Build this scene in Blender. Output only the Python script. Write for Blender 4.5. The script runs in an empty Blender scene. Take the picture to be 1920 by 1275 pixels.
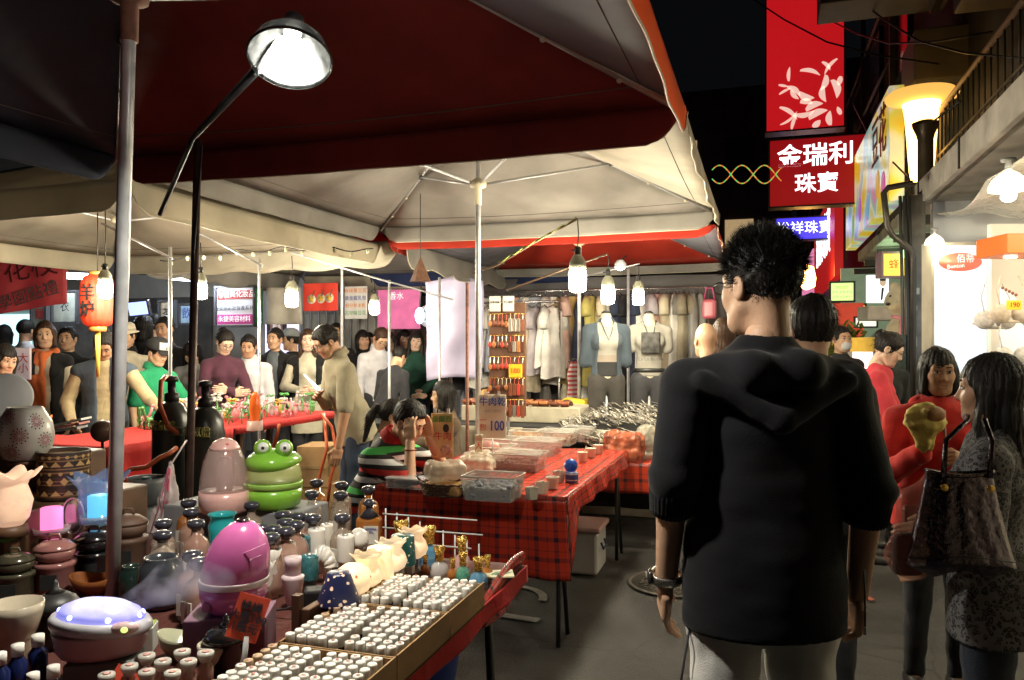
import bpy, bmesh, math, random
import numpy as np
from mathutils import Vector, Matrix, noise as mnoise

# ---------------------------------------------------------------- camera, world, exposure
SC = bpy.context.scene
COL = SC.collection
FPX, CZ, HY = 1478.0, 1.5, 650.0            # focal length in photo pixels, eye height, horizon row
YAW = math.radians(17.6)                    # the camera is turned left of the street's direction
CT, ST = math.cos(YAW), math.sin(YAW)
cam = bpy.data.cameras.new('camera')
cam.sensor_width = 36.0; cam.lens = FPX / 1920 * 36
cam.shift_y = 12.5 / 1920
cam.clip_start = 0.05; cam.clip_end = 500
camo = bpy.data.objects.new('camera', cam); COL.objects.link(camo)
camo.location = (0, 0, CZ); camo.rotation_euler = (math.pi/2, 0, YAW)
SC.camera = camo
world = bpy.data.worlds.new('World'); SC.world = world; world.use_nodes = True
_wn = world.node_tree.nodes['Background']
_wn.inputs[0].default_value = (0.55, 0.6, 0.75, 1); _wn.inputs[1].default_value = 0.0028
SC.view_settings.view_transform = 'Standard'; SC.view_settings.look = 'None'
SC.view_settings.exposure = 0.65; SC.view_settings.gamma = 1.0
SC.cycles.max_bounces = 6; SC.cycles.diffuse_bounces = 3; SC.cycles.glossy_bounces = 3
SC.cycles.transparent_max_bounces = 10; SC.cycles.transmission_bounces = 4
SC.cycles.sample_clamp_indirect = 4.0; SC.cycles.sample_clamp_direct = 30.0
SC.cycles.use_denoising = True; SC.cycles.caustics_reflective = False; SC.cycles.caustics_refractive = False
SC.cycles.blur_glossy = 0.5
random.seed(7); RNG = np.random.default_rng(7)
PI = math.pi

def c2w(cx, d): return (CT*cx - ST*d, ST*cx + CT*d)
def W(px, py, d):
    x, y = c2w((px-960)/FPX*d, d); return Vector((x, y, CZ-(py-HY)/FPX*d))
def Wz(px, py, z): return W(px, py, (CZ-z)*FPX/(py-HY))
def Wx(px, py, x):                          # the point on the plane x = const seen at a pixel
    d = x/((px-960)/FPX*CT-ST); return W(px, py, d)
def Wy(px, py, y):
    d = y/((px-960)/FPX*ST+CT); return W(px, py, d)
def dep(p): return -ST*p[0]+CT*p[1]

# ---------------------------------------------------------------- materials
_M = {}
def M(name, col=(.5,.5,.5), rough=.6, metal=0., var=.18, vs=6., bump=0., bs=60., emis=0., ecol=None, alpha=1., trans=0., coat=0., sheen=0., spec=.5, detail=4.):
    if name in _M: return _M[name]
    m = bpy.data.materials.new(name); m.use_nodes = True; nt = m.node_tree; N = nt.nodes; L = nt.links
    b = N['Principled BSDF']
    b.inputs['Base Color'].default_value = (*col, 1)
    b.inputs['Roughness'].default_value = rough; b.inputs['Metallic'].default_value = metal
    b.inputs['Specular IOR Level'].default_value = spec
    if coat: b.inputs['Coat Weight'].default_value = coat; b.inputs['Coat Roughness'].default_value = .08
    if sheen: b.inputs['Sheen Weight'].default_value = sheen
    if alpha < 1: b.inputs['Alpha'].default_value = alpha
    if trans: b.inputs['Transmission Weight'].default_value = trans; b.inputs['IOR'].default_value = 1.3
    if emis:
        b.inputs['Emission Color'].default_value = (*(ecol or col), 1); b.inputs['Emission Strength'].default_value = emis
        if emis < 1.0: m.cycles.emission_sampling = 'NONE'
    tc = N.new('ShaderNodeTexCoord')
    if var:
        n = N.new('ShaderNodeTexNoise'); n.inputs['Scale'].default_value = vs; n.inputs['Detail'].default_value = detail
        L.new(tc.outputs['Object'], n.inputs['Vector'])
        mr = N.new('ShaderNodeMapRange'); mr.inputs[1].default_value=.3; mr.inputs[2].default_value=.7
        mr.inputs[3].default_value = 1-var; mr.inputs[4].default_value = 1+var
        L.new(n.outputs['Fac'], mr.inputs[0])
        mx = N.new('ShaderNodeMix'); mx.data_type='RGBA'; mx.blend_type='MULTIPLY'; mx.inputs[0].default_value=1
        mx.inputs[6].default_value = (*col,1); L.new(mr.outputs[0], mx.inputs[7]); L.new(mx.outputs[2], b.inputs['Base Color'])
        r2 = N.new('ShaderNodeMapRange'); r2.inputs[3].default_value=max(.02,rough-.12); r2.inputs[4].default_value=min(1,rough+.12)
        L.new(n.outputs['Fac'], r2.inputs[0]); L.new(r2.outputs[0], b.inputs['Roughness'])
    if bump:
        n2 = N.new('ShaderNodeTexNoise'); n2.inputs['Scale'].default_value = bs; n2.inputs['Detail'].default_value = 5
        L.new(tc.outputs['Object'], n2.inputs['Vector'])
        bp = N.new('ShaderNodeBump'); bp.inputs['Strength'].default_value = bump; bp.inputs['Distance'].default_value=.01
        L.new(n2.outputs['Fac'], bp.inputs['Height']); L.new(bp.outputs[0], b.inputs['Normal'])
    _M[name] = m; return m
def nodes(m): return m.node_tree.nodes, m.node_tree.links, m.node_tree.nodes['Principled BSDF']
def cloth(name, col, var=.15, bump=.35, bs=220, rough=.85, fold=.55, fs=13.):
    if name in _M: return _M[name]
    m = M(name, col, rough, var=var, vs=9, bump=bump, bs=bs, sheen=.08, spec=.2)
    N, L, b = nodes(m); bp = [n for n in N if n.type=='BUMP'][0]
    tc = N.new('ShaderNodeTexCoord'); mp = N.new('ShaderNodeMapping'); mp.inputs['Scale'].default_value = (1,1,.55); mp.inputs['Rotation'].default_value = (.25,.3,.2); L.new(tc.outputs['Object'], mp.inputs[0])
    nz = N.new('ShaderNodeTexNoise'); nz.noise_type='RIDGED_MULTIFRACTAL'; nz.inputs['Scale'].default_value = fs; nz.inputs['Detail'].default_value = 2; nz.inputs['Distortion'].default_value = .8; L.new(mp.outputs[0], nz.inputs['Vector'])
    b2 = N.new('ShaderNodeBump'); b2.inputs['Strength'].default_value = fold; b2.inputs['Distance'].default_value = .012; L.new(nz.outputs['Fac'], b2.inputs['Height']); L.new(b2.outputs[0], bp.inputs['Normal'])
    return m
def glow(name, col, s):
    return M(name, col, .5, emis=s, ecol=col, var=0)
def ramp_mat(name, axis, stops, rough=.8, scale=1.0, offset=0., interp='CONSTANT', bump=.25, emis=0., noise=.0, coord='Object', repeat=True):
    """bands of colour along an object axis: stripes, painted friezes"""
    if name in _M: return _M[name]
    m = bpy.data.materials.new(name); m.use_nodes=True; N,L,b = nodes(m)
    tc=N.new('ShaderNodeTexCoord'); sx=N.new('ShaderNodeSeparateXYZ'); L.new(tc.outputs[coord], sx.inputs[0])
    ma=N.new('ShaderNodeMath'); ma.operation='MULTIPLY_ADD'; ma.inputs[1].default_value=scale; ma.inputs[2].default_value=offset
    L.new(sx.outputs[axis], ma.inputs[0]); out=ma.outputs[0]
    if noise:
        nz=N.new('ShaderNodeTexNoise'); nz.inputs['Scale'].default_value=7; L.new(tc.outputs[coord], nz.inputs['Vector'])
        m2=N.new('ShaderNodeMath'); m2.operation='MULTIPLY_ADD'; m2.inputs[1].default_value=noise; L.new(nz.outputs['Fac'], m2.inputs[0]); L.new(out, m2.inputs[2]); out=m2.outputs[0]
    if repeat:
        fr=N.new('ShaderNodeMath'); fr.operation='FRACT'; L.new(out, fr.inputs[0]); out=fr.outputs[0]
    cr=N.new('ShaderNodeValToRGB'); cr.color_ramp.interpolation=interp; L.new(out, cr.inputs[0])
    e=cr.color_ramp.elements
    for i,(p,c) in enumerate(stops):
        if i<2: e[i].position=p; e[i].color=(*c,1)
        else: k=e.new(p); k.color=(*c,1)
    L.new(cr.outputs[0], b.inputs['Base Color']); b.inputs['Roughness'].default_value=rough
    if emis: m.cycles.emission_sampling='NONE'; L.new(cr.outputs[0], b.inputs['Emission Color']); b.inputs['Emission Strength'].default_value=emis
    if bump:
        n2=N.new('ShaderNodeTexNoise'); n2.inputs['Scale'].default_value=200; L.new(tc.outputs['Object'], n2.inputs['Vector'])
        bp=N.new('ShaderNodeBump'); bp.inputs['Strength'].default_value=bump; bp.inputs['Distance'].default_value=.01; L.new(n2.outputs['Fac'], bp.inputs['Height']); L.new(bp.outputs[0], b.inputs['Normal'])
    _M[name]=m; return m

# ---------------------------------------------------------------- objects
def obj(name, me, mat=None, parent=None, loc=None, rz=None, smooth=None, rot=None):
    if mat is not None and len(me.materials)==0:
        for q in (mat if isinstance(mat,(list,tuple)) else [mat]): me.materials.append(q)
    if smooth is not None and len(me.polygons): me.polygons.foreach_set('use_smooth', [smooth]*len(me.polygons))
    o = bpy.data.objects.new(name, me); COL.objects.link(o)
    if parent is not None: o.parent = parent
    if loc is not None: o.location = loc
    if rot is not None: o.rotation_euler = rot
    elif rz is not None: o.rotation_euler = (0,0,rz)
    return o
def tag(o, label, cat, group=None):
    o['label']=label; o['category']=cat
    if group: o['group']=group
    return o
def thing(name, label, cat, loc=(0,0,0), rz=0., group=None, rot=None):
    o = bpy.data.objects.new(name, None); COL.objects.link(o); o.empty_display_size=.1
    o.location=loc; o.rotation_euler = rot if rot is not None else (0,0,rz)
    return tag(o,label,cat,group)
def struct(o): o['kind']='structure'; return o
def stuff(o): o['kind']='stuff'; return o

class B:
    """collects shapes into one mesh"""
    def __init__(s): s.v=[]; s.f=[]; s.m=[]; s.cur=0; s.sm=[]
    def add(s, v, f, smooth=False, mi=None):
        k=len(s.v); s.v.extend([tuple(p) for p in v]); s.f.extend([tuple(i+k for i in q) for q in f])
        s.m.extend([s.cur if mi is None else mi]*len(f)); s.sm.extend([smooth]*len(f)); return s
    def box(s, c, sz, rz=0., bev=0., rot=None, mi=None):
        x,y,z=[q/2 for q in sz]
        if bev>0:
            bm=bmesh.new(); bmesh.ops.create_cube(bm,size=1); bmesh.ops.scale(bm,vec=sz,verts=bm.verts)
            bmesh.ops.bevel(bm,geom=bm.edges[:],offset=min(bev,min(sz)*.45),segments=2,affect='EDGES',profile=.5)
            bm.verts.index_update(); vs=[v.co.copy() for v in bm.verts]; fs=[[v.index for v in f.verts] for f in bm.faces]; bm.free()
        else:
            vs=[Vector((a*x,b*y,d*z)) for a in(-1,1) for b in(-1,1) for d in(-1,1)]
            fs=[(0,1,3,2),(4,6,7,5),(0,4,5,1),(2,3,7,6),(0,2,6,4),(1,5,7,3)]
        R = rot if rot is not None else Matrix.Rotation(rz,3,'Z')
        return s.add([R@v+Vector(c) for v in vs], fs, mi=mi)
    def lathe(s, prof, n=24, c=(0,0,0), caps=True, warp=None, mi=None, smooth=True):
        v=[];f=[]
        for i,(r,z) in enumerate(prof):
            for j in range(n):
                a=2*PI*j/n; rr=r; zz=z
                if warp: rr,zz=warp(r,z,a,i)
                v.append((c[0]+rr*math.cos(a), c[1]+rr*math.sin(a), c[2]+zz))
        for i in range(len(prof)-1):
            for j in range(n):
                k=(j+1)%n; f.append((i*n+j,i*n+k,(i+1)*n+k,(i+1)*n+j))
        if caps:
            if prof[0][0]>1e-4: f.append(tuple(range(n-1,-1,-1)))
            if prof[-1][0]>1e-4: f.append(tuple(range((len(prof)-1)*n,len(prof)*n)))
        return s.add(v,f,smooth,mi)
    def tube(s, pts, r, n=8, mi=None, close=True, flat=1.):
        pts=[Vector(p) for p in pts]; v=[];f=[]; m=len(pts); up=Vector((0,0,1)); prev=None
        for i,p in enumerate(pts):
            t=(pts[min(i+1,m-1)]-pts[max(i-1,0)]).normalized()
            if prev is None:
                a=t.cross(up); a=a if a.length>.05 else t.cross(Vector((1,0,0)))
            else: a=prev-t*prev.dot(t)
            a.normalize(); prev=a; b=t.cross(a); rr=r[i] if isinstance(r,(list,tuple)) else r
            for j in range(n):
                q=2*PI*j/n; v.append(p+a*math.cos(q)*rr+b*math.sin(q)*rr*flat)
        for i in range(m-1):
            for j in range(n):
                k=(j+1)%n; f.append((i*n+j,i*n+k,(i+1)*n+k,(i+1)*n+j))
        if close: f.append(tuple(range(n-1,-1,-1))); f.append(tuple(range((m-1)*n,m*n)))
        return s.add(v,f,n>4,mi)
    def sphere(s,c,r,n=12,m=8,mi=None,R=None):
        r=(r,r,r) if not isinstance(r,(tuple,list)) else r
        v=[];f=[]
        for i in range(m+1):
            t=PI*i/m
            for j in range(n):
                a=2*PI*j/n; q=Vector((r[0]*math.sin(t)*math.cos(a),r[1]*math.sin(t)*math.sin(a),-r[2]*math.cos(t)))
                if R: q=R@q
                v.append(q+Vector(c))
        for i in range(m):
            for j in range(n):
                k=(j+1)%n
                if i==0: f.append((j,(i+1)*n+k,(i+1)*n+j))
                elif i==m-1: f.append((i*n+j,i*n+k,(i+1)*n+j))
                else: f.append((i*n+j,i*n+k,(i+1)*n+k,(i+1)*n+j))
        return s.add(v,f,True,mi)
    def grid(s, fn, nu, nv, mi=None, smooth=True, wrap=False):
        v=[fn(i/nu,j/nv) for j in range(nv+1) for i in range(nu+1)]
        f=[(j*(nu+1)+i,j*(nu+1)+i+1,(j+1)*(nu+1)+i+1,(j+1)*(nu+1)+i) for j in range(nv) for i in range(nu)]
        return s.add(v,f,smooth,mi)
    def prism(s, poly, y0, y1, mi=None):      # poly in x,z extruded along y
        n=len(poly); v=[(x,y0,z) for x,z in poly]+[(x,y1,z) for x,z in poly]
        f=[tuple(range(n)),tuple(range(2*n-1,n-1,-1))]+[(i,i+n,(i+1)%n+n,(i+1)%n) for i in range(n)]
        return s.add(v,f,False,mi)
    def mesh(s, name='mesh'):
        me=bpy.data.meshes.new(name); me.from_pydata([tuple(q) for q in s.v],[],s.f)
        me.polygons.foreach_set('material_index',s.m); me.polygons.foreach_set('use_smooth',s.sm)
        me.validate(); me.update(); return me
    def obj(s, name, mat=None, parent=None, **k): return obj(name, s.mesh(name), mat, parent, **k)
def thick(o, t, off=-1.):
    md=o.modifiers.new('thickness','SOLIDIFY'); md.thickness=t; md.offset=off; return o

def copy_tree(root, loc=None, rz=None, label=None, group=None, scale=None, mats=None):
    def cp(o,p):
        c=o.copy(); COL.objects.link(c)
        if p is not None: c.parent=p; c.matrix_parent_inverse=o.matrix_parent_inverse.copy()
        for ch in o.children: cp(ch,c)
        return c
    r=cp(root,None)
    if loc is not None: r.location=loc
    if rz is not None: r.rotation_euler=(0,0,rz)
    if label: r['label']=label
    if group: r['group']=group
    if scale: r.scale=(scale,)*3
    return r

_TX={}
def text_mesh(body, size, depth=.001, align='CENTER', bold=0., sx=1.):
    key=(body,size,depth,align,bold,sx)
    if key in _TX: return _TX[key]
    cu=bpy.data.curves.new('text','FONT'); cu.body=body; cu.size=size; cu.extrude=depth; cu.align_x=align; cu.align_y='CENTER'
    cu.offset=bold; cu.resolution_u=2; cu.space_line=.95
    o=bpy.data.objects.new('text_curve',cu); COL.objects.link(o)
    dg=bpy.context.evaluated_depsgraph_get(); me=bpy.data.meshes.new_from_object(o.evaluated_get(dg))
    bpy.data.objects.remove(o); bpy.data.curves.remove(cu); me.materials.clear()
    if sx!=1: me.transform(Matrix.Diagonal((sx,1,1,1)))
    _TX[key]=me; return me
def text(name, body, size, mat, parent, loc, depth=.001, bold=0., rot=(PI/2,0,0), sx=1.):
    me=text_mesh(body,size,depth,bold=bold,sx=sx).copy(); return obj(name,me,mat,parent,loc=loc,rot=rot)

# ---------------------------------------------------------------- implicit surfaces (bodies, clothes, soft things)
def A3(p): return np.asarray(p,float)
def cap(a,b,ra,rb=None,sc=(1,1,1),k=.03,op='+'):
    a,b,sc=A3(a),A3(b),A3(sc); rb=ra if rb is None else rb; R=max(ra,rb)
    lo=np.minimum(a,b)-R*sc; hi=np.maximum(a,b)+R*sc
    A,Bv=a/sc,(b-a)/sc; L2=max(float(Bv@Bv),1e-9); ms=sc.min()
    def fn(P):
        Q=P/sc-A; t=np.clip((Q@Bv)/L2,0,1); return (np.linalg.norm(Q-t[...,None]*Bv,axis=-1)-(ra+(rb-ra)*t))*ms
    return (op,fn,lo,hi,k)
def ell(c,r,k=.03,op='+',R=None):
    c=A3(c); r=A3(r) if np.ndim(r) else A3((r,r,r)); q=r.max() if R is not None else r
    Rm=None if R is None else np.array(R)
    def fn(P):
        Q=P-c
        if Rm is not None: Q=Q@Rm
        k0=np.linalg.norm(Q/r,axis=-1); k1=np.linalg.norm(Q/(r*r),axis=-1)+1e-9
        return k0*(k0-1)/k1
    return (op,fn,c-q,c+q,k)
def rbox(c,h,rad=.02,k=.02,op='+',R=None):
    c,h=A3(c),A3(h); q=np.full(3,np.linalg.norm(h)) if R is not None else h+rad; Rm=None if R is None else np.array(R)
    def fn(P):
        Q=P-c
        if Rm is not None: Q=Q@Rm
        Q=np.abs(Q)-h+rad; return np.linalg.norm(np.maximum(Q,0),axis=-1)+np.minimum(Q.max(-1),0)-rad
    return (op,fn,c-q,c+q,k)
def sdf(prims, vox, post=None, pad=.03):
    pos=[p for p in prims if p[0]=='+']
    lo=np.min([p[2] for p in pos],0)-pad; hi=np.max([p[3] for p in pos],0)+pad
    n=np.ceil((hi-lo)/vox).astype(int)+1
    ax=[lo[i]+vox*np.arange(n[i]) for i in range(3)]
    F=np.full(n,.06)
    for op,fn,l,h,k in prims:
        mg=k+vox*2
        i0=np.maximum(np.floor((l-mg-lo)/vox).astype(int),0); i1=np.minimum(np.ceil((h+mg-lo)/vox).astype(int)+1,n)
        if (i1<=i0).any(): continue
        sl=tuple(slice(a,b) for a,b in zip(i0,i1))
        P=np.stack(np.meshgrid(*[ax[i][sl[i]] for i in range(3)],indexing='ij'),-1)
        d=fn(P); a=F[sl]
        if op=='+':
            hh=np.clip(.5+.5*(d-a)/k,0,1); F[sl]=d*(1-hh)+a*hh-k*hh*(1-hh)
        elif op=='-':
            hh=np.clip(.5-.5*(a+d)/k,0,1); F[sl]=a*(1-hh)-d*hh+k*hh*(1-hh)
    if post is not None:
        P=np.stack(np.meshgrid(*ax,indexing='ij'),-1); F=post(F,P)
    F[0]=F[-1]=.05; F[:,0]=F[:,-1]=.05; F[:,:,0]=F[:,:,-1]=.05
    return nets(F,lo,vox)
def nets(F,lo,vox):
    S=F<0; n=np.array(F.shape)-1
    c=[(i,j,k) for i in(0,1) for j in(0,1) for k in(0,1)]
    cnt=sum(S[i:i+n[0],j:j+n[1],k:k+n[2]].astype(np.int8) for i,j,k in c)
    act=np.argwhere((cnt>0)&(cnt<8)); idx=-np.ones(n,int); idx[tuple(act.T)]=np.arange(len(act))
    acc=np.zeros((len(act),3)); num=np.zeros(len(act))
    val={q:F[tuple((act+q).T)] for q in c}
    for q in c:
        for a in range(3):
            if q[a]: continue
            r=list(q); r[a]=1; r=tuple(r); f0,f1=val[q],val[r]; m=(f0<0)!=(f1<0)
            t=np.where(m,f0/np.where(m,f0-f1,1),0); p=np.zeros((len(act),3))+q; p[:,a]+=t
            acc[m]+=p[m]; num[m]+=1
    V=lo+vox*(act+acc/np.maximum(num,1)[:,None]); Q=[]
    for a in range(3):
        b,d=(a+1)%3,(a+2)%3
        s0=[slice(None)]*3; s1=[slice(None)]*3; s0[a]=slice(0,-1); s1[a]=slice(1,None)
        X=S[tuple(s0)]!=S[tuple(s1)]; e=np.argwhere(X)
        if not len(e): continue
        ok=(e[:,b]>0)&(e[:,d]>0)&(e[:,b]<n[b])&(e[:,d]<n[d]); e=e[ok]
        def cell(db,dd):
            g=e.copy(); g[:,b]-=db; g[:,d]-=dd; return idx[tuple(g.T)]
        q=np.stack([cell(1,1),cell(0,1),cell(0,0),cell(1,0)],1)
        inside=S[tuple(e.T)]; q[~inside]=q[~inside][:,::-1]; Q.append(q)
    return V,np.concatenate(Q)
def mesh_np(name,V,Q,mi=None,smooth=True):
    me=bpy.data.meshes.new(name); me.vertices.add(len(V)); me.vertices.foreach_set('co',V.astype(np.float32).ravel())
    me.loops.add(Q.size); me.loops.foreach_set('vertex_index',Q.astype(np.int32).ravel()); me.polygons.add(len(Q))
    me.polygons.foreach_set('loop_start',np.arange(0,Q.size,4,dtype=np.int32))
    me.polygons.foreach_set('use_smooth',np.full(len(Q),smooth))
    if mi is not None: me.polygons.foreach_set('material_index',np.asarray(mi,dtype=np.int32))
    me.update(calc_edges=True); me.validate(); return me
def sdf_obj(name, prims, vox, mat, parent=None, post=None, **k):
    V,Q=sdf(prims,vox,post); return obj(name,mesh_np(name,V,Q),mat,parent,**k)
_NZ=[(RNG.normal(size=3),RNG.uniform(0,6.28)) for _ in range(12)]
def wav(P,scale,seed=0,n=5,an=(1,1,1)):
    """cheap smooth noise, about -1..1"""
    o=0
    for i in range(n):
        d,ph=_NZ[(i*3+seed)%12]; d=np.roll(d,seed%3)/np.linalg.norm(d)*np.array(an)
        o=o+np.sin((P@d)*scale*(1+.37*i)+ph*(1+seed)+i)
    return o/n*1.5
# ---------------------------------------------------------------- people
def Rx(a): c,s=math.cos(a),math.sin(a); return np.array([[1,0,0],[0,c,-s],[0,s,c]])
def Rz(a): c,s=math.cos(a),math.sin(a); return np.array([[c,-s,0],[s,c,0],[0,0,1]])
def Ry(a): c,s=math.cos(a),math.sin(a); return np.array([[c,0,s],[0,1,0],[-s,0,c]])
def skin_mat(name,col):
    m=M(name,col,.48,var=.07,vs=14,bump=.12,bs=160,spec=.4)
    N,L,b=nodes(m); b.inputs['Subsurface Weight'].default_value=.08; b.inputs['Subsurface Radius'].default_value=(.012,.005,.003); return m
SKIN=[skin_mat('skin_warm',(.56,.34,.22)),skin_mat('skin_tan',(.46,.26,.16)),skin_mat('skin_fair',(.66,.44,.33))]
LIP=M('lip_skin',(.43,.20,.15),.45,var=.05); EYEW=M('eye_white',(.6,.58,.55),.2,var=0); EYED=M('eye_dark',(.012,.008,.006),.25,var=0)
def hair_mat(name,col):
    if name in _M: return _M[name]
    m=M(name,col,.5,var=.25,vs=25,spec=.28); N,L,b=nodes(m)
    tc=N.new('ShaderNodeTexCoord'); mp=N.new('ShaderNodeMapping'); mp.inputs['Scale'].default_value=(160,160,14); L.new(tc.outputs['Object'],mp.inputs[0])
    nz=N.new('ShaderNodeTexNoise'); nz.inputs['Scale'].default_value=1; nz.inputs['Detail'].default_value=3; L.new(mp.outputs[0],nz.inputs['Vector'])
    bp=N.new('ShaderNodeBump'); bp.inputs['Strength'].default_value=.8; bp.inputs['Distance'].default_value=.006; L.new(nz.outputs['Fac'],bp.inputs['Height']); L.new(bp.outputs[0],b.inputs['Normal'])
    return m
HAIR={'black':hair_mat('hair_black',(.012,.010,.009)),'brown':hair_mat('hair_brown',(.045,.022,.012)),'grey':hair_mat('hair_grey',(.03,.027,.025))}

def _head(f):
    w=.95 if f else 1.
    pr=[ell((0,.012,.032),(.076,.094,.092),k=.02),ell((0,-.022,-.045),(.060*w,.066,.078),k=.03),
        cap((-.022,-.052,-.096),(.022,-.052,-.096),.022*w,k=.035),ell((0,-.070,-.106),(.018,.014,.015),k=.025),
        cap((-.058*w,.0,-.055),(-.03,-.05,-.095),.02,k=.025),cap((.058*w,.0,-.055),(.03,-.05,-.095),.02,k=.025),
        cap((-.044,-.056,-.020),(-.036,-.064,-.034),.022,k=.035),cap((.044,-.056,-.020),(.036,-.064,-.034),.022,k=.035),
        cap((-.04,-.072,.028),(.04,-.072,.028),.012,k=.03),
        ell((-.031,-.099,.004),(.019,.014,.012),k=.012,op='-'),ell((.031,-.099,.004),(.019,.014,.012),k=.012,op='-'),
        cap((0,-.082,.010),(0,-.101,-.030),.0065,.0105,k=.018),ell((-.012,-.090,-.036),(.007,.009,.007),k=.008),ell((.012,-.090,-.036),(.007,.009,.007),k=.008),
        cap((-.017,-.0795,-.066),(.017,-.0795,-.066),.0075,k=.014),cap((-.013,-.079,-.076),(.013,-.079,-.076),.0075,k=.014),
        cap((-.02,-.0905,-.0712),(.02,-.0905,-.0712),.003,k=.006,op='-'),
        cap((0,.03,-.04),(0,.036,-.16),.050*w if not f else .044,k=.03)]
    for s in(-1,1):
        pr+=[ell((s*.079,.012,-.008),(.010,.021,.033),k=.008),ell((s*.088,.008,-.006),(.006,.012,.02),k=.006,op='-')]
    V,Q=sdf(pr,.0052); C=V[Q].mean(1)
    mi=np.where((np.abs(C[:,0])<.0235)&(C[:,1]<-.074)&(np.abs(C[:,2]+.0712)<.0098-.25*np.abs(C[:,0])),1,0)
    parts=[(V,Q,mi)]
    for s in(-1,1):
        v,q=sdf([ell((s*.031,-.0835,.003),(.0145,.0085,.0062))],.003,pad=.008); parts.append((v,q,np.full(len(q),2)))
        v,q=sdf([ell((s*.031,-.0875,.0035),(.0068,.0065,.0060))],.0025,pad=.008); parts.append((v,q,np.full(len(q),3)))
        v,q=sdf([cap((s*.016,-.0905,.0095),(s*.03,-.0925,.0115),.0019,k=.002),cap((s*.03,-.0925,.0115),(s*.046,-.083,.0075),.0019,k=.002)],.0018,pad=.008); parts.append((v,q,np.full(len(q),3)))
        v,q=sdf([cap((s*.014,-.0905,.029),(s*.033,-.0895,.0325),.0042 if not f else .003,.0035,k=.002),cap((s*.033,-.0895,.0325),(s*.052,-.0765,.026),.0035 if not f else .0028,.0018,k=.002)],.0026,pad=.008); parts.append((v,q,np.full(len(q),3)))
    return parts
HEADS={0:_head(0),1:_head(1)}
def _hand(curl):
    pr=[cap((0,0,.03),(0,0,-.03),.026,.026,sc=(.72,1,1),k=.015),rbox((0,0,-.055),(.012,.038,.038),rad=.011,k=.012)]
    for i,(y,l) in enumerate(((-.028,.068),(-.010,.078),(.009,.074),(.027,.058))):
        a=Vector((0,y,-.09)); c1=curl*(1.0+.08*i); d1=Vector((math.sin(c1),y*1.2,-math.cos(c1))); b=a+d1*l*.55
        c2=c1+curl*1.5; d2=Vector((math.sin(c2),y*.5,-math.cos(c2))); e=b+d2*l*.5
        pr+=[cap(a,b,.0092,.0082,k=.004),cap(b,e,.0082,.0066,k=.004)]
    t0=Vector((.004,-.028,-.03)); t1=Vector((.018+.01*curl,-.055,-.06)); t2=Vector((.026+.02*curl,-.056+.018*curl,-.088))
    pr+=[cap(t0,t1,.015,.0105,k=.012),cap(t1,t2,.0105,.0078,k=.005)]
    return sdf(pr,.0045,pad=.015)
HANDS={'relaxed':_hand(.32),'fist':_hand(.95),'flat':_hand(.08)}

def pose(p):
    """joint positions, person 1.7 m tall standing at the origin and facing -Y"""
    bw=p.get('bw',1.); lean=math.radians(p.get('lean',0)); sit=p.get('sit')
    hz=.93 if not sit else sit; R=Ry(math.radians(p.get('roll',0)))@Rz(math.radians(p.get('twist',0)))@Rx(lean); pel=A3((0,0,hz))
    U=lambda v: pel+R@(A3(v)-A3((0,0,.93)))
    J={'pel':pel,'R':R,'waist':U((0,0,1.07)),'chest':U((0,-.005,1.25)),'neck':U((0,.012,1.41)),'nb':U((0,.02,1.46))}
    hy=math.radians(p.get('hyaw',0)); hp=math.radians(p.get('hpitch',0)); hr=math.radians(p.get('hroll',0))
    J['HR']=R@Rx(-lean*.6)@Rz(hy)@Rx(hp)@Ry(hr)
    J['head']=U((0,.0,1.508))+J['HR']@A3((0,-.012,.075))
    for s,n in((-1,'-'),(1,'+')):
        sh=U((s*(.152 if p.get('f') else .165)*bw,.008,1.34)); J['s'+n]=sh
        J['e'+n]=A3(p['e'+n]) if 'e'+n in p else sh+A3((s*.035,.03,-.275))
        J['w'+n]=A3(p['w'+n]) if 'w'+n in p else J['e'+n]+A3((s*.005,-.07,-.235))
        if sit:
            J['h'+n]=A3((s*.09,0,hz-.02)); J['k'+n]=A3(p.get('k'+n,(s*.12,-.42,.50))); J['a'+n]=A3(p.get('a'+n,(s*.12,-.40,.08)))
        else:
            J['h'+n]=A3((s*.086,0,.89)); J['k'+n]=A3(p.get('k'+n,(s*.095,-.015,.48))); J['a'+n]=A3(p.get('a'+n,(s*.10,.02,.085)))
    return J
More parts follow.
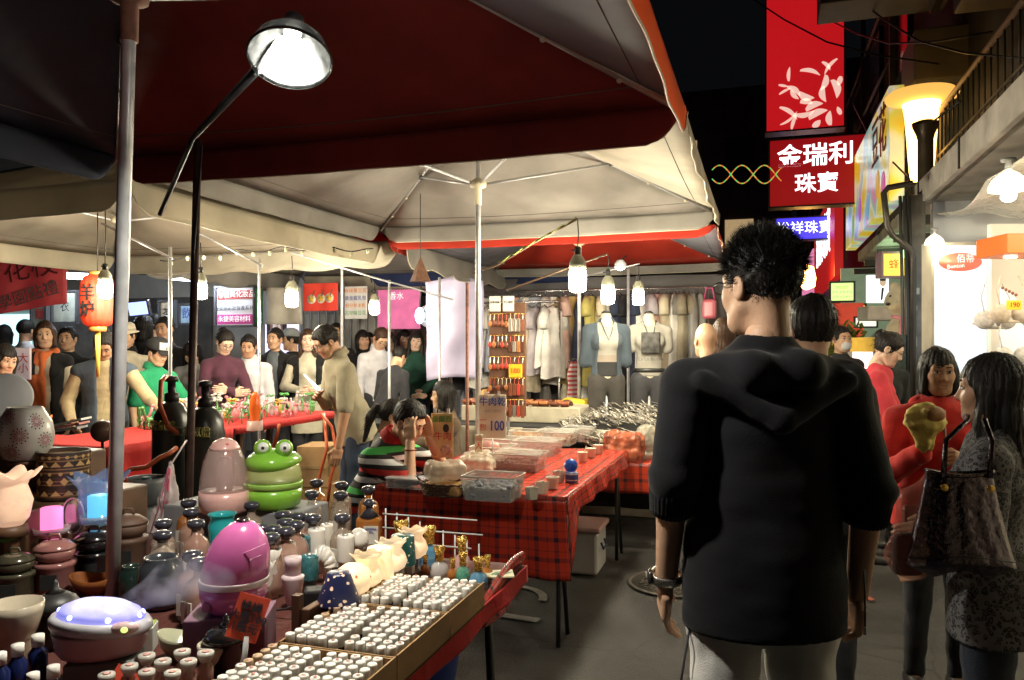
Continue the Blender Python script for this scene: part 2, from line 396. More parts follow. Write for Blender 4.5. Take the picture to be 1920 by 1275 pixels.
def body_prims(J,p,g=0.,arms=1.,legs=True,female=False,torso=True,belly=0.,neck=True):
    bw=p.get('bw',1.); w=bw*(.95 if female else 1); sc=(1,.66,1); Rm=J['R']; pr=[]
    if torso:
        pr+=[cap(J['pel'],J['waist'],(.132 if female else .126)*w+g,(.098 if female else .112)*w+g+belly,sc=sc,k=.03),
             cap(J['waist'],J['chest'],(.098 if female else .112)*w+g+belly,.126*w+g,sc=sc,k=.03),
             cap(J['chest'],J['chest']+Rm@A3((0,0,.06)),.126*w+g,.108*w+g,sc=sc,k=.03),
             cap(J['neck'],J['nb'] if neck else J['neck']+(J['nb']-J['neck'])*.25,.054+g*.6,(.047 if neck else .056)+g*.4,k=.05)]
        for n in'-+':
            pr.append(cap(J['chest']+Rm@A3((0,0,.12)),J['s'+n],.058+g*.8,.044+g*.8,k=.03))
            if female: pr.append(ell(J['chest']+Rm@A3(((-.065 if n=='-' else .065),-.066,.005)),A3((.052,.046,.052))+g*.6,k=.04))
    if arms>0:
        for n in'-+':
            s,e,wr=J['s'+n],J['e'+n],J['w'+n]; a=min(arms,1.)
            pr.append(cap(s,s+(e-s)*a,.047*w**.5+g*.8,(.047+(.038-.047)*a)+g*.9,k=.022))
            if arms>1: b=arms-1; pr.append(cap(e,e+(wr-e)*b,.038+g*.8,(.038+(.026-.038)*b)+g*.7,k=.015))
    if legs:
        for n in'-+':
            pr+=[cap(J['h'+n],J['k'+n],.080*w+g,.052+g,k=.02),cap(J['k'+n],J['a'+n],.052+g,.036+g,k=.02)]
    return pr
def xf(V,R,t): return V@np.asarray(R).T+np.asarray(t)
def strands(V,n,dirfn,length,width,seed=0,N=None):
    rng=np.random.default_rng(seed); i=rng.integers(0,len(V),n); P=V[i]; Nn=None if N is None else N[i]
    D=dirfn(P,Nn,rng); D/=np.linalg.norm(D,axis=1)[:,None]+1e-9
    S=np.cross(D,rng.normal(size=D.shape)); S/=np.linalg.norm(S,axis=1)[:,None]+1e-9
    Ln=length*rng.uniform(.5,1.2,n)[:,None]; w=width
    bend=rng.normal(size=D.shape)*.10
    p1=P+D*Ln*.5; D2=D+bend; p2=P+D*Ln*.5+D2*Ln*.5
    V2=np.stack([P-S*w,P+S*w,p1+S*w*.7,p1-S*w*.7,p2+S*w*.12,p2-S*w*.12],1).reshape(-1,3)
    k=np.arange(n)[:,None]*6; Q=np.concatenate([k+[0,1,2,3],k+[3,2,4,5]])
    return V2,Q
def vnormals(V,Q):
    fn=np.cross(V[Q[:,1]]-V[Q[:,0]],V[Q[:,3]]-V[Q[:,0]]); N=np.zeros_like(V)
    for c in range(4): np.add.at(N,Q[:,c],fn)
    return N/(np.linalg.norm(N,axis=1)[:,None]+1e-12)
def hair_mesh(style,L=.2,bangs=False,seed=0,vox=.008,nst=700,part=0.):
    hl=.028 if bangs else .066
    pr=[ell((0,.016,.036),(.087,.107,.103),k=.02)]
    zc=-.075
    if style in('long','bob','pony'): zc=-.09
    if style=='long':
        pr+=[cap((0,.045,-.02),(0,.075,-L),.092,.085,sc=(1,.6,1),k=.04)]
        pr+=[cap((s*.072,-.012,.0),(s*.085,-.03+.05*(s>0)*part,-L*.9),.03,.03,k=.03) for s in(-1,1)]; zc=-L-.1
    if style=='bob':
        pr+=[cap((0,.035,-.01),(0,.04,-.11),.09,.085,sc=(1,.75,1),k=.04)]+[cap((s*.074,-.018,.01),(s*.078,-.03,-.1),.027,.022,k=.03) for s in(-1,1)]; zc=-.15
    if style=='pony': pr+=[ell((0,.128,.03),(.024,.03,.024),k=.015),cap((0,.145,.03),(0,.165,-.05),.026,.034,k=.02),cap((0,.165,-.05),(.01,.15,-L),.034,.012,k=.02)]; zc=-L-.05
    if style=='bun': pr+=[ell((0,.105,.075),(.045,.042,.045),k=.012)]
    pr+=[rbox((0,-.125,hl-.16),(.066,.075,.16),rad=.035,k=.018,op='-')]
    if style in('short','bun','pony'): pr+=[ell((s*.092,-.012,-.02),(.022,.040,.048),k=.01,op='-') for s in(-1,1)]
    ph=seed*1.7
    def post(F,P):
        th=np.arctan2(P[...,0],P[...,1]-.02); r=.0022*np.sin(th*23+ph+P[...,2]*14)+.0016*np.sin(th*41+ph*2-P[...,2]*25)+.003*wav(P,34,seed%5)
        F=F+r
        if style in('short','bun','pony') :
            cut=-(P[...,2]+.062+.25*np.maximum(-(P[...,1]-.02),0)*0)
            if style!='pony': F=np.maximum(F,cut)
            else: F=np.where(P[...,1]<.115,np.maximum(F,cut),F)
        return F
    V,Q=sdf(pr,vox,post)
    if nst:
        Nn=vnormals(V,Q)
        def dr(P,N,rng):
            d=N*.22+rng.normal(size=P.shape)*.22; d[:,2]-=.9 if style!='short' else .5; d[:,1]+=.25*(P[:,1]>0); return d
        ok=V[:,2]>(-.03 if style=='short' else -L); ok&=~((V[:,1]<-.05)&(V[:,2]<hl+.02))
        v2,q2=strands(V[ok],nst,dr,.05 if style!='short' else .03,.0010 if vox>.0075 else .0006,seed,Nn[ok]); Q=np.concatenate([Q,q2+len(V)]); V=np.concatenate([V,v2])
    return V,Q

def person(label, at, ang, H=1.68, p=None, female=False, skin=0, hair='black', style='short', L=.2, bangs=False,
           top=None, sleeve=2., tg=.016, hem=-.06, pants=None, over=None, og=.034, osleeve=0., ohem=-.1, open_w=.07,
           vox=.013, seed=0, collar=None, shoes=None, hands=('relaxed','relaxed'), group=None, belly=0., skirt=None, extra=None, z0=0., hvox=.008, nst=700, palms=None, extra_over=None, glasses=False, topname='shirt', overname='jacket', hairmesh=None, hineck=False, amp=.0035):
    p=dict(p or {}); p['f']=female; rv=random.Random(seed*13+5)
    if seed<30:
        p['hyaw']=p.get('hyaw',0)+rv.uniform(-9,9); p['hpitch']=p.get('hpitch',0)+rv.uniform(-3,6); p['hroll']=rv.uniform(-6,6)
    HS=A3((.94*rv.uniform(.93,1.04),.94*rv.uniform(.96,1.03),.94*rv.uniform(.95,1.03)))
    J=pose(p); hs=H/1.7
    root=thing('person',label,'person',(at[0],at[1],z0),YAW+math.radians(ang),group); root.scale=(hs,hs,hs)
    # --- the body: one mesh
    pr=body_prims(J,p,0.,2.,True,female,belly=belly*.7)
    for n in'-+':
        a=J['a'+n]; pr+=[cap(a+A3((0,.02,-.045)),a+A3((0,-.13,-.055)),.036,.03,k=.02)]
    V,Q=sdf(pr,vox); Vs=[V]; Qs=[Q]; ms=[np.zeros(len(Q),int)]; k=len(V)
    for v,q,m in HEADS[1 if female else 0]:
        Vs.append(xf(v*HS,J['HR'],J['head'])); Qs.append(q+k); ms.append(m); k+=len(v)
    for s,n in((-1,'-'),(1,'+')):
        v,q=HANDS[hands[0 if s<0 else 1]]; d=J['w'+n]-J['e'+n]
        if 'hd'+n in p: d=A3(p['hd'+n])
        z=-d/np.linalg.norm(d); nrm=A3(palms[0 if s<0 else 1]) if palms else A3((-s,0,0)); x=nrm*(-s); x=x-z*(x@z); x/=np.linalg.norm(x)+1e-9; y=np.cross(z,x)
        vv=v.copy(); qq=q
        if s>0: vv[:,0]*=-1; qq=q[:,::-1]
        Vs.append(xf(vv,np.stack([x,y,z],1),J['w'+n])); Qs.append(qq+k); ms.append(np.zeros(len(q),int)); k+=len(v)
    me=mesh_np('body',np.concatenate(Vs),np.concatenate(Qs),np.concatenate(ms))
    body=obj('body',me,[SKIN[skin],LIP,EYEW,EYED],root)
    up=J['R']@A3((0,0,1)); pel=J['pel']
    # --- clothes
    def garment(name,mat,g,sl,hm,ex=None,amp=amp,bl=0.,opening=0.,sc_=26,legs=False):
        q=body_prims(J,p,g,sl,False,female,belly=bl,neck=hineck)
        q.append(cap(pel-up*.06,pel+up*.02,.136*p.get('bw',1)+g,.132*p.get('bw',1)+g,sc=(1,.68,1),k=.03))
        if hm<-.1: q.append(cap(pel+up*(hm-.05),pel,.160*p.get('bw',1)+g,.150*p.get('bw',1)+g,sc=(1,.72,1),k=.03))
        hd=J['nb']+J['R']@A3((0,-.02,.05)); q.append(ell(hd,(.062+g*.3,.068+g*.3,.065),k=.012,op='-'))
        if opening>0:
            c=J['chest']+J['R']@A3((0,-.16,-.12)); q.append(rbox(c,(opening,.13,.42),rad=.02,k=.02,op='-',R=J['R']))
        if ex: q+=ex
        def post(F,P):
            F=F+amp*wav(P,sc_,seed%7,5,(1,1,.45))+amp*.6*wav(P,sc_*2.1,(seed+3)%7,5,(.6,.6,1))
            return np.maximum(F,hm-((P-pel)@up)) if hm is not None else F
        V,Q=sdf(q,max(.0085,vox*.8),post); return obj(name,mesh_np(name,V,Q),mat,root)
    if top is not None: garment(topname,top,tg,sleeve,hem,extra,bl=belly)
    if over is not None: garment(overname,over,og,osleeve,ohem,extra_over,bl=belly,opening=open_w)
    if pants is not None:
        q=body_prims(J,p,.011,0,True,female,torso=False)+[cap(pel-up*.03,pel+up*.09,.128*p.get('bw',1)+.006,.112*p.get('bw',1)+.006,sc=(1,.68,1),k=.03)]
        if skirt: q.append(cap(pel-A3((0,0,skirt)),pel,.19,.14,sc=(1,.75,1),k=.05))
        def post(F,P): return F+.006*wav(P,30,(seed+2)%7,5,(.5,.5,1))
        V,Q=sdf(q,max(.012,vox),post); obj('skirt' if skirt else 'trousers',mesh_np('trousers',V,Q),pants,root)
    sm=shoes or M('shoe_dark',(.03,.028,.026),.5)
    for n in'-+':
        a=J['a'+n]; sdf_obj('shoe',[cap(a+A3((0,.03,-.048)),a+A3((0,-.14,-.055)),.044,.038,sc=(1,1,.85),k=.02),cap(a+A3((0,.02,-.05)),a+A3((0,.015,0)),.044,.042,k=.02)],.014,sm,root,
            post=lambda F,P,z=a[2]-.083: np.maximum(F,z-P[...,2]))
    if collar is not None:
        c=J['nb']; R=J['R']; b=B()
        for s in(-1,1):
            def fn(u,v,s=s):
                a=u*PI*1.02; r=.064+.02*v; h=.028*(1-v)-.012*v-.035*u*v*1.3-.01*u
                return Vector(c+R@A3((s*r*math.sin(a)*1.05,(.01+.068*math.cos(a)*(1+.25*v)),h+.012)))
            b.grid(fn,10,3)
        thick(b.obj('collar',collar,root),.004,0)
    if hairmesh is not False and style!='bald':
        V,Q=hairmesh if hairmesh is not None else hair_mesh(style,L,bangs,seed,hvox,nst)
        V=V*HS; h=obj('hair',mesh_np('hair',V,Q),HAIR[hair],root); h.matrix_local=Matrix.Translation(Vector(J['head']))@Matrix(J['HR'].tolist()).to_4x4()
    if glasses:
        b=B()
        for s in(-1,1):
            b.tube([(s*.033+.021*math.cos(t),-.105+.004*abs(math.cos(t)),.002+.015*math.sin(t)) for t in np.linspace(0,2*PI,15)],.0016,5,close=False)
            b.tube([(s*.054,-.103,.006),(s*.078,-.06,.006),(s*.084,.012,.006)],.0016,5)
        b.tube([(-.012,-.106,.005),(0,-.109,.008),(.012,-.106,.005)],.0015,5)
        h=b.obj('glasses',M('glasses_frame',(.01,.01,.012),.3),root); h.matrix_local=Matrix.Translation(Vector(J['head']))@Matrix(J['HR'].tolist()).to_4x4()
    root['_hs']=hs; return root,J
def on_head(o,J):
    o.matrix_local=Matrix.Translation(Vector(J['head']))@Matrix(J['HR'].tolist()).to_4x4(); return o
# ---------------------------------------------------------------- ground
def asphalt():
    m=M('asphalt',(.055,.052,.048),.62,var=.45,vs=1.1,bump=.9,bs=150,detail=9); N,L,b=nodes(m)
    src=b.inputs['Base Color'].links[0].from_socket; tc=N.new('ShaderNodeTexCoord')
    vo=N.new('ShaderNodeTexVoronoi'); vo.inputs['Scale'].default_value=95; L.new(tc.outputs['Object'],vo.inputs['Vector'])
    lt=N.new('ShaderNodeMapRange'); lt.inputs[1].default_value=.0; lt.inputs[2].default_value=.35; lt.inputs[3].default_value=2.1; lt.inputs[4].default_value=.8; L.new(vo.outputs['Distance'],lt.inputs[0])
    n2=N.new('ShaderNodeTexNoise'); n2.inputs['Scale'].default_value=.7; n2.inputs['Detail'].default_value=8; n2.inputs['Distortion'].default_value=1.2; L.new(tc.outputs['Object'],n2.inputs['Vector'])
    st=N.new('ShaderNodeMapRange'); st.inputs[1].default_value=.38; st.inputs[2].default_value=.6; st.inputs[3].default_value=.45; st.inputs[4].default_value=1.15; L.new(n2.outputs['Fac'],st.inputs[0])
    vm=N.new('ShaderNodeVectorMath'); vm.operation='MULTIPLY_ADD'; vm.inputs[1].default_value=(.35,.35,.35); L.new(n2.outputs['Color'],vm.inputs[0]); L.new(tc.outputs['Object'],vm.inputs[2])
    ck=N.new('ShaderNodeTexVoronoi'); ck.feature='DISTANCE_TO_EDGE'; ck.inputs['Scale'].default_value=.9; L.new(vm.outputs[0],ck.inputs['Vector'])
    cm=N.new('ShaderNodeMapRange'); cm.inputs[1].default_value=.002; cm.inputs[2].default_value=.009; cm.inputs[3].default_value=.35; cm.inputs[4].default_value=1.; L.new(ck.outputs['Distance'],cm.inputs[0])
    m0=N.new('ShaderNodeMath'); m0.operation='MULTIPLY'; L.new(st.outputs[0],m0.inputs[0]); L.new(cm.outputs[0],m0.inputs[1])
    mu=N.new('ShaderNodeMath'); mu.operation='MULTIPLY'; L.new(lt.outputs[0],mu.inputs[0]); L.new(m0.outputs[0],mu.inputs[1])
    mx=N.new('ShaderNodeMix'); mx.data_type='RGBA'; mx.blend_type='MULTIPLY'; mx.inputs[0].default_value=1; L.new(src,mx.inputs[6]); L.new(mu.outputs[0],mx.inputs[7]); L.new(mx.outputs[2],b.inputs['Base Color'])
    r=N.new('ShaderNodeMapRange'); r.inputs[1].default_value=.4; r.inputs[2].default_value=.6; r.inputs[3].default_value=.35; r.inputs[4].default_value=.8; L.new(n2.outputs['Fac'],r.inputs[0]); L.new(r.outputs[0],b.inputs['Roughness'])
    return m
gb=B(); gb.grid(lambda u,v:(-40+80*u,-10+90*v,.004*math.sin(u*190)*math.sin(v*170)),160,180)
struct(gb.obj('ground',asphalt()))
road_paint=M('worn_road_paint',(.22,.21,.19),.8,var=.5,vs=9)
def strip(name,a,b,w,z,mat):
    a,b=Vector(a),Vector(b); t=(b-a).normalized(); n=Vector((-t.y,t.x,0))*w/2
    q=B(); k=24
    q.grid(lambda u,v:(a.x+(b.x-a.x)*u+n.x*(2*v-1),a.y+(b.y-a.y)*u+n.y*(2*v-1),z),k,1); return struct(q.obj(name,mat))
strip('road_line',Wz(905,1150,0),Wz(1010,1166,0),.07,.009,road_paint)
q=B(); c=Wz(948,1122,0)
q.grid(lambda u,v:(c.x+(.20+.05*v)*math.cos(u*5),c.y+(.20+.05*v)*math.sin(u*5),.0095),30,1); struct(q.obj('road_marking',road_paint))
strip('asphalt_patch',(-.55,3.1,0),(.95,3.16,0),.62,.0085,M('asphalt_patch_dark',(.032,.031,.03),.7,var=.4,vs=9,bump=.8,bs=150))
strip('road_seam',(-.2,2.0,0),(.9,7.5,0),.016,.0125,M('seam_tar',(.015,.015,.015),.4))
rr=random.Random(44)
for k in range(14):
    p=Vector((rr.uniform(-.8,1.1),rr.uniform(2.4,6.5),.014)); b=B(); b.grid(lambda u,v:((u-.5)*.05*(1+k%3),(v-.5)*.035,.004*math.sin(u*5+k)*math.sin(v*4)+.004),4,3); o=b.obj('paper_scrap',M('scrap%d'%(k%3),[(.5,.48,.42),(.45,.12,.08),(.3,.3,.28)][k%3],.8),loc=p,rz=rr.random()*6); thick(o,.001); tag(o,'tiny scrap of %s paper lying on the lane'%['white','red','grey'][k%3],'litter','paper scraps on the lane')
# manhole cover
mc=Wz(1262,1096,0); iron=M('cast_iron',(.075,.066,.055),.5,metal=.6,var=.4,vs=20,bump=.3)
t=thing('manhole_cover','round cast iron manhole cover set in the asphalt','manhole cover',(mc.x,mc.y,.004)); t.scale=(.8,.8,1)
B().lathe([(.36,0),(.36,.010),(.33,.012),(.325,.007),(.3,.007)],40).obj('rim',iron,t)
B().lathe([(.325,.0),(.325,.008)],40).obj('plate',iron,t)
b=B()
for i in range(-6,7):
    for j in range(-6,7):
        x,y=i*.047,j*.047
        if x*x+y*y<.27**2: b.box((x,y,.010),(.036,.014,.006),rz=(PI/4 if (i+j)%2 else -PI/4))
b.obj('tread',iron,t)
# drain slab by the shop
t=tag(B().box((0,0,.03),(.5,.9,.06),bev=.01).obj('drain_slab',M('steel_plate',(.25,.25,.26),.45,metal=.5,var=.3),loc=W(1672,880,9.0)*0+Vector((*c2w((1672-960)/FPX*8.6,8.6),0))),'grey metal drain slab on the ground beside the shop pillar','drain cover')

# ---------------------------------------------------------------- tents
def tarp(name,col,tl=.25,var=.18):
    if name in _M: return _M[name]
    m=M(name,col,.75,var=var+.08,vs=2.6,bump=.55,bs=7,spec=.2,detail=8); N,L,b=nodes(m)
    t=N.new('ShaderNodeBsdfTranslucent'); t.inputs[0].default_value=(*col,1); mx=N.new('ShaderNodeMixShader'); mx.inputs[0].default_value=tl
    out=[n for n in N if n.type=='OUTPUT_MATERIAL'][0]; L.new(b.outputs[0],mx.inputs[1]); L.new(t.outputs[0],mx.inputs[2]); L.new(mx.outputs[0],out.inputs[0]); return m
steel=M('galvanised_steel',(.50,.51,.53),.36,metal=.35,var=.2,vs=15); rust=M('rusty_bracket',(.20,.09,.06),.7,metal=.3,var=.4,vs=30)
creampl=M('cream_plastic',(.6,.55,.4),.5,var=.1)
alum=M('aluminium_tube',(.42,.43,.45),.4,metal=.3,var=.15)
def tent(label,cx,cy,h,zc,zp,zb,mats,vmats,pole_r=.017,sag=.06,val=.2,lean=(0,0),bracket=creampl,scallop=.0,polemat=None,seed=0,wave=.5,esag=.014):
    t=thing('market_tent',label,'tent',(cx,cy,0),group='square parasol tents over the stalls')
    C=[(-h,h),(h,h),(h,-h),(-h,-h)]; ph=seed*1.3
    for k in range(4):
        a,b_=Vector((*C[k],0)),Vector((*C[(k+1)%4],0)); nrm=((a+b_)/2).normalized()
        def cf(u,v,a=a,b_=b_):
            e=a+(b_-a)*u; p=e*v; s=4*u*(1-u)
            return (p.x,p.y,zp+(zc-zp)*v-sag*s*math.sin(PI*v)*.6-esag*s*v-.03*math.sin(PI*v)+.006*math.sin(v*16+ph+u*3)*s*v)
        bb=B(); bb.grid(cf,18,14); pn=bb.obj('canopy_panel',mats[k],t); thick(pn,.003)
        def vf(u,v,a=a,b_=b_,nrm=nrm):
            e=a+(b_-a)*u; s=4*u*(1-u); w=(.018*math.sin(u*19+ph)*v+.01*math.sin(u*43+ph*2)*v)*wave
            hh=val*(1+scallop*abs(math.sin(u*PI*5)))*(1-.75*max(0,1-min(u,1-u)/.05)**2)
            p=e+nrm*(.012+w+.02*v*wave)
            return (p.x,p.y,zc-esag*s+.004-hh*v)
        bb=B(); bb.grid(vf,60,5); thick(bb.obj('valance',vmats[k],t),.003)
        if k in(0,1): B().tube([Vector(vf(q/40,1.))+nrm*.002 for q in range(41)],.004,5).obj('piping',_M['cream_plastic'],t)
        B().tube([Vector(cf(q/24,.9))-Vector((0,0,.004)) for q in range(25)],.0025,4).obj('seam',M('seam_thread',(.10,.09,.085),.8),t)
        # corner rib and strut
        r=B(); ax=Vector((0,0,zp-.03)); co=a+Vector((0,0,zc-.02)); mid=ax.lerp(co,.52)
        r.tube([ax,co],.011,6,flat=1.4); r.obj('rib',alum,t)
        r=B(); r.tube([Vector((lean[0]*0,0,zb)),mid],.009,6); r.obj('strut',alum,t)
        B().sphere(mid,(.03,.03,.02),8,6).obj('joint',M('black_plastic',(.02,.02,.022),.4),t)
        for q in(.68,.85): B().sphere(ax.lerp(co,q)-Vector((0,0,.015)),.012,6,4).obj('clip',_M['cream_plastic'],t)
    pm=polemat or steel
    B().tube([(lean[0],lean[1],.0),(0,0,zb-.05),(0,0,zp)],pole_r,14).obj('pole',pm,t)
    B().lathe([(pole_r+.004,zb-.12),(pole_r+.006,zb-.02),(.05,zb-.01),(.055,zb+.02),(pole_r+.01,zb+.04)],12).obj('bracket',bracket,t)
    B().lathe([(.22,.0),(.22,.05),(.2,.06),(.03,.07),(.03,.16),(pole_r+.001,.16)],20,c=(lean[0],lean[1],0)).obj('base',M('concrete_base',(.22,.21,.2),.85),t)
    return t
red=tarp('red_tarp',(.20,.026,.022),.12); navy=tarp('navy_tarp',(.030,.036,.06),.12); dgrey=tarp('dark_grey_tarp',(.22,.22,.26),.15)
orange=tarp('backlit_red_tarp',(.8,.24,.09),.7); cream=tarp('cream_tarp',(.46,.42,.34),.25); grey=tarp('grey_tarp',(.30,.285,.26),.2); bred=tarp('bright_red_tarp',(.52,.05,.03),.3); blue=tarp('blue_tarp',(.03,.045,.12),.2); yl=tarp('cream_tarp_yellow_hem',(.52,.47,.36),.25)  # orange: red cloth with the shop light from behind put into its colour
tent('near tent with dark red and navy canopy over the fragrance stall',-1.66,1.75,1.36,2.44,3.0,2.46,[red,dgrey,red,navy],[red,orange,red,navy],.019,lean=(-.09,0),bracket=rust,seed=1,wave=.25,val=.145)
tent('pale grey canvas tent over the dried beef table',-1.68,4.60,1.36,2.50,3.06,2.50,[grey,cream,grey,grey],[grey,cream,grey,grey],.017,seed=2,val=.13)
tent('red and grey tent over the clothes stall',-1.66,7.35,1.33,2.40,2.95,2.48,[bred,dgrey,grey,dgrey],[grey,bred,bred,bred],.017,seed=3,val=.09)
tent('cream canvas tent above the glass blowing stall',-4.60,4.75,1.42,2.38,2.98,2.44,[cream,cream,cream,cream],[cream,yl,cream,yl],.017,seed=4,val=.17)
tent('far cream tent with scalloped valance above the crowd',-4.35,7.60,1.38,2.42,2.98,2.50,[grey,cream,bred,cream],[cream,grey,cream,grey],.017,seed=5,val=.2,scallop=.2,wave=1.2)
tent('blue tent far behind the grey canvas tent',-3.35,10.3,1.35,2.45,2.95,2.5,[blue,blue,blue,blue],[bred,blue,blue,blue],.017,seed=6)

# ---------------------------------------------------------------- lamps
bulbglow=glow('bulb_glow',(1.,.90,.66),330.)
sock=M('bulb_socket',(.24,.24,.18),.5,var=.1); blackp=M('black_rubber',(.015,.015,.016),.5)
wirem=M('cable_black',(.02,.02,.02),.5,var=0)
def bulb(label,p,r,cord_to,s=1.,glowm=None):
    """compact fluorescent bulb hanging from its cord; p is the glowing part's centre"""
    t=thing('hanging_bulb',label,'lamp',p,group='bulbs hanging over the stalls')
    B().lathe([(r*.55,-r*1.35),(r*.92,-r*1.15),(r,-r*.4),(r,r*.6),(r*.9,r*1.05),(r*.6,r*1.15)],10).obj('bulb',glowm or bulbglow,t)
    B().lathe([(r*.75,r*1.12),(r*.98,r*1.3),(r*.9,r*2.0),(r*.55,r*2.6),(r*.42,r*2.75)],14).obj('socket',sock,t)
    b=B(); b.lathe([(r*.36,r*2.7),(r*.36,r*3.6),(r*.2,r*3.7)],10); b.tube([(0,0,r*3.3),(-r*.7,0,r*3.3)],r*.1,6); b.obj('switch',blackp,t)
    c=Vector(cord_to)-Vector(p); B().tube([(0,0,r*3.6),c*.5+Vector((.006,0,r*1.8)),c],.0035,5).obj('cord',wirem,t)
    return t
def hb(label,px,py,d,w,ctop,glowm=None):
    p=W(px,py,d); r=w/2/FPX*d*1.0; return bulb(label,p,r,W(px,ctop,d),glowm=glowm)
hb('glowing bulb hanging beside the red paper lantern',197,542,5.2,26,385)
hb('glowing bulb hanging over the gas cylinders',376,545,5.6,24,455)
hb('glowing bulb hanging before the cosmetics sign',547,560,6.3,24,480)
hb('small glowing bulb near the pink banner',702,577,7.6,19,530)
hb('largest glowing bulb, hanging over the dried beef table',1083,525,4.7,34,412)
hb('middle bulb of the three over the silverware stall',1140,553,5.6,26,478)
hb('third bulb, nearest the mannequin with the photo print shirt',1197,557,6.4,22,497)
# wire arms that carry the bulbs
cabm=M('yellow_green_wire',(.25,.32,.05),.5); brownc=M('brown_bamboo',(.10,.06,.035),.6)
def arm(label,pts,r,m=brownc,name='lamp_bracket'): 
    b=B(); b.tube(pts,r,7); o=b.obj(name,m); tag(o,label,'lamp arm'); return o
a0,a1,a2=W(930,498,4.9),W(1010,450,4.8),W(1083,410,4.7)
o=arm('bamboo lamp arm wrapped in green wire carrying the largest bulb',[W(888,512,4.95),a0,a1,a2],.007)
wp=[]
for i in range(60):
    t=i/59; p=a0.lerp(a2,t); wp.append(p+Vector((.012*math.cos(t*40),.012*math.sin(t*40),.012*math.sin(t*40+1)+.01)))
B().tube(wp,.003,5).obj('wire',cabm,o)
arm('second bamboo lamp arm over the silverware stall',[W(950,545,5.7),W(1050,508,5.65),W(1140,476,5.6)],.007)
arm('third lamp arm from the far tent pole',[W(1090,520,7.0),W(1150,505,6.6),W(1199,495,6.4)],.006,alum)
arm('thin metal lamp arm above the red lantern',[W(190,418,5.2),W(323,485,5.2)],.008,alum)
arm('thin metal lamp arm above the gas cylinders',[W(372,436,5.6),W(492,498,5.6)],.008,alum)
arm('long thin lamp arm before the red food banner',[W(545,473,6.6),W(700,520,6.6),W(850,562,6.6)],.008,alum)
def rod(label,pts,r,m=steel,name='support_pole'):
    o=B().tube(pts,r,10).obj(name,m); return tag(o,label,'pole')
for lb,px,py,d,r in (('short steel pole behind the lantern bulb',319,463,5.25,.012),('slim steel pole before the cosmetics sign',486,478,5.9,.011),('steel pole by the pink banner',730,525,6.9,.012),('slim steel pole at the lilac backdrop',824,520,7.4,.012)):
    p=W(px,py,d); rod(lb,[(p.x,p.y,0),p],r)
rod('steel pole rising behind the second bulb of the clothes stall',[(*W(1178,0,7.9).xy,0),W(1178,505,7.9)],.015)
tw=W(876,530,5.15); rod('rusty thin pole beside the grey tent pole',[(tw.x,tw.y,0),tw],.011,rust)
# near reflector lamp on its rusty stand
base=Vector((*c2w((345-960)/FPX*3.3,3.3),0)); topp=W(371,262,3.3); elb=W(300,402,3.55); lp=W(482,130,1.80)
t=thing('lamp_stand','rusty lamp stand beside the gas cylinders with a slanting arm','lamp stand',base)
dk=M('dark_rust_tube',(.075,.045,.04),.5,metal=.5,var=.4,vs=25)
B().tube([(0,0,0),topp-base],.0165,10).obj('post',dk,t)
B().tube([elb-base,topp-base+Vector((0,-.03,0)),lp-base],.011,8).obj('arm',M('dark_steel',(.06,.07,.075),.4,metal=.6),t)
b=B(); b.lathe([(.25,0),(.25,.03),(.03,.05)],20); b.obj('foot',dk,t)
b=B(); b.tube([topp-base+Vector((.02,0,-.02)),Vector((.05,0,1.9)),Vector((.03,.02,1.2)),Vector((.02,.02,.8))],.005,6); b.obj('cable',wirem,t)
lc=W(545,95,1.78); dirn=Vector((.18,-.42,-1)).normalized()
t=thing('reflector_lamp','bright round reflector work lamp on the slanting arm under the near tent','lamp',lc); t.scale=(.81,.81,.81); t.rotation_mode='QUATERNION'; t.rotation_quaternion=Vector((0,0,-1)).rotation_difference(dirn)
mir=M('lamp_mirror',(.03,.032,.032),.2,metal=1.,alpha=.80,var=.2,vs=30)
o=B().lathe([(.112,-.035),(.108,-.02),(.095,.015),(.07,.045),(.04,.062),(.025,.066)],32,caps=False).obj('reflector',mir,t); thick(o,.003,1)
B().lathe([(.113,-.036),(.117,-.03),(.113,-.024)],32,caps=False).obj('rim',M('lamp_rim',(.05,.05,.05),.3,metal=.8),t)
B().lathe([(.03,.03),(.05,.0),(.053,-.02),(.04,-.04),(.015,-.047)],14).obj('bulb',glow('cool_bulb_glow',(1.,.95,.82),1100.),t)
B().lathe([(.028,.066),(.028,.12),(.02,.13)],12).obj('socket',blackp,t)
B().tube([(0,0,.12),t.rotation_quaternion.inverted()@((lp-lc)/.81)],.008,6).obj('neck',blackp,t)
# fluorescent tubes and the small flood lamp
def ftube(label,p0,p1):
    p0,p1=Vector(p0),Vector(p1); t=thing('fluorescent_light',label,'lamp',(p0+p1)/2,group='fluorescent tubes on the far shops'); c=(p0+p1)/2
    B().tube([p0-c,p1-c],.024,10).obj('tube',glow('cool_tube_glow',(.8,.9,1.),75.),t)
    b=B(); b.tube([p0-c+Vector((0,.03,.05)),p1-c+Vector((0,.03,.05))],.03,4); b.obj('housing',M('white_housing',(.6,.6,.6),.4),t)
ftube('white fluorescent tube behind the red lantern',W(92,517,9.5),W(168,521,9.5))
ftube('white fluorescent tube above the crowd behind the gas cylinder bulb',W(305,520,9.2),W(417,527,9.2))
t=thing('flood_lamp','small glaring clip lamp above the clothes stall','lamp',W(1163,500,7.2))
B().lathe([(.02,-.03),(.045,-.01),(.045,.0),(.02,.04)],12).obj('bulb',glow('flood_glow',(1.,.95,.8),90.),t); B().lathe([(.05,-.005),(.06,.02),(.03,.06)],12,caps=False).obj('shade',alum,t)
B().tube([(0,0,.05),(.02,.2,.12)],.008,6).obj('clip',blackp,t)
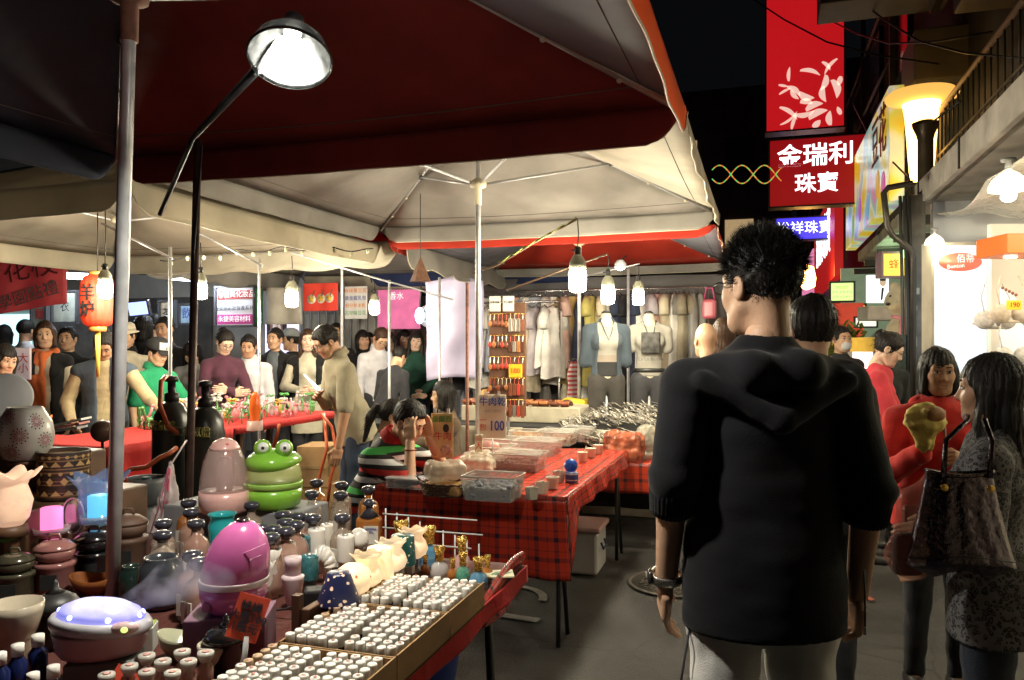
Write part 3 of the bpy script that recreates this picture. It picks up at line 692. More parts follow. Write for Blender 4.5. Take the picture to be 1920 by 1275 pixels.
t=thing('flood_lamp','cool spot lamp with a clear shade before the pink banner','lamp',W(787,592,8.3))
B().sphere((0,0,0),(.05,.04,.085),12,8).obj('bulb',glow('coldspot_glow',(.75,.9,1.),9.),t); B().lathe([(.05,0),(.12,-.09)],16,caps=False).obj('shade',M('clear_shade',(.6,.65,.7),.15,alpha=.5,var=0),t,rot=(PI/2,0,0),loc=(.06,0,.0))
B().tube([(0,0,.08),(.0,.05,.4)],.008,6).obj('arm',blackp,t)
# red paper lantern
lp=W(183,562,5.6); t=thing('paper_lantern','glowing red paper lantern with black characters and yellow tassel','lantern',lp)
rl=M('red_lantern_paper',(.55,.035,.012),.6,emis=.30,ecol=(1.,.07,.02),var=.06)
def lw(r,z,a,i): return (r*(1+.035*abs(math.cos(a*8))),z)
B().lathe([(.06,-.19),(.085,-.175),(.102,-.14),(.110,-.06),(.112,.04),(.105,.12),(.085,.165),(.06,.175)],64,warp=lw).obj('paper',rl,t)
b=B(); b.lathe([(.055,-.225),(.06,-.19)],16); b.lathe([(.06,.175),(.055,.2)],16); b.obj('rim',M('gold_paper',(.45,.22,.05),.5),t)
B().tube([(0,0,-.22),(.004,0,-.55)],[.02,.012],6).obj('tassel',M('yellow_tassel',(.6,.5,.08),.8),t)
text('lettering','羊\n炉',.12,M('ink_black',(.01,.01,.01),.6,var=0),t,(.03*CT-.116*-ST*0,-.118,-.02),rot=(PI/2,0,.12),depth=.006)
B().tube([(0,0,.2),(0,0,.62)],.004,5).obj('cord',wirem,t)
# hanging brown pyramid net
p=W(788,508,5.6); t=thing('hanging_net','brown pyramid shaped net hanging under the blue tarp','net',p)
B().lathe([(.085,-.075),(.08,-.07),(.012,.08),(.004,.1)],4,smooth=False).obj('net',M('brown_net',(.14,.06,.03),.7,var=.3,vs=40,bump=.8,bs=200),t); B().tube([(0,0,.09),(0,0,.55)],.003,5).obj('cord',wirem,t)
# string of small lamps under the cream tents
b=B(); pts=[]
for i in range(40):
    u=i/39; px=300+400*u; pts.append(W(px,488-22*math.sin(u*2.2)+4*math.sin(u*30),6.1))
t=thing('light_string','string of small unlit bulbs under the cream tents','light string',pts[0]); b.tube([p-pts[0] for p in pts],.005,5); b.obj('cable',wirem,t)
for i in range(2,40,3): B().sphere(pts[i]-pts[0]+Vector((0,0,-.02)),(.014,.014,.02),8,6).obj('bulb',M('clear_small_bulb',(.5,.5,.35),.2,var=0),t)

# ---------------------------------------------------------------- far shop fronts behind the crowd
wallm=M('grimy_wall',(.40,.38,.35),.85,var=.35,vs=1.2,bump=.2); wall2=M('pale_panel_wall',(.5,.49,.46),.7,var=.15,vs=2)
YF=9.7
t=thing('shop_building','grimy shop row standing behind the crowd','building',(-9,YF,0))
bb=B(); bb.box((-2.4,2.6,3.2),(13.3,5.2,6.4)); bb.obj('wall',wallm,t)
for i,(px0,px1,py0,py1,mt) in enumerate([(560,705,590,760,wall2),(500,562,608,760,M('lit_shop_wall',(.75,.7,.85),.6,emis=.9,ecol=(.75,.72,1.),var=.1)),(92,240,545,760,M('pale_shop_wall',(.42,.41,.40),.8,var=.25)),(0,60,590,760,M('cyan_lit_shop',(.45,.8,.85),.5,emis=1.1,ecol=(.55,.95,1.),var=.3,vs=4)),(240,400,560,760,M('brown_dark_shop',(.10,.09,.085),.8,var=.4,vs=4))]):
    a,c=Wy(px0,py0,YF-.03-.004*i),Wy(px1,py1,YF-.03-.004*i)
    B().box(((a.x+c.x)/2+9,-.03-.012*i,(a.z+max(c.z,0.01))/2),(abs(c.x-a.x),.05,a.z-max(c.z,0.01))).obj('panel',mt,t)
for k in range(9):
    a=Wy(566+k*15,600,YF-.12); B().box((a.x+9,-.10,1.05),(.035,.03,2.0)).obj('rib',M('grey_rib',(.32,.32,.32),.6),t)
b=B()
for k in range(3):
    b.box((-1.5+k*2.2,-.12,2.75),(1.2,.14,.35),bev=.03)
b.obj('canopy_band',M('dark_band',(.05,.05,.055),.6),t)

def board(name,label,cat,px0,px1,py0,py1,d,mat,th=.06,rz=0.,frame=None,lines=(),front=.004):
    """a flat sign across the street, with its writing as parts; lines = (text, size in photo px, dx, dy in px, material)"""
    s=d/FPX; w=(px1-px0)*s/math.cos(YAW-rz); h=(py1-py0)*s; c=W((px0+px1)/2,(py0+py1)/2,d)
    t=thing(name,label,cat,c,rz)
    B().box((0,0,0),(w,th,h),bev=.008).obj('panel',mat,t)
    if frame:
        b=B(); f=.022
        b.box((0,-.012,h/2+f/2),(w+2*f,th+.03,f)); b.box((0,-.012,-h/2-f/2),(w+2*f,th+.03,f)); b.box((-w/2-f/2,-.012,0),(f,th+.028,h)); b.box((w/2+f/2,-.012,0),(f,th+.028,h)); b.obj('frame',frame,t)
    for (tx,sz,dx,dy,mt) in lines:
        text('lettering',tx,sz*s,mt,t,(dx*s/math.cos(YAW-rz),-th/2-front,-dy*s),rot=(PI/2,0,0))
    return t,w,h,s
ink=M('ink_dark',(.02,.02,.03),.6,var=0); inkr=M('ink_red',(.55,.03,.03),.6,var=0); inkw=M('letter_white',(.8,.8,.8),.5,emis=.35,ecol=(1,1,1),var=0); inkb=M('ink_blue',(.05,.08,.35),.6,var=0); inkg=M('ink_green',(.05,.3,.08),.6,var=0); inko=M('ink_orange',(.7,.25,.05),.6,var=0)
dframe=M('sign_frame_dark',(.07,.07,.08),.5); wsign=M('sign_white_lit',(.62,.62,.68),.5,emis=.10,ecol=(.9,.9,1),var=.06)
t,w,h,s=board('shop_sign','white cosmetics shop sign with red header and magenta band','sign',408,486,540,610,9.4,wsign,.12,0,dframe,[('儷美化妝品',14,10,-22,inkw),('許柔韻彩妝保養系列',9.5,0,4,ink),('永捷美容材料',12,0,24,inkw)],front=.02)
B().box((10*s,-.066,22*s),(60*s,.012,16*s)).obj('header',M('sign_red',(.45,.05,.05),.5,var=.05),t); B().box((0,-.066,-24*s),(78*s,.012,18*s)).obj('band',M('sign_magenta',(.55,.06,.3),.5,var=.05),t)
b=B(); b.box((-30*s,-.066,22*s),(15*s,.012,18*s)); b.obj('emblem',_M['sign_red'],t); b=B()
for sg in(-1,1): b.prism([(-30*s,16*s),(-30*s+sg*2*s,16*s),(-30*s+sg*6*s,28*s),(-30*s+sg*3*s,28*s)],-.078,-.07)
b.obj('emblem_mark',inkw,t)
B().box((43*s,0,0),(8*s,.12,68*s)).obj('side_strip',M('sign_green',(.06,.25,.12),.5),t)
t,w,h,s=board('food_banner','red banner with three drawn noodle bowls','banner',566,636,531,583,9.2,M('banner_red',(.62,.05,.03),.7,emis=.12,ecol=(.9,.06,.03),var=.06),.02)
for k,(dx,dy) in enumerate(((-18,4),(2,3),(20,2))):
    b=B(); b.lathe([(0,0),(9*s,0),(9*s,.006),(0,.007)],18); o=b.obj('bowl',M('bowl_white',(.75,.7,.6),.5),t,loc=(dx*s,-.012,-dy*s)); o.rotation_euler=(PI/2,0,0)
    B().lathe([(0,.007),(6*s,.007),(5*s,.014),(0,.016)],12,warp=lambda r,z,a,i:(r*(1+.2*math.sin(a*5)),z)).obj('food',M('food_yellow',(.65,.4,.05),.6,var=.5,vs=60),o)
    B().tube([(3*s,5*s,.01),(7*s,16*s,.01)],.008,4).obj('chopsticks',M('chopstick',(.2,.08,.05),.6),o)
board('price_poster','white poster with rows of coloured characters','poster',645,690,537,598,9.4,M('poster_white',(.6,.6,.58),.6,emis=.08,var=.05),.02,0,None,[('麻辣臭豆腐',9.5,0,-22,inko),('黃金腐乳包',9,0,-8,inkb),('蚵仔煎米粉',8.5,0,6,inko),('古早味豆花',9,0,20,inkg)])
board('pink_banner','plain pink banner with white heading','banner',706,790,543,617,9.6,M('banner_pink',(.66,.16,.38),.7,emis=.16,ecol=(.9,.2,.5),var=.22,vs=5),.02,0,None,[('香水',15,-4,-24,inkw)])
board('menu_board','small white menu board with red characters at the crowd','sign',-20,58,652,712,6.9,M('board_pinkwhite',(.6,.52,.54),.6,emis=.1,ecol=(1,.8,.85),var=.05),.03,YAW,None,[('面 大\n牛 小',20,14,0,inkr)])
t,w,h,s=board('television','small tilted television screen glowing blue','television',241,281,563,592,8.6,M('tv_black',(.02,.02,.02),.3,var=0),.06,YAW); t.rotation_euler=(math.radians(12),math.radians(-6),YAW)
B().box((0,-.032,0),(w*.86,.008,h*.84)).obj('screen',M('tv_screen',(.2,.3,.8),.3,emis=1.3,ecol=(.35,.45,1.),var=.5,vs=9),t)
b=B(); b.grid(lambda u,v:((u-.5)*.45,-.03*math.sin(u*9)-.05*v*math.sin(u*5),.2-.42*v),16,10)
tag(thick(b.obj('canvas_blind',M('beige_canvas',(.36,.34,.30),.85,bump=.4,bs=12),loc=W(532,572,9.0),rz=0),.01),'beige canvas blind hanging beside the cosmetics sign','blind')
for k,(a_,b2,c_,d_,col,tx) in enumerate(((97,150,548,604,(.45,.47,.40),'衣'),(196,232,556,606,(.55,.50,.50),'美'),(300,330,566,612,(.5,.42,.30),'茶'),(338,366,572,606,(.30,.42,.55),'飲'),(505,535,600,640,(.6,.35,.4),'髮'),(60,92,560,620,(.25,.30,.26),'麵'))):
    board('wall_poster','%s poster marked %s on the far wall behind the crowd'%(['grey green','pale pink','tan','pale blue','rose','dull green'][k],tx),'poster',a_,b2,c_,d_,9.9,M('poster_c%d'%k,col,.6,var=.3,vs=7),.03,0,dframe,[(tx,22,0,0,[ink,inkr,ink,inkb,inkw,inkr][k])])
# left dark red banner
t=thing('stall_banner','dark red stall banner with brush characters, hung on a slant','banner',W(38,532,7.4),YAW)
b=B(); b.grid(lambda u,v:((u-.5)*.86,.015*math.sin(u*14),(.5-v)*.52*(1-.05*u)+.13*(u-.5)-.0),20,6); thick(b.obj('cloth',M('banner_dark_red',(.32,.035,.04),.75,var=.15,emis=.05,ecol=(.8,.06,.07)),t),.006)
text('lettering','炒花枝',.26,M('brush_maroon',(.07,.008,.01),.7,var=0),t,(-.02,-.03,.12),rot=(PI/2,-.18,0)); text('lettering','名學園點禮',.15,M('brush_grey',(.05,.055,.06),.7,var=0),t,(.02,-.03,-.14),rot=(PI/2,-.30,0))
# lilac backdrop sheet beside the clothes stall
b=B(); b.grid(lambda u,v:((u-.5)*.62,.05*math.sin(u*8+v*2)+.02*math.sin(v*14+u*5),1.05*(.5-v)+.05*math.sin(u*3)),24,24)
tag(thick(b.obj('backdrop_sheet',M('lilac_sheet',(.42,.39,.56),.8,bump=.35,bs=8,var=.1),loc=W(851,622,8.3),rz=.15),.005),'pale lilac backdrop sheet hung beside the clothes stall','sheet')

# ---------------------------------------------------------------- the shops on the far side of the lane
XB=1.34
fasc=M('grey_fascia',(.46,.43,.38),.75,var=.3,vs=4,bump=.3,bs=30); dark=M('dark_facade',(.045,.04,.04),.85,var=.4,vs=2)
cream_wall=M('cream_shop_wall',(.72,.66,.52),.6,var=.06); white_wall=M('white_shop_wall',(.75,.74,.72),.5,var=.05)
t=thing('shop_building','dark shop building along the lane with concrete awning and railing','building',(0,0,0))
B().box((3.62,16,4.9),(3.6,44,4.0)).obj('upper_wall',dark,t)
B().box((XB+.55,6.6,2.79),(1.14,11.5,.13),bev=.01).obj('awning_slab',fasc,t)
B().box((XB-.05,4.4,2.80),(.05,6.4,.20),bev=.008).obj('fascia',fasc,t)
for k in range(5): B().box((XB-.08,1.6+k*1.45,2.80),(.012,.02,.21)).obj('joint',dark,t)
B().box((2.78,4.2,1.37),(.1,6.6,2.74)).obj('back_wall',cream_wall,t)
B().box((2.06,7.5,1.37),(1.36,.10,2.74)).obj('side_wall',white_wall,t)
b=B()
def ceil(u,v):
    x=XB+.05+1.35*u; y=1.2+6.15*v; return (x,y,2.62-.05*u+.03*math.sin(v*22+u*6)+.02*math.sin(u*17-v*9)-.10*math.sin(PI*((v*4)%1)))
b.grid(ceil,30,70); thick(b.obj('plastic_ceiling_sheet',M('plastic_sheet',(.62,.60,.52),.28,bump=.8,bs=9,var=.1),t),.004)
for y in np.arange(2.0,9.5,.16): B().tube([(1.5,y,2.86),(1.5,y,3.56)],.008,5).obj('baluster',M('rail_iron',(.10,.075,.05),.6,metal=.4),t)
B().tube([(1.5,1.6,3.58),(1.5,9.5,3.58)],.024,8).obj('handrail',M('rail_wood',(.22,.13,.08),.6),t); B().tube([(1.5,1.6,3.2),(1.5,9.5,3.2)],.012,6).obj('rail',_M['rail_iron'],t)
for k in range(8):
    y=9.5+k*2.6
    B().box((1.36,y,4.6),(.06,.06,3.2)).obj('scaffold_post',_M['rail_iron'],t)
    for z in(3.9,4.7,5.5): B().tube([(1.36,y,z),(1.36,y+2.6,z+.05)],.02,5).obj('scaffold_bar',_M['rail_iron'],t)
b=B()
for k in range(5): b.box((1.9,4.0+k*2.3,4.25),(.5,.75,.5),bev=.02)
for k in range(5): B().box((1.62,4.0+k*2.3,4.25),(.5,.75,.5),bev=.02).obj('air_conditioner',M('old_ac',(.16,.15,.14),.6),t)
for k in range(7):
    B().box((1.42,5.2+k*2.0,4.95),(.06,.9,1.1)).obj('window',M('window_dark',(.02,.022,.03),.15),t)
# dirt on the awning
b=B(); rr=random.Random(3)
for i in range(260):
    b.sphere((XB-.02+rr.random()*.25,1.6+rr.random()*10,2.865),(.03+.05*rr.random(),.04+.06*rr.random(),.012+.03*rr.random()),5,3)
stuff(b.obj('leaf_litter',M('litter',(.05,.035,.025),.9,var=.4),t))
# pillar, pipe
pp=Vector((*c2w((1716-960)/FPX*6.6,6.6),0)); t=thing('shop_pillar','dark pillar with posters and cables at the lane side','pillar',pp)
pm=M('dirty_pillar',(.13,.12,.10),.6,var=.45,vs=7,bump=.3,bs=30)
B().box((0,0,1.38),(.13,.16,2.76),bev=.01).obj('shaft',pm,t)
for k,(x,r) in enumerate(((-.085,.018),(-.05,.012),(-.12,.014))): B().tube([(x,-.1,0.9-.2*k),(x+.01,-.1,1.8),(x-.01,-.1,2.75)],r,7).obj('conduit',M('conduit_dark',(.05,.05,.045),.5),t)
b=B(); b.box((-.15,-.12,1.0),(.12,.02,1.2)); b.obj('notice_board',M('notice_green',(.04,.055,.045),.6,var=.6,vs=30),t)
rr=random.Random(5)
for k in range(10): B().box((-.02+rr.uniform(-.03,.03),-.085,.7+k*.14),(.05*rr.random()+.02,.006,.04+.06*rr.random()),rz=0).obj('sticker',M('torn_paper',(.4,.38,.33),.8,var=.3),t)
t0=W(1690,350,6.3)
tag(B().tube([W(1712,343,6.2),W(1665,352,6.3),W(1657,362,6.3),W(1664,425,6.3),W(1672,440,6.3),W(1708,468,6.4),W(1712,485,6.42),W(1712,820,6.42)],.024,10).obj('drain_pipe',M('pipe_dark',(.07,.06,.05),.4,metal=.4,var=.3)),'dark bent drain pipe running down the shop pillar','pipe')
# light box inside the shop
t,w,h,s=board('light_box','tall glowing white lingerie light box with red oval emblem','sign',1741,1842,462,700,6.2,M('lightbox_white',(.28,.31,.32),.4,emis=.72,ecol=(.82,.95,1.),var=.03),.12,YAW,M('box_frame_cream',(.55,.50,.40),.5),[('Bonton',34,2,108,M('faint_letter',(.55,.7,.75),.5,emis=.7,ecol=(.6,.8,.85),var=0))],front=.006)
b=B(); b.lathe([(0,0),(1,0),(1,.008),(0,.01)],32); o=b.obj('emblem',M('oval_red',(.62,.13,.08),.4,emis=.55,ecol=(1.,.22,.12),var=0),t,loc=(0,-.062,88*s)); o.rotation_euler=(PI/2,0,0); o.scale=(40*s,17*s,1)
text('lettering','佰蒂',17*s,inkw,t,(8*s,-.08,93*s)); text('lettering','Bonton',11*s,inkw,t,(-10*s,-.08,80*s),rot=(PI/2,-.1,0))
b=B(); b.tube([(-14*s,-.064,-5*s),(6*s,-.064,-28*s),(18*s,-.064,-8*s),(22*s,-.064,10*s)],.004,4); b.obj('swirl',M('swirl_lilac',(.6,.62,.75),.4,emis=.9,ecol=(.7,.75,.9),var=0),t)
B().box((0,0,-.66),(w+.05,.14,.34)).obj('plinth',white_wall,t)
t=thing('fascia_band','orange fascia band inside the bright shop','shop fitting',W(1900,468,5.3),YAW); B().box((.06,0,.02),(.42,.35,.13),bev=.006).obj('band',M('orange_panel',(.72,.17,.03),.45,var=.04,emis=.12,ecol=(1,.2,.03)),t)
B().lathe([(.04,-.055),(.04,-.048)],16,c=(-.02,-.0,0)).obj('downlight',glow('downlight',(1,.9,.7),12),t)
t=thing('display_wall','cream display wall with curved white shelf back inside the shop','shop fitting',W(1905,640,5.9),YAW)
B().box((.06,0,0),(.52,.05,1.75)).obj('panel',M('lit_cream_panel',(.75,.70,.60),.6,emis=.12,ecol=(1.,.92,.75),var=.04),t); b=B(); b.prism([(-.14,-.75),(.3,-.75),(.3,.16),(.16,.20),(0,.28),(-.1,.38),(-.14,.40)],-.05,-.03); b.obj('shelf_back',M('lit_white_panel',(.8,.82,.84),.5,emis=.3,ecol=(.9,.96,1.),var=.03),t)
def bra(label,px,py,d,col):
    t=thing('brassiere',label,'brassiere',W(px,py,d),YAW,group='underwear on display')
    for s in(-1,1):
        sdf_obj('cup',[ell((s*.075,0,0),(.072,.05,.068),k=.01)],.012,col,t); B().tube([(s*.09,-.02,.06),(s*.10,0,.16),(s*.06,.02,.26)],.005,5).obj('strap',col,t)
    B().tube([(-.15,.02,-.02),(-.05,-.01,-.055),(.05,-.01,-.055),(.15,.02,-.02)],.012,6).obj('band',col,t)
lace=M('pale_lace',(.72,.60,.50),.7,var=.2,vs=40); lace2=M('white_lace',(.75,.72,.70),.7,var=.2,vs=40)
bra('pale lace brassiere under the yellow 190 tag',1896,588,5.4,lace); bra('white lace brassiere below the 190 tag',1900,668,5.4,lace2); bra('white lace brassiere hanging nearest the light box',1866,600,5.6,lace2)
t,w,h,s=board('price_tag','yellow price tag reading 190','price tag',1887,1915,563,581,5.2,M('tag_yellow',(.75,.55,.03),.5,emis=.2,ecol=(1,.75,.05),var=0),.01,YAW,None,[('190',13,0,0,inkr)])
t=thing('garland','string of brown heart shapes hanging in the shop','garland',W(1880,540,5.5),YAW)
for k in range(5): B().sphere((.018*k*1.3,0,-.012*k),(.012,.006,.011),8,6).obj('heart',M('brown_heart',(.35,.12,.06),.5),t)
# pendant lamps of the shop
def pendant(label,px,py,d,w):
    s=d/FPX*w/2; t=thing('pendant_lamp',label,'lamp',W(px,py,d),0,group='shop pendant lamps')
    B().lathe([(s*1.0,-s*.35),(s*1.02,-s*.2),(s*.85,s*.2),(s*.5,s*.55),(s*.2,s*.75)],24,caps=False).obj('shade',M('pendant_glass',(.85,.8,.6),.3,emis=1.1,ecol=(1.,.88,.55),var=0),t)
    B().lathe([(s*.2,-s*.95),(s*.38,-s*.8),(s*.4,-s*.3),(s*.3,-.0)],12).obj('bulb',glow('pendant_bulb',(1.,.92,.68),100),t)
    b=B(); b.lathe([(s*.2,s*.75),(s*.18,s*1.2),(s*.4,s*1.25),(s*.4,s*1.4)],12); b.obj('mount',alum,t)
pendant('pale mushroom shaped pendant lamp hanging in the bright shop',1891,345,4.6,68)
pendant('low pendant lamp deeper inside the bright shop, beyond the pillar',1752,452,6.05,34)
# unseen fill lamps added deeper in, standing in for the shop's own lighting
for y,x,lb in((3.2,2.2,'nearest'),(4.6,2.3,'middle'),(5.6,2.25,'farthest')):
    t=thing('pendant_lamp','unseen fill lamp added deep inside the shop, '+lb+' of three in a row','lamp',(x,y,2.40),0,'shop pendant lamps'); B().lathe([(.02,-.07),(.045,-.05),(.045,.03),(.03,.06)],12).obj('bulb',_M['pendant_bulb'],t); B().tube([(0,0,.05),(0,0,.2)],.008,5).obj('cord',alum,t)
# street lamp
sp=Vector((*c2w((1728-960)/FPX*6.9,6.9),2.86)); t=thing('street_lamp','orange glowing street lamp with flat disc hat above the awning','lamp',sp); of=glow('lamp_orange',(1.,.55,.13),5.)
B().lathe([(.085,.12),(.10,.2),(.125,.55),(.14,.72),(.16,.81)],24,c=(.02,.12,0)).obj('glass',of,t)
B().lathe([(.15,.80),(.29,.84),(.30,.87),(.27,.90),(.10,.92)],32,c=(.02,.12,0)).obj('hat',M('lamp_hat',(.65,.40,.15),.5,emis=.7,ecol=(1,.5,.1),var=0),t)
B().lathe([(.075,0),(.065,.05),(.065,.44),(.075,.48),(.105,.55),(.11,.58),(.06,.6)],20,c=(.02,-.06,0)).obj('post',M('lamp_post_dark',(.10,.075,.045),.4,metal=.5),t)
# signs over the lane
sred=M('lit_sign_red',(.42,.02,.02),.4,emis=.30,ecol=(1.,.015,.022),var=.25,vs=1.1)
sframe=M('sign_frame_black',(.015,.015,.015),.4)
t,w,h,s=board('vertical_sign','tall glowing red sign with pale branching pattern','sign',1444,1572,-170,246,11.2,sred,.25,0,sframe)
pat=M('pale_pink_print',(.75,.45,.38),.5,emis=.55,ecol=(1.,.62,.52),var=0); rr=random.Random(11)
def leaf(a,b_,wd,bend=.0,y=-.131):
    a,b_=Vector(a),Vector(b_); dv=b_-a; n=Vector((-dv.y,dv.x))*.5; pts=[]
    for i in range(13):
        u=i/12; c=a+dv*u+n*bend*4*u*(1-u); pts.append((c,wd*(math.sin(PI*(.12+.88*u))**.8)*.5))
    vs=[];n0=n.normalized()
    for c,q in pts: vs+= [((c+n0*q).x,y,(c+n0*q).y),((c-n0*q).x,y,(c-n0*q).y)]
    return vs,[(2*i,2*i+1,2*i+3,2*i+2) for i in range(12)]
def pl(px,py): return ((px-1508)*s,-(py-38)*s)
L_=[((1480,155),(1482,128),4,.1),((1462,160),(1480,165),3,0),((1478,165),(1500,185),6,.25),((1498,178),(1525,190),8,-.3),((1463,178),(1485,168),3,.1),((1484,172),(1498,190),5,-.2),((1500,195),(1522,200),7,.2),
    ((1500,137),(1535,150),5,.25),((1538,125),(1552,142),4,.2),((1564,122),(1542,150),4,-.2),((1545,150),(1535,178),7,.25),((1540,170),(1545,200),7,-.3),((1555,160),(1563,195),8,.3),((1570,155),(1566,172),6,0),
    ((1464,202),(1495,228),5,.2),((1465,235),(1495,212),3,-.2),((1485,245),(1494,218),4,.1),((1510,212),(1540,202),8,.3),((1490,218),(1525,213),6,-.3),((1515,228),(1548,215),8,.25),((1522,244),(1535,232),7,-.1),((1552,243),(1552,216),7,.2),((1570,225),(1564,210),5,0)]
for (a,b_,wd,bd) in L_:
    v,f=leaf(pl(*a),pl(*b_),wd*s*1.6,bd); B().add(v,f).obj('leaf_print',pat,t)
lit=M('letter_glow',(.85,.9,.95),.4,emis=1.6,ecol=(.85,.95,1.),var=0)
t,w,h,s=board('shop_sign','red jewellery sign with large white characters 金瑞利珠寶','sign',1452,1612,262,386,10.8,M('lit_sign_dark_red',(.28,.01,.012),.4,emis=.2,ecol=(.75,.012,.018),var=.25,vs=1.2),.22,0,sframe)
text('lettering','金瑞利',45*s,lit,t,(-4*s,-.115,28*s),bold=.5*s); text('lettering','珠寶',39*s,lit,t,(-2*s,-.115,-24*s),bold=.4*s)
for z in(.43,-.43): B().tube([(w/2,.0,z*h/1),(w/2+.5,0,z*h)],.02,6).obj('bracket',sframe,t)
t,w,h,s=board('shop_sign','blue lit jewellery sign with white script characters','sign',1462,1578,409,449,15.,M('lit_sign_blue',(.05,.04,.5),.4,emis=.75,ecol=(.06,.05,.95),var=.35,vs=2.),.2,0,sframe)
text('lettering','裕祥珠寶',25*s,lit,t,(-12*s,-.105,0),rot=(PI/2,0,0))
board('sign_box','grey underside of a sign box above the lane','sign',1548,1760,-160,14,7.4,M('grey_box',(.20,.19,.18),.6),.5,0)
# signs on the wall plane
def wall_sign(label,y0,y1,z0,z1,mat,x=1.25):
    t=thing('shop_sign',label,'sign',(x,(y0+y1)/2,(z0+z1)/2)); B().box((0,0,0),(.14,y1-y0,z1-z0),bev=.01).obj('panel',mat,t); return t
pas=M('pastel_picture',(.7,.7,.5),.25,var=0,emis=.35); N,L,b_=nodes(pas)
tc=N.new('ShaderNodeTexCoord'); vo=N.new('ShaderNodeTexNoise'); vo.inputs['Scale'].default_value=1.9; vo.inputs['Detail'].default_value=1.5; L.new(tc.outputs['Object'],vo.inputs['Vector'])
cr=N.new('ShaderNodeValToRGB'); L.new(vo.outputs['Fac'],cr.inputs[0]); e=cr.color_ramp.elements; e[0].position=.32; e[0].color=(.6,.28,.4,1); e[1].position=.66; e[1].color=(.75,.5,.02,1)
for p_,c_ in((.42,(.25,.55,.5,1)),(.5,(.75,.7,.45,1)),(.57,(.65,.62,.1,1))): k=e.new(p_); k.color=c_
L.new(cr.outputs[0],b_.inputs['Base Color']); L.new(cr.outputs[0],b_.inputs['Emission Color'])
t=wall_sign('pastel picture sign along the shop wall beside the street lamp',8.45,12.6,2.92,4.05,pas)
for k,(yy,cc) in enumerate(((8.2,(.6,.1,.3)),(8.6,(.7,.4,.05)),(9.4,(.2,.4,.6)),(10.2,(.5,.15,.5)),(11.0,(.3,.5,.15)))):
    B().sphere((-.07,yy-9.9,-.35+.1*(k%2)),(.01,.16,.16),12,8).obj('print',M('print%d'%k,cc,.4,emis=.4,ecol=cc,var=.3),t)
text('lettering','豆花',.55,inkr,t,(-.075,-1.4,.2),rot=(PI/2,0,-PI/2),depth=.004)
t=wall_sign('red wall sign with white vertical strokes far down the lane',14.5,20.0,2.7,4.3,M('lit_sign_red2',(.4,.02,.02),.4,emis=.22,ecol=(1.,.03,.03),var=.1))
text('lettering','銀樓珠寶',.95,lit,t,(-.075,0,.1),rot=(PI/2,0,-PI/2),depth=.004)
wall_sign('orange and violet wall sign at the far end of the lane',20.6,26,2.3,3.9,M('lit_sign_violet',(.3,.1,.4),.4,emis=.6,ecol=(.8,.25,.45),var=.6,vs=.8))
tag(B().lathe([(.02,-.2),(.14,-.15),(.16,0),(.12,.2),(.03,.24)],16).obj('far_street_lamp',glow('far_orange',(1.,.5,.12),14.),loc=W(1512,522,14.)),'orange street lamp glowing far down the lane','lamp')
# rope light
for ph,lb in((0,'twisted coloured rope light strung over the lane, first strand'),(PI,'twisted coloured rope light strung over the lane, second strand')):
    b=B(); b.tube([W(1335+130*i/60,327-17*math.sin(i/60*2*PI*1.55+ph+.5),10.2) for i in range(61)],.008,6)
    tag(b.obj('rope_light',ramp_mat('rope_glow%d'%int(ph),0,[(0,(1.,.25,.05)),(.35,(.2,.9,.2)),(.7,(1.,.5,.1))],emis=.38,scale=14.,bump=0)),lb,'rope light')
# overhead cables
for k,(a,c) in enumerate(((W(1400,-10,9.),W(1760,120,6.5)),(W(1560,40,10.),W(1860,60,5.5)),(W(1580,150,12.),W(1700,330,7.)),(W(1600,-10,8.),W(1920,110,5.)),(W(1640,230,9.),W(1800,190,6.)))):
    m_=(a+c)/2-Vector((0,0,.18)); tag(B().tube([a,a.lerp(m_,.5)-Vector((0,0,.03)),m_,m_.lerp(c,.5)-Vector((0,0,.03)),c],.009,5).obj('overhead_cable',wirem),['black cable sagging from the tall red sign to the railing','black cable crossing high over the lane','cable running behind the jewellery sign to the lamp','cable dropping from the sign box to the near railing','short cable looped by the street lamp'][k],'cable')
# second shop: toy shop with claw machines
t=thing('toy_shop','lit toy shop opening behind the pillar with pale walls','shop',(0,0,0))
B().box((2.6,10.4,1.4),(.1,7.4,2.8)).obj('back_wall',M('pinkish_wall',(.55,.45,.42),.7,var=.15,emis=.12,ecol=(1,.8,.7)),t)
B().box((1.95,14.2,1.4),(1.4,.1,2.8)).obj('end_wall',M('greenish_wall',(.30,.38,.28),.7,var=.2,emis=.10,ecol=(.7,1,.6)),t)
for k in range(5): B().box((1.95,8+k*1.3,2.66),(1.2,.10,.08)).obj('beam',M('beam_dark',(.06,.06,.055),.6),t)
B().box((1.5,10,2.5),(.1,1.5,.08)).obj('tube_light',glow('green_tube',(.6,1.,.55),3.),t); B().box((1.9,8.3,2.55),(.5,.1,.05)).obj('tube_light',glow('warm_tube',(1.,.85,.6),6.),t)
board('shop_sign','small green lit sign with coloured lines of text','sign',1560,1597,531,564,10.2,M('lit_green',(.5,.75,.2),.4,emis=.75,ecol=(.65,1.,.3),var=.1),.08,0,sframe,[('MOST',8,0,-8,inko),('アイスモデル',6,0,1,inkb),('いらっしゃい',5.5,0,9,inkg)])
board('shop_sign','yellow lit square sign high in the toy shop','sign',1650,1692,477,518,8.6,M('lit_yellow',(.85,.6,.05),.4,emis=.85,ecol=(1.,.72,.1),var=.12),.12,YAW,M('sign_frame_mauve',(.45,.3,.35),.5),[('蜂',20,0,0,inkr)])
t,w,h,s=board('poster','pale lit poster of a man in a dark tie','poster',1625,1665,516,568,9.0,M('lit_pale',(.75,.8,.8),.4,emis=.7,ecol=(.9,1.,1.),var=.05),.05,YAW)
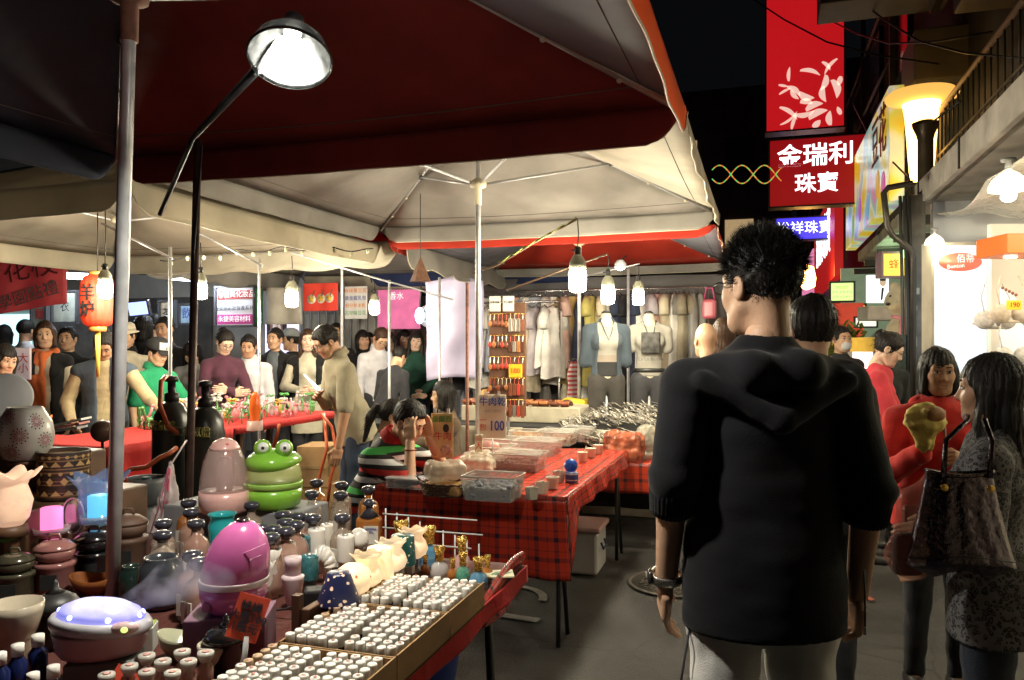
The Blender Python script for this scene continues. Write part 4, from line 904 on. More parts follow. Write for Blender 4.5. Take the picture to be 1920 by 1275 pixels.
b=B(); b.sphere((8*s,-.03,12*s),(6*s,.005,7*s),12,8); b.obj('print',M('print_face',(.55,.4,.33),.6,emis=.3),t); b=B(); b.sphere((8*s,-.03,17*s),(6.2*s,.006,4*s),12,6); b.prism([(6*s,2*s),(10*s,2*s),(7*s,-20*s),(4*s,-22*s)],-.034,-.028); b.obj('print',ink,t)
tag(B().box((0,0,0),(.36,.3,.16),bev=.02).obj('box_shelf',M('cream_box',(.6,.56,.48),.6),loc=W(1647,588,8.9),rz=YAW),'cream box shelf under the pale lit poster','shelf')
for k,(a_,b2,c_,d_,dd,col,lb) in enumerate(((1602,1620,572,592,11.5,(1.,.35,.05),'small orange lit sign above the flower plant'),(1606,1640,596,612,10.8,(.9,.9,.8),'long white lit shelf sign in the toy shop'),(1540,1556,566,596,13.,(.8,.1,.15),'red lit sign at the far end of the toy shop row'),(1560,1590,572,584,12.,(.3,.8,1.),'narrow cyan lit sign below the green one'))):
    board('shop_sign',lb,'sign',a_,b2,c_,d_,dd,M('lit_small%d'%k,col,.4,emis=.6,ecol=col,var=.3,vs=6),.06,0,sframe)
# plush bear
bp=W(1688,650,7.9); t=thing('plush_bear','huge cream plush bear with pink scarf sitting on the claw machine','plush bear',bp,YAW)
fur=M('cream_fur',(.55,.50,.36),.95,var=.15,vs=20,bump=.9,bs=90,sheen=.4)
sdf_obj('body',[ell((.06,0,.10),(.2,.17,.24),k=.04),cap((-.02,-.1,.03),(-.26,-.22,-.03),.085,.075,k=.04),cap((-.05,-.05,.2),(-.12,-.12,.05),.06,.055,k=.03),ell((0,-.02,.45),(.155,.15,.145),k=.03),ell((-.10,-.09,.41),(.075,.07,.06),k=.03),ell((-.06,0,.6),(.05,.03,.05),k=.02),ell((.13,0,.59),(.05,.03,.05),k=.02)],.014,fur,t,post=lambda F,P:F+.004*wav(P,60,2))
b=B(); b.sphere((-.175,-.11,.42),(.022,.025,.018)); b.obj('nose',ink,t); b=B(); b.sphere((-.055,-.155,.48),.017); b.obj('eye',ink,t); b=B(); b.sphere((-.13,-.07,.5),.015); b.obj('eye',ink,t)
B().tube([(-.14,-.12,.30),(0,-.15,.27),(.14,-.1,.30)],.03,8,flat=.6).obj('scarf',M('pink_scarf',(.6,.25,.35),.8),t); B().tube([(-.05,-.15,.28),(-.08,-.2,.12)],.03,8,flat=.4).obj('scarf_end',_M['pink_scarf'],t)
def claw(label,px,d,rz):
    p=Vector((*c2w((px-960)/FPX*d,d),0)); t=thing('claw_machine',label,'claw machine',p,rz,'claw machines')
    B().box((0,0,.42),(.6,.6,.84),bev=.02).obj('cabinet',M('machine_white',(.6,.6,.62),.4),t); B().box((0,0,1.52),(.6,.6,.14),bev=.02).obj('header',M('machine_yellow',(.75,.45,.05),.5,emis=.3,ecol=(1,.6,.1),var=.3,vs=8),t)
    B().box((0,-.01,.88),(.62,.63,.09),bev=.01).obj('rail',M('machine_orange',(.7,.3,.1),.5,var=.3,vs=9),t)
    for sx in(-1,1):
        for sy in(-1,1): B().box((sx*.28,sy*.28,1.19),(.04,.04,.54)).obj('corner_post',_M['machine_white'],t)
    B().box((0,.27,1.19),(.54,.02,.54)).obj('back_panel',M('machine_pink_light',(.8,.6,.6),.5,emis=1.0,ecol=(1,.85,.85),var=.2),t)
    rr=random.Random(px)
    for k in range(16): B().sphere((rr.uniform(-.2,.2),rr.uniform(-.2,.2),.95+rr.random()*.1),rr.uniform(.04,.07),8,6).obj('toy',M('toy%d'%(k%5),[(.7,.1,.1),(.7,.7,.65),(.7,.5,.05),(.1,.3,.6),(.6,.3,.5)][k%5],.8),t)
    B().box((0,-.285,1.19),(.52,.006,.54)).obj('pane',M('machine_glass',(.8,.85,.9),.05,alpha=.12,var=0),t)
claw('white claw machine with pink lit toys beneath the plush bear',1672,7.6,YAW); claw('claw machine farther down the lane with red toys',1610,10.5,.2)
t=thing('potted_flowers','bushy yellow green flower plant in the toy shop entrance','plant',Vector((*c2w((1592-960)/FPX*9.4,9.4),0)))
B().lathe([(.13,0),(.18,.35),(.16,.35)],16).obj('pot',M('clay_pot',(.3,.12,.06),.8),t); B().tube([(0,0,.3),(.01,0,.9)],.02,6).obj('stem',M('plant_stem',(.08,.12,.04),.8),t)
rg=np.random.default_rng(4); b=B()
for k in range(420):
    d=rg.normal(size=3); d/=np.linalg.norm(d); p=Vector((0,0,1.45))+Vector(d*A3((.2,.2,.34))*rg.uniform(.4,1)); a=rg.normal(size=3)*.045; c=rg.normal(size=3)*.02
    b.add([p,p+Vector(a+c),p+Vector(a*2),p+Vector(a-c)],[(0,1,2,3)])
stuff(b.obj('crown',M('leaf_yellow_green',(.16,.20,.03),.6,var=.5,vs=12),t))
tag(B().box((0,0,0),(.42,.06,.5),bev=.01).obj('red_shop_board',M('board_red',(.5,.05,.03),.6,emis=.25,ecol=(1,.1,.05),var=.3),loc=W(1588,602,11.),rz=0),'red board standing in the far toy shop','board')
# dark houses that close the lane
for k,(x,y,w_,h_) in enumerate(((-3.5,32,9,11),(5.5,36,8,13))):
    t=thing('far_building',['dark far building closing the lane on the stall side','taller dark far building closing the lane on the shop side'][k],'building',(x,y,0))
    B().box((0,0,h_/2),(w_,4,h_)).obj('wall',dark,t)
    for i in range(4):
        for j in range(3): B().box((-w_/2+1.2+i*2,-2.02,2.5+j*3),(1,.06,1.3)).obj('window',_M['window_dark'] if (i+j+k)%4 else M('window_dim_lit',(.5,.4,.2),.4,emis=.25,ecol=(1,.7,.35)),t)
# ---------------------------------------------------------------- materials of the goods
def plaid(name,base,scale=9.,dark=(.02,.02,.03),emis=0,gloss=.6):
    if name in _M: return _M[name]
    m=bpy.data.materials.new(name); m.use_nodes=True; N,L,b=nodes(m); tc=N.new('ShaderNodeTexCoord'); sx=N.new('ShaderNodeSeparateXYZ'); L.new(tc.outputs['UV'],sx.inputs[0])
    def band(o,sc,off,lo,hi):
        a=N.new('ShaderNodeMath'); a.operation='MULTIPLY_ADD'; a.inputs[1].default_value=sc; a.inputs[2].default_value=off; L.new(o,a.inputs[0])
        f=N.new('ShaderNodeMath'); f.operation='FRACT'; L.new(a.outputs[0],f.inputs[0])
        g=N.new('ShaderNodeMath'); g.operation='LESS_THAN'; g.inputs[1].default_value=hi; L.new(f.outputs[0],g.inputs[0]); return g.outputs[0]
    def add(*o):
        r=o[0]
        for q in o[1:]:
            a=N.new('ShaderNodeMath'); a.operation='ADD'; L.new(r,a.inputs[0]); L.new(q,a.inputs[1]); r=a.outputs[0]
        return r
    def mul(o,v):
        a=N.new('ShaderNodeMath'); a.operation='MULTIPLY'; a.inputs[1].default_value=v; L.new(o,a.inputs[0]); return a.outputs[0]
    bx=add(mul(band(sx.outputs[0],scale,0,0,.22),.48),mul(band(sx.outputs[0],scale,.35,0,.05),.42),mul(band(sx.outputs[1],scale,0,0,.22),.48),mul(band(sx.outputs[1],scale,.35,0,.05),.42))
    mx=N.new('ShaderNodeMix'); mx.data_type='RGBA'; mx.clamp_factor=True; L.new(bx,mx.inputs[0]); mx.inputs[6].default_value=(*base,1); mx.inputs[7].default_value=(*dark,1)
    L.new(mx.outputs[2],b.inputs['Base Color']); b.inputs['Roughness'].default_value=gloss
    _M[name]=m; return m
def uvsheet(name,fn,nu,nv,mat,parent,su=1.,sv=1.,t=.003):
    b=B(); b.grid(fn,nu,nv); me=b.mesh(name); uv=me.uv_layers.new(name='UVMap')
    co=[(i%(nu+1)/nu*su, i//(nu+1)/nv*sv) for i in range((nu+1)*(nv+1))]
    for l in me.loops: uv.data[l.index].uv=co[l.vertex_index]
    o=obj(name,me,mat,parent); 
    if t: thick(o,t)
    return o
def glassy(name,col,alpha=.5,rough=.06):
    m=M(name,col,rough,var=.1,alpha=alpha,spec=.8,coat=.3); return m
GL={'amber':glassy('amber_glass',(.45,.16,.03),.78),'clear':glassy('clear_liquid_glass',(.42,.33,.26),.5),'rose':glassy('rose_liquid_glass',(.45,.26,.2),.6),'teal':glassy('teal_glass',(.02,.42,.45),.62),'blue':glassy('blue_glass',(.10,.32,.50),.62),'green':glassy('green_glass',(.10,.42,.28),.6),'pale':glassy('pale_glass',(.65,.62,.6),.55),'pinkg':glassy('pink_glass',(.7,.42,.40),.55)}
gold=M('gold_metal',(.85,.55,.13),.25,metal=1.,var=.25,vs=90,bump=.8,bs=130)
white_cer=M('white_ceramic',(.66,.62,.56),.3,var=.06,coat=.3); teal_cer=M('teal_ceramic',(.03,.13,.15),.3,var=.5,vs=70,coat=.3); lilac_cer=M('lilac_ceramic',(.55,.44,.46),.35,var=.06)
lidm=M('knob_lid',(.035,.035,.05),.25,var=.1,coat=.4); cardb=M('cardboard',(.33,.20,.09),.85,var=.2,vs=9,bump=.2); woodd=M('dark_wood',(.11,.055,.028),.5,var=.35,vs=12)
redcloth=cloth('red_cloth',(.42,.02,.018)); plaid_red=plaid('plaid_cloth',(.55,.045,.02),10.,gloss=.22); plaid2=plaid('plaid_cloth_far',(.60,.05,.015),9.,gloss=.55)

# ================================================================ near fragrance stall
ZT=.80
t=thing('stall_table','fragrance stall table covered in red cloth with plaid hem','table',(0,0,0))
B().box((-1.94,1.70,ZT-.02),(2.44,1.40,.035),bev=.004).obj('top',woodd,t); B().box((-2.24,2.50,ZT-.02),(1.84,.19,.035),bev=.004).obj('back_board',woodd,t)
uvsheet('cloth',lambda u,v:(-3.15+2.43*u,1.0+1.41*v,ZT+.003+.002*math.sin(u*60)*math.sin(v*40)),60,40,cloth('table_cover',(.085,.022,.016)),t,2.4,1.5,.002)
uvsheet('cloth_side',lambda u,v:(-.716+.006*math.sin(u*24)*v+.008*v,.98+1.43*u,ZT+.004-.05*v),60,8,redcloth,t,1.5,.2)
uvsheet('cloth_corner',lambda u,v:(-.73+.02*v*math.sin(u*5)+.008*math.sin(v*9),2.02+.40*u,ZT+.05*math.sin(u*2.2)*(1-v)+.004-.07*v),24,10,plaid_red,t,.6,.25)
for x,y in((-.80,1.15),(-.82,2.32),(-3.0,1.15),(-3.0,2.32)): B().tube([(x+.0,y,ZT-.04),(x+.03,y+.02,0)],.014,8).obj('leg',blackp,t)
t=thing('display_riser','low cloth covered riser at the back of the fragrance stall','riser',(0,0,0)); B().box((-1.80,2.46,.865),(.54,.24,.125),bev=.006).obj('box',M('grey_box_board',(.22,.22,.23),.7),t)
t=thing('display_riser','stepped wooden riser under the patterned pots','riser',(0,0,0)); B().box((-2.62,2.10,.90),(.95,.5,.195),bev=.006).obj('lower_step',woodd,t); B().box((-2.72,2.24,1.06),(.75,.24,.115),bev=.006).obj('upper_step',woodd,t)
# --- trays of little bottles
capm=M('cap_white',(.72,.69,.63),.45,var=.08,vs=40); capt=M('cap_tan',(.50,.34,.20),.5,var=.1); bodym=M('vial_dark',(.015,.012,.012),.15,var=0)
vial_b=B().lathe([(.0092,0),(.0098,.004),(.0098,.04),(.007,.046)],10).mesh('vial_body')
def capmesh(): return B().lathe([(.0094,.043),(.0101,.045),(.0101,.066),(.0093,.068)],14).mesh('cap')
cmw,cmt=capmesh(),capmesh(); dotm=B().lathe([(.004,.0683),(.004,.0687)],8).mesh('print_dot')
for me,m in((vial_b,bodym),(cmw,capm),(cmt,capt),(dotm,M('dot_red',(.55,.25,.2),.6,var=0))): me.materials.append(m)
TR=[(1.74,1.98,'farthest'),(1.455,1.735,'middle'),(1.17,1.45,'nearest')]; rr=random.Random(2)
for (y0,y1,nm) in TR:
    x0,x1=-.985,-.705; t=thing('bottle_tray','%s of the three cardboard trays of white capped vials'%nm,'tray',((x0+x1)/2,(y0+y1)/2,ZT+.006)); w,l=x1-x0,y1-y0; h=.058
    B().box((0,0,.002),(w,l,.004)).obj('floor',cardb,t)
    for sx in(-1,1): B().box((sx*(w/2-.002),0,h/2+.004),(.004,l,h+.004+.006*(sx>0)),).obj('wall',cardb,t)
    for sy in(-1,1): B().box((0,sy*(l/2-.002),h/2+.004),(w-.010,.004,h)).obj('wall',cardb,t)
    B().box((-.005,0,h/2-.012),(.004,l-.01,h-.03)).obj('divider',cardb,t)
    ny=int((l-.02)/.0272)
    for half in(-1,1):
        for i in range(5):
            for j in range(ny):
                if rr.random()<.04 or (half<0 and i==4 and rr.random()<.2): continue
                x=half*(w/4)+(i-2)*.0255-.003; y=-l/2+.024+j*.0272; tan=half<0 and i==0 and j>ny-5
                r=thing('vial','tiny dark vial with %s cap in the %s cardboard tray'%('tan' if tan else 'white',nm),'bottle',((x0+x1)/2+x+rr.uniform(-.001,.001),(y0+y1)/2+y+rr.uniform(-.001,.001),ZT+.0105+rr.uniform(0,.003)),rr.random()*6,'capped vials in the trays')
                r.rotation_euler=(rr.uniform(-.03,.03),rr.uniform(-.03,.03),rr.random()*6)
                obj('body',vial_b,None,r); o=obj('cap',cmt if tan else cmw,None,r)
                o.scale=(1,1,rr.uniform(.97,1.02))
                if rr.random()<.55: obj('print_dot',dotm,None,r)
# --- wooden rail with lit night lamps
t=thing('lamp_rail','brown wooden rail holding the row of little night lamps','rail',(0,0,0)); B().box((-1.025,1.93,ZT+.045),(.022,.62,.075),bev=.003).obj('board',woodd,t); B().box((-1.0,1.95,ZT+.012),(.03,.58,.02)).obj('ledge',woodd,t); B().box((-1.045,1.62,ZT+.06),(.02,.02,.11)).obj('post',woodd,t)
def shade(kind,mat,t,s=1.):
    if kind=='cone': pf=[(.046,0),(.047,.003),(.026,.062),(.024,.066)]; w=None
    elif kind=='ball': pf=[(.018,0),(.034,.008),(.042,.026),(.042,.04),(.034,.056),(.02,.066)]; w=lambda r,z,a,i:(r*(1+.012*math.sin(z*900)),z)
    elif kind=='flute': pf=[(.02,0),(.034,.01),(.040,.024),(.034,.042),(.024,.056),(.028,.066),(.038,.074)]; w=lambda r,z,a,i:(r*(1+(.10*math.cos(a*7) if i>4 else 0)),z+(.005*math.cos(a*7) if i==6 else 0))
    else: pf=[(.034,0),(.035,.004),(.03,.07),(.028,.074)]; w=None
    return B().lathe([(r*s,z*s) for r,z in pf],32,warp=w).obj('shade',mat,t)
def blotch(name,base,spot,scale,emis,thr=.6):
    if name in _M: return _M[name]
    m=bpy.data.materials.new(name); m.use_nodes=True; N,L,b=nodes(m); tc=N.new('ShaderNodeTexCoord'); n=N.new('ShaderNodeTexVoronoi'); n.inputs['Scale'].default_value=scale; L.new(tc.outputs['Object'],n.inputs['Vector'])
    n2=N.new('ShaderNodeTexNoise'); n2.inputs['Scale'].default_value=scale*1.7; L.new(tc.outputs['Object'],n2.inputs['Vector'])
    a=N.new('ShaderNodeMath'); a.operation='MULTIPLY_ADD'; a.inputs[1].default_value=.6; L.new(n2.outputs['Fac'],a.inputs[0]); L.new(n.outputs['Distance'],a.inputs[2])
    g=N.new('ShaderNodeMath'); g.operation='LESS_THAN'; g.inputs[1].default_value=thr; L.new(a.outputs[0],g.inputs[0])
    mx=N.new('ShaderNodeMix'); mx.data_type='RGBA'; L.new(g.outputs[0],mx.inputs[0]); mx.inputs[6].default_value=(*base,1); mx.inputs[7].default_value=(*spot,1); L.new(mx.outputs[2],b.inputs['Base Color']); b.inputs['Roughness'].default_value=.35
    if emis: L.new(mx.outputs[2],b.inputs['Emission Color']); b.inputs['Emission Strength'].default_value=emis; m.cycles.emission_sampling='NONE'
    _M[name]=m; return m
WARM=(1.,.72,.38)
NL=[('cone',blotch('navy_blossom_shade',(.012,.015,.05),(.85,.6,.4),55,.25,.52),'navy night lamp shade with pale blossoms, lit'),('ball',blotch('cherry_shade',(1.,.74,.42),(.8,.13,.05),38,.42,.42),'round lit night lamp with orange blossoms'),('flute',M('milk_shade_a',(.8,.65,.45),.4,emis=.45,ecol=WARM,var=.05),'fluted milky lit night lamp with wavy rim'),('cyl',blotch('leafy_shade',(1.,.78,.45),(.35,.4,.1),30,.4,.38),'lit night lamp painted with green stems'),('flute',blotch('violet_shade',(1.,.76,.48),(.35,.2,.4),30,.4,.36),'lit night lamp painted with violet flowers'),('cyl',blotch('teal_lace_shade',(.01,.06,.05),(.9,.65,.4),70,.3,.45),'dark teal lace night lamp, lit'),('flute',M('milk_shade_b',(.85,.62,.42),.4,emis=.42,ecol=(1.,.66,.36),var=.05),'tall milky lit night lamp at the end of the rail')]
for k,(kd,mt,lb) in enumerate(NL):
    y=1.715+.072*k; t=thing('night_lamp',lb,'lamp',(-1.0,y,ZT+.024),0,'lit night lamps on the rail'); B().box((0,0,.024),(.026,.022,.048),bev=.004).obj('plug',white_cer,t)
    o=shade(kd,mt,t,1.12); o.location=(.012,-.004,.05)
# black adapter
t=thing('power_adapter','black boxy power adapter at the near end of the lamp rail','adapter',Wz(598,1160,ZT),.5); B().box((0,0,.045),(.075,.055,.07),bev=.006).obj('case',blackp,t)
for k in range(7): B().box((.016+.0042*k-.012,-.0275,.048),(.0018,.003,.04)).obj('slot',M('slot_grey',(.06,.06,.06),.6),t)
B().tube([(-.03,0,.05),(-.08,.0,.03),(-.15,.05,.01)],.003,5).obj('cable',wirem,t)
# --- big fragrance bottles with dark knob lids
def make_flask(kind):
    t=thing('flask','','bottle',(0,0,0)); g=GL[kind]
    B().lathe([(.030,0),(.036,.004),(.037,.03),(.036,.085),(.030,.103),(.014,.116),(.013,.128)],6 if kind!='rose' else 20,smooth=True).obj('glass',g,t)
    B().lathe([(.031,.006),(.032,.075),(.028,.09)],6,smooth=False).obj('liquid',{'amber':M('liq_amber',(.42,.13,.02),.15,var=.2,vs=30),'clear':M('liq_pale',(.40,.31,.25),.2,var=.2,vs=30,alpha=.75),'rose':M('liq_rose',(.38,.22,.17),.2,var=.2,vs=30,alpha=.85)}[kind],t)
    o=B().lathe([(.012,.128),(.014,.132),(.0225,.139),(.0245,.147),(.022,.155),(.012,.159)],20).obj('lid',lidm,t)
    B().box((0,-.034,.04),(.034,.004,.05)).obj('label',M('label_cream',(.62,.58,.5),.6,var=.1),t)
    return t
FL=[('amber',628,290),('clear',603,348),('amber',487,340),('clear',752,302),('clear',748,353),('amber',888,325),('clear',757,470),('rose',608,472),('rose',540,463),('rose',458,455),('rose',470,495),('rose',522,507),('rose',355,522),('rose',410,530),('rose',473,540),('rose',397,570),('clear',313,365),('clear',300,405)]
FL=[(k,360+x/2.685,800+y/2.685) for k,x,y in FL]+[(k,x/2.8,820+y/2.8) for k,x,y in(('amber',990,355),('rose',1005,405),('clear',858,465),('rose',1030,465),('clear',853,525),('rose',1010,635),('rose',1048,672))]
proto={k:make_flask(k) for k in('amber','clear','rose')}; used=set(); rr=random.Random(8)
FLN={'amber':'amber perfume flask with dark knob lid among the flasks','clear':'clear faceted perfume flask with dark knob lid among the flasks','rose':'round rose tinted perfume flask with dark knob lid among the flasks'}
for k,px,py in FL:
    zl=ZT+.147*1.08; p=Wz(px,py,zl); p.z=ZT+.007
    if k in used: o=copy_tree(proto[k],p,rr.uniform(-.4,.8))
    else: o=proto[k]; o.location=p; o.rotation_euler=(0,0,.3); used.add(k)
    o['label']=FLN[k]; o['group']='perfume flasks with knob lids'; o.scale=(1.08,)*3
t=thing('perfume_jar','large amber perfume jar with printed paper label at the wire rack','bottle',Wz(692,1022,ZT+.01)+Vector((0,0,0)),YAW)
B().box((0,0,.05),(.085,.06,.10),bev=.012).obj('glass',GL['amber'],t); B().box((.012,-.0325,.042),(.05,.003,.062)).obj('label',M('label_cream2',(.6,.57,.5),.6),t); text('lettering','AROMA\n OIL',.011,inkb,t,(.012,-.0355,.058)); B().lathe([(.034,.10),(.012,.125),(.012,.135),(.024,.145),(.012,.16)],16).obj('lid',lidm,t)
# --- white ceramic lamps and burners behind the rail
def cer(label,kind,px,py,hh,wpx,mat,ztop=None):
    z=ztop or ZT+hh; p=Wz(px,py,z); d=dep(p); r=wpx/2/FPX*d; p.z=ZT+.006
    t=thing('ceramic_lamp',label,'lamp',p,0,'unlit ceramic lamps')
    H=hh
    if kind=='cyl': B().lathe([(r*.75,0),(r*.75,H*.35),(r*.98,H*.36),(r,H*.4),(r,H*.95),(r*.92,H),(r*.45,H*1.0)],28).obj('shade',mat,t); B().lathe([(r*.4,H*1.0),(r*.38,H*1.03),(.004,H*1.035)],14).obj('top',M('silver_top',(.6,.6,.6),.3,metal=.8),t)
    if kind=='flute': B().lathe([(r*.7,0),(r*.55,H*.3),(r*.8,H*.55),(r*.7,H*.8),(r*1.05,H)],28,warp=lambda R,z,a,i:(R*(1+(.12*math.cos(a*5) if i==4 else 0)),z+(.006*math.cos(a*5) if i==4 else 0))).obj('shade',mat,t)
    if kind=='cup': B().lathe([(r*.4,0),(r*.55,H*.06),(r*.7,H*.2),(r*.98,H*.58),(r,H*.63),(r*.72,H*.66)],28).obj('bowl',mat,t); B().lathe([(r*.7,H*.66),(r*.72,H*.9),(r*.78,H),(r*.3,H*.98)],28,warp=lambda R,z,a,i:(R*(1+.05*math.cos(a*6)*(i==2)),z)).obj('shade',mat,t)
    if kind=='dome': B().lathe([(r*.5,0),(r*.5,H*.5),(r,H*.52),(r,H*.66),(r*.8,H*.88),(r*.4,H*.98),(.005,H)],28,warp=lambda R,z,a,i:(R*(1+.02*math.sin(z*700)),z)).obj('shade',mat,t)
    if kind=='shell':
        b=B(); b.grid(lambda u,v:(r*1.3*math.cos(u*PI)*(.15+v),-.02-.02*math.sin(v*PI)-.0035*math.cos(u*PI*14)*v,H*.45+H*.55*math.sin(u*PI)*v),56,8); thick(b.obj('shade',mat,t),.004); B().lathe([(r*.5,0),(r*.45,H*.5)],16).obj('base',mat,t)
    return t
def r2(x,y): return 360+x/2.685,800+y/2.685
cer('plain white cylinder ceramic lamp behind the lilac cup','cyl',*r2(477,590),.125,33,white_cer); cer('tall white cylinder ceramic lamp among the flasks','cyl',*r2(627,522),.135,32,white_cer); cer('white embossed cylinder ceramic lamp by the dome lamp','cyl',*r2(773,556),.125,32,white_cer)
cer('dark teal patterned cylinder lamp farther back','cyl',*r2(553,560),.12,32,teal_cer); cer('dark teal patterned cylinder lamp nearer the rail','cyl',*r2(593,655),.11,33,teal_cer)
cer('white fluted ceramic vase lamp beside the pink egg humidifier','flute',*r2(405,630),.13,34,white_cer); cer('small white fluted ceramic lamp nearest the pink egg humidifier','flute',*r2(388,690),.10,24,white_cer)
cer('lilac ceramic cup lamp with small chimney','cup',*r2(508,668),.135,42,lilac_cer); cer('white ribbed shell lamp','shell',*r2(682,600),.11,34,white_cer); cer('white ribbed dome lamp with orange flower','dome',*r2(838,520),.115,38,white_cer); cer('small cone lamp with printed flowers','cyl',*r2(678,500),.13,24,blotch('flower_cone',(.62,.58,.5),(.5,.15,.25),45,0,.4))
# --- perfume bottles with gold crowns
def crown(label,px,py,wpx,hpx,g,cut=False):
    p=Wz(px,py,ZT+.006); d=dep(p); s=d/FPX; r=wpx/2*s; H=hpx*s; t=thing('crown_bottle',label,'bottle',p,.3,'perfume bottles with gold crowns')
    B().lathe([(r*.7,0),(r,H*.05),(r*1.02,H*.25),(r*.8,H*.45),(r*.35,H*.54),(r*.3,H*.58)],8 if cut else 20,smooth=not cut).obj('glass',GL[g],t)
    B().lathe([(r*.42,H*.57),(r*.5,H*.6),(r*.44,H*.78),(r*.58,H*.96),(r*.5,H),(r*.2,H*.99)],16,warp=lambda R,z,a,i:(R*(1+.08*math.cos(a*8)*(i>=3)),z+(.004*math.cos(a*8) if i>=4 else 0))).obj('crown',gold,t)
crown('large blue faceted perfume bottle with tall gold crown','' or 805,1062,42,74,'blue',True); crown('white square perfume bottle with gold cap',824,1084,36,58,'pale'); crown('small gold crowned bottle beside the white square one',797,1076,18,34,'amber'); crown('rosy tall perfume bottle with gold crown',866,1074,34,66,'pinkg'); crown('short gold capped bottle between the rosy and green ones',849,1086,20,38,'amber'); crown('pale green perfume bottle with gold crown',868,1092,28,56,'green'); crown('turquoise perfume bottle with gold crown at the table corner',897,1102,36,56,'blue'); crown('gold capped bottle at the plaid cloth corner',914,1088,22,46,'amber'); crown('large pale blue crystal bottle beside the night lamps',752,1068,48,90,'blue',True)
t=thing('gift_card','cream card with green leaf print at the table corner','card',Wz(934,1076,ZT+.03),.4); B().box((0,0,.0),(.09,.07,.004)).obj('card',M('card_cream',(.62,.58,.36),.6),t); b=B()
for k in range(4): b.add(*leaf((-.02+.01*k,-.02),(.01+.012*k,.015-.01*(k%2)),.01,.2,y=0))
b.v=[(x,z,.0035) for x,y,z in b.v]; b.obj('leaf_print',M('leaf_print_green',(.05,.16,.08),.6),t)
# wire rack at the back
t=thing('wire_rack','white wire grid rack standing at the back of the fragrance stall','rack',(0,0,0)); wm=M('white_wire',(.62,.60,.55),.4,var=0); x0,x1=Wy(718,980,2.44).x,Wy(905,980,2.44).x
for i in range(5): z=.74+i*.047; B().tube([(x0,2.44,z),(x1-.02*(i%3),2.44,z)],.0028,5).obj('wire',wm,t)
for i in range(9): x=x0+.008+i*.0425; B().tube([(x,2.444,.72),(x,2.444,.945-.012*i)],.0028,5).obj('wire',wm,t)
# --- humidifiers
p=Wz(437,1142,.905); t=thing('egg_humidifier','pink egg shaped humidifier standing on a mauve box','humidifier',p,YAW)
pk=M('pink_plastic',(.52,.12,.33),.22,var=.05,coat=.4); pk2=M('grey_pink_band',(.55,.45,.46),.35)
tilt=lambda R,z,a,i:(R*(1-.0*i),z)
def egg(pf,mat,nm):
    b=B(); b.lathe(pf,36); b.v=[(x+max(0,z-.05)*.15,y,z) for x,y,z in b.v]; return b.obj(nm,mat,t)
egg([(.052,0),(.064,.012),(.072,.035),(.0745,.06)],pk,'base'); egg([(.0755,.060),(.0765,.063),(.0765,.072),(.0755,.075)],pk2,'band'); egg([(.0745,.075),(.0735,.10),(.069,.13),(.059,.158),(.044,.181),(.024,.197),(.012,.2)],pk,'shell'); egg([(.014,.197),(.016,.203),(.010,.207),(.006,.2)],M('chrome',(.6,.6,.6),.15,metal=1.),'nozzle')
for k in range(2):
    b=B(); b.tube([((.06-.004*k)*math.cos(a)*(1-.12*k)+.02+.02*k,-(.066-.008*k)*math.sin(a)*1.0,.115+.025*k+.018*math.cos(a)) for a in np.linspace(.5,2.5,10)],.0012,5); b.obj('seam',M('pink_seam',(.62,.25,.45),.3),t)
B().box((-.035,-.062,.025),(.02,.014,.02),bev=.003).obj('knob',M('mauve_knob',(.3,.08,.18),.4),t)
t2=thing('mauve_box','mauve cardboard box under the pink egg humidifier','box',(p.x-.005,p.y,ZT+.006),YAW+.1); B().box((0,0,.048),(.175,.13,.096),bev=.003).obj('carton',M('mauve_carton',(.20,.10,.15),.6,var=.1),t2)
p=W(421,955,2.72); t=thing('cone_humidifier','tall bullet shaped humidifier with clear pink tank','humidifier',(p.x,p.y,.93),YAW); ppk=M('pale_pink_plastic',(.72,.42,.38),.25,var=.04,coat=.3)
B().lathe([(.07,0),(.083,.01),(.085,.05),(.083,.075)],32).obj('base',ppk,t); o=B().lathe([(.083,.075),(.080,.12),(.070,.175),(.056,.212),(.052,.218)],32,caps=False).obj('tank',M('clear_pink_tank',(.62,.45,.42),.1,alpha=.3,var=0,spec=.7),t); thick(o,.003)
B().lathe([(.053,.216),(.05,.225),(.036,.244),(.015,.254),(.002,.256)],24).obj('cap',ppk,t); B().lathe([(.03,.05),(.028,.15),(.018,.19)],20).obj('core',M('tank_core',(.45,.33,.3),.25,alpha=.6,var=0),t); B().sphere((.018,-.03,.235),(.01,.008,.006),8,6).obj('spout',M('spout_red',(.55,.06,.04),.4),t)
p=W(512,948,2.80); t=thing('frog_humidifier','lime green frog shaped humidifier with bulging eyes','humidifier',(p.x,p.y,.93),YAW)
gr=M('lime_plastic',(.22,.50,.05),.22,var=.05,coat=.4); gr2=M('lime_clear_tank',(.48,.52,.20),.15,alpha=.8,var=.05,spec=.7)
B().lathe([(.075,0),(.094,.012),(.100,.045),(.101,.07)],36).obj('base',gr,t); B().lathe([(.101,.071),(.103,.09),(.103,.092),(.098,.094)],36).obj('band',M('lime_light',(.35,.62,.12),.25),t); B().lathe([(.099,.093),(.099,.115),(.092,.15),(.085,.165)],36).obj('tank',gr2,t)
sdf_obj('head',[ell((0,-.005,.165),(.092,.096,.045),k=.02),ell((0,-.04,.16),(.07,.065,.03),k=.02),cap((-.06,.05,.15),(.06,.05,.15),.03,k=.03)],.007,gr,t,post=lambda F,P: np.maximum(F,(.148+.22*np.maximum(0,np.abs(P[...,0])-.03)*0+.14*P[...,1]+.0)-P[...,2]))
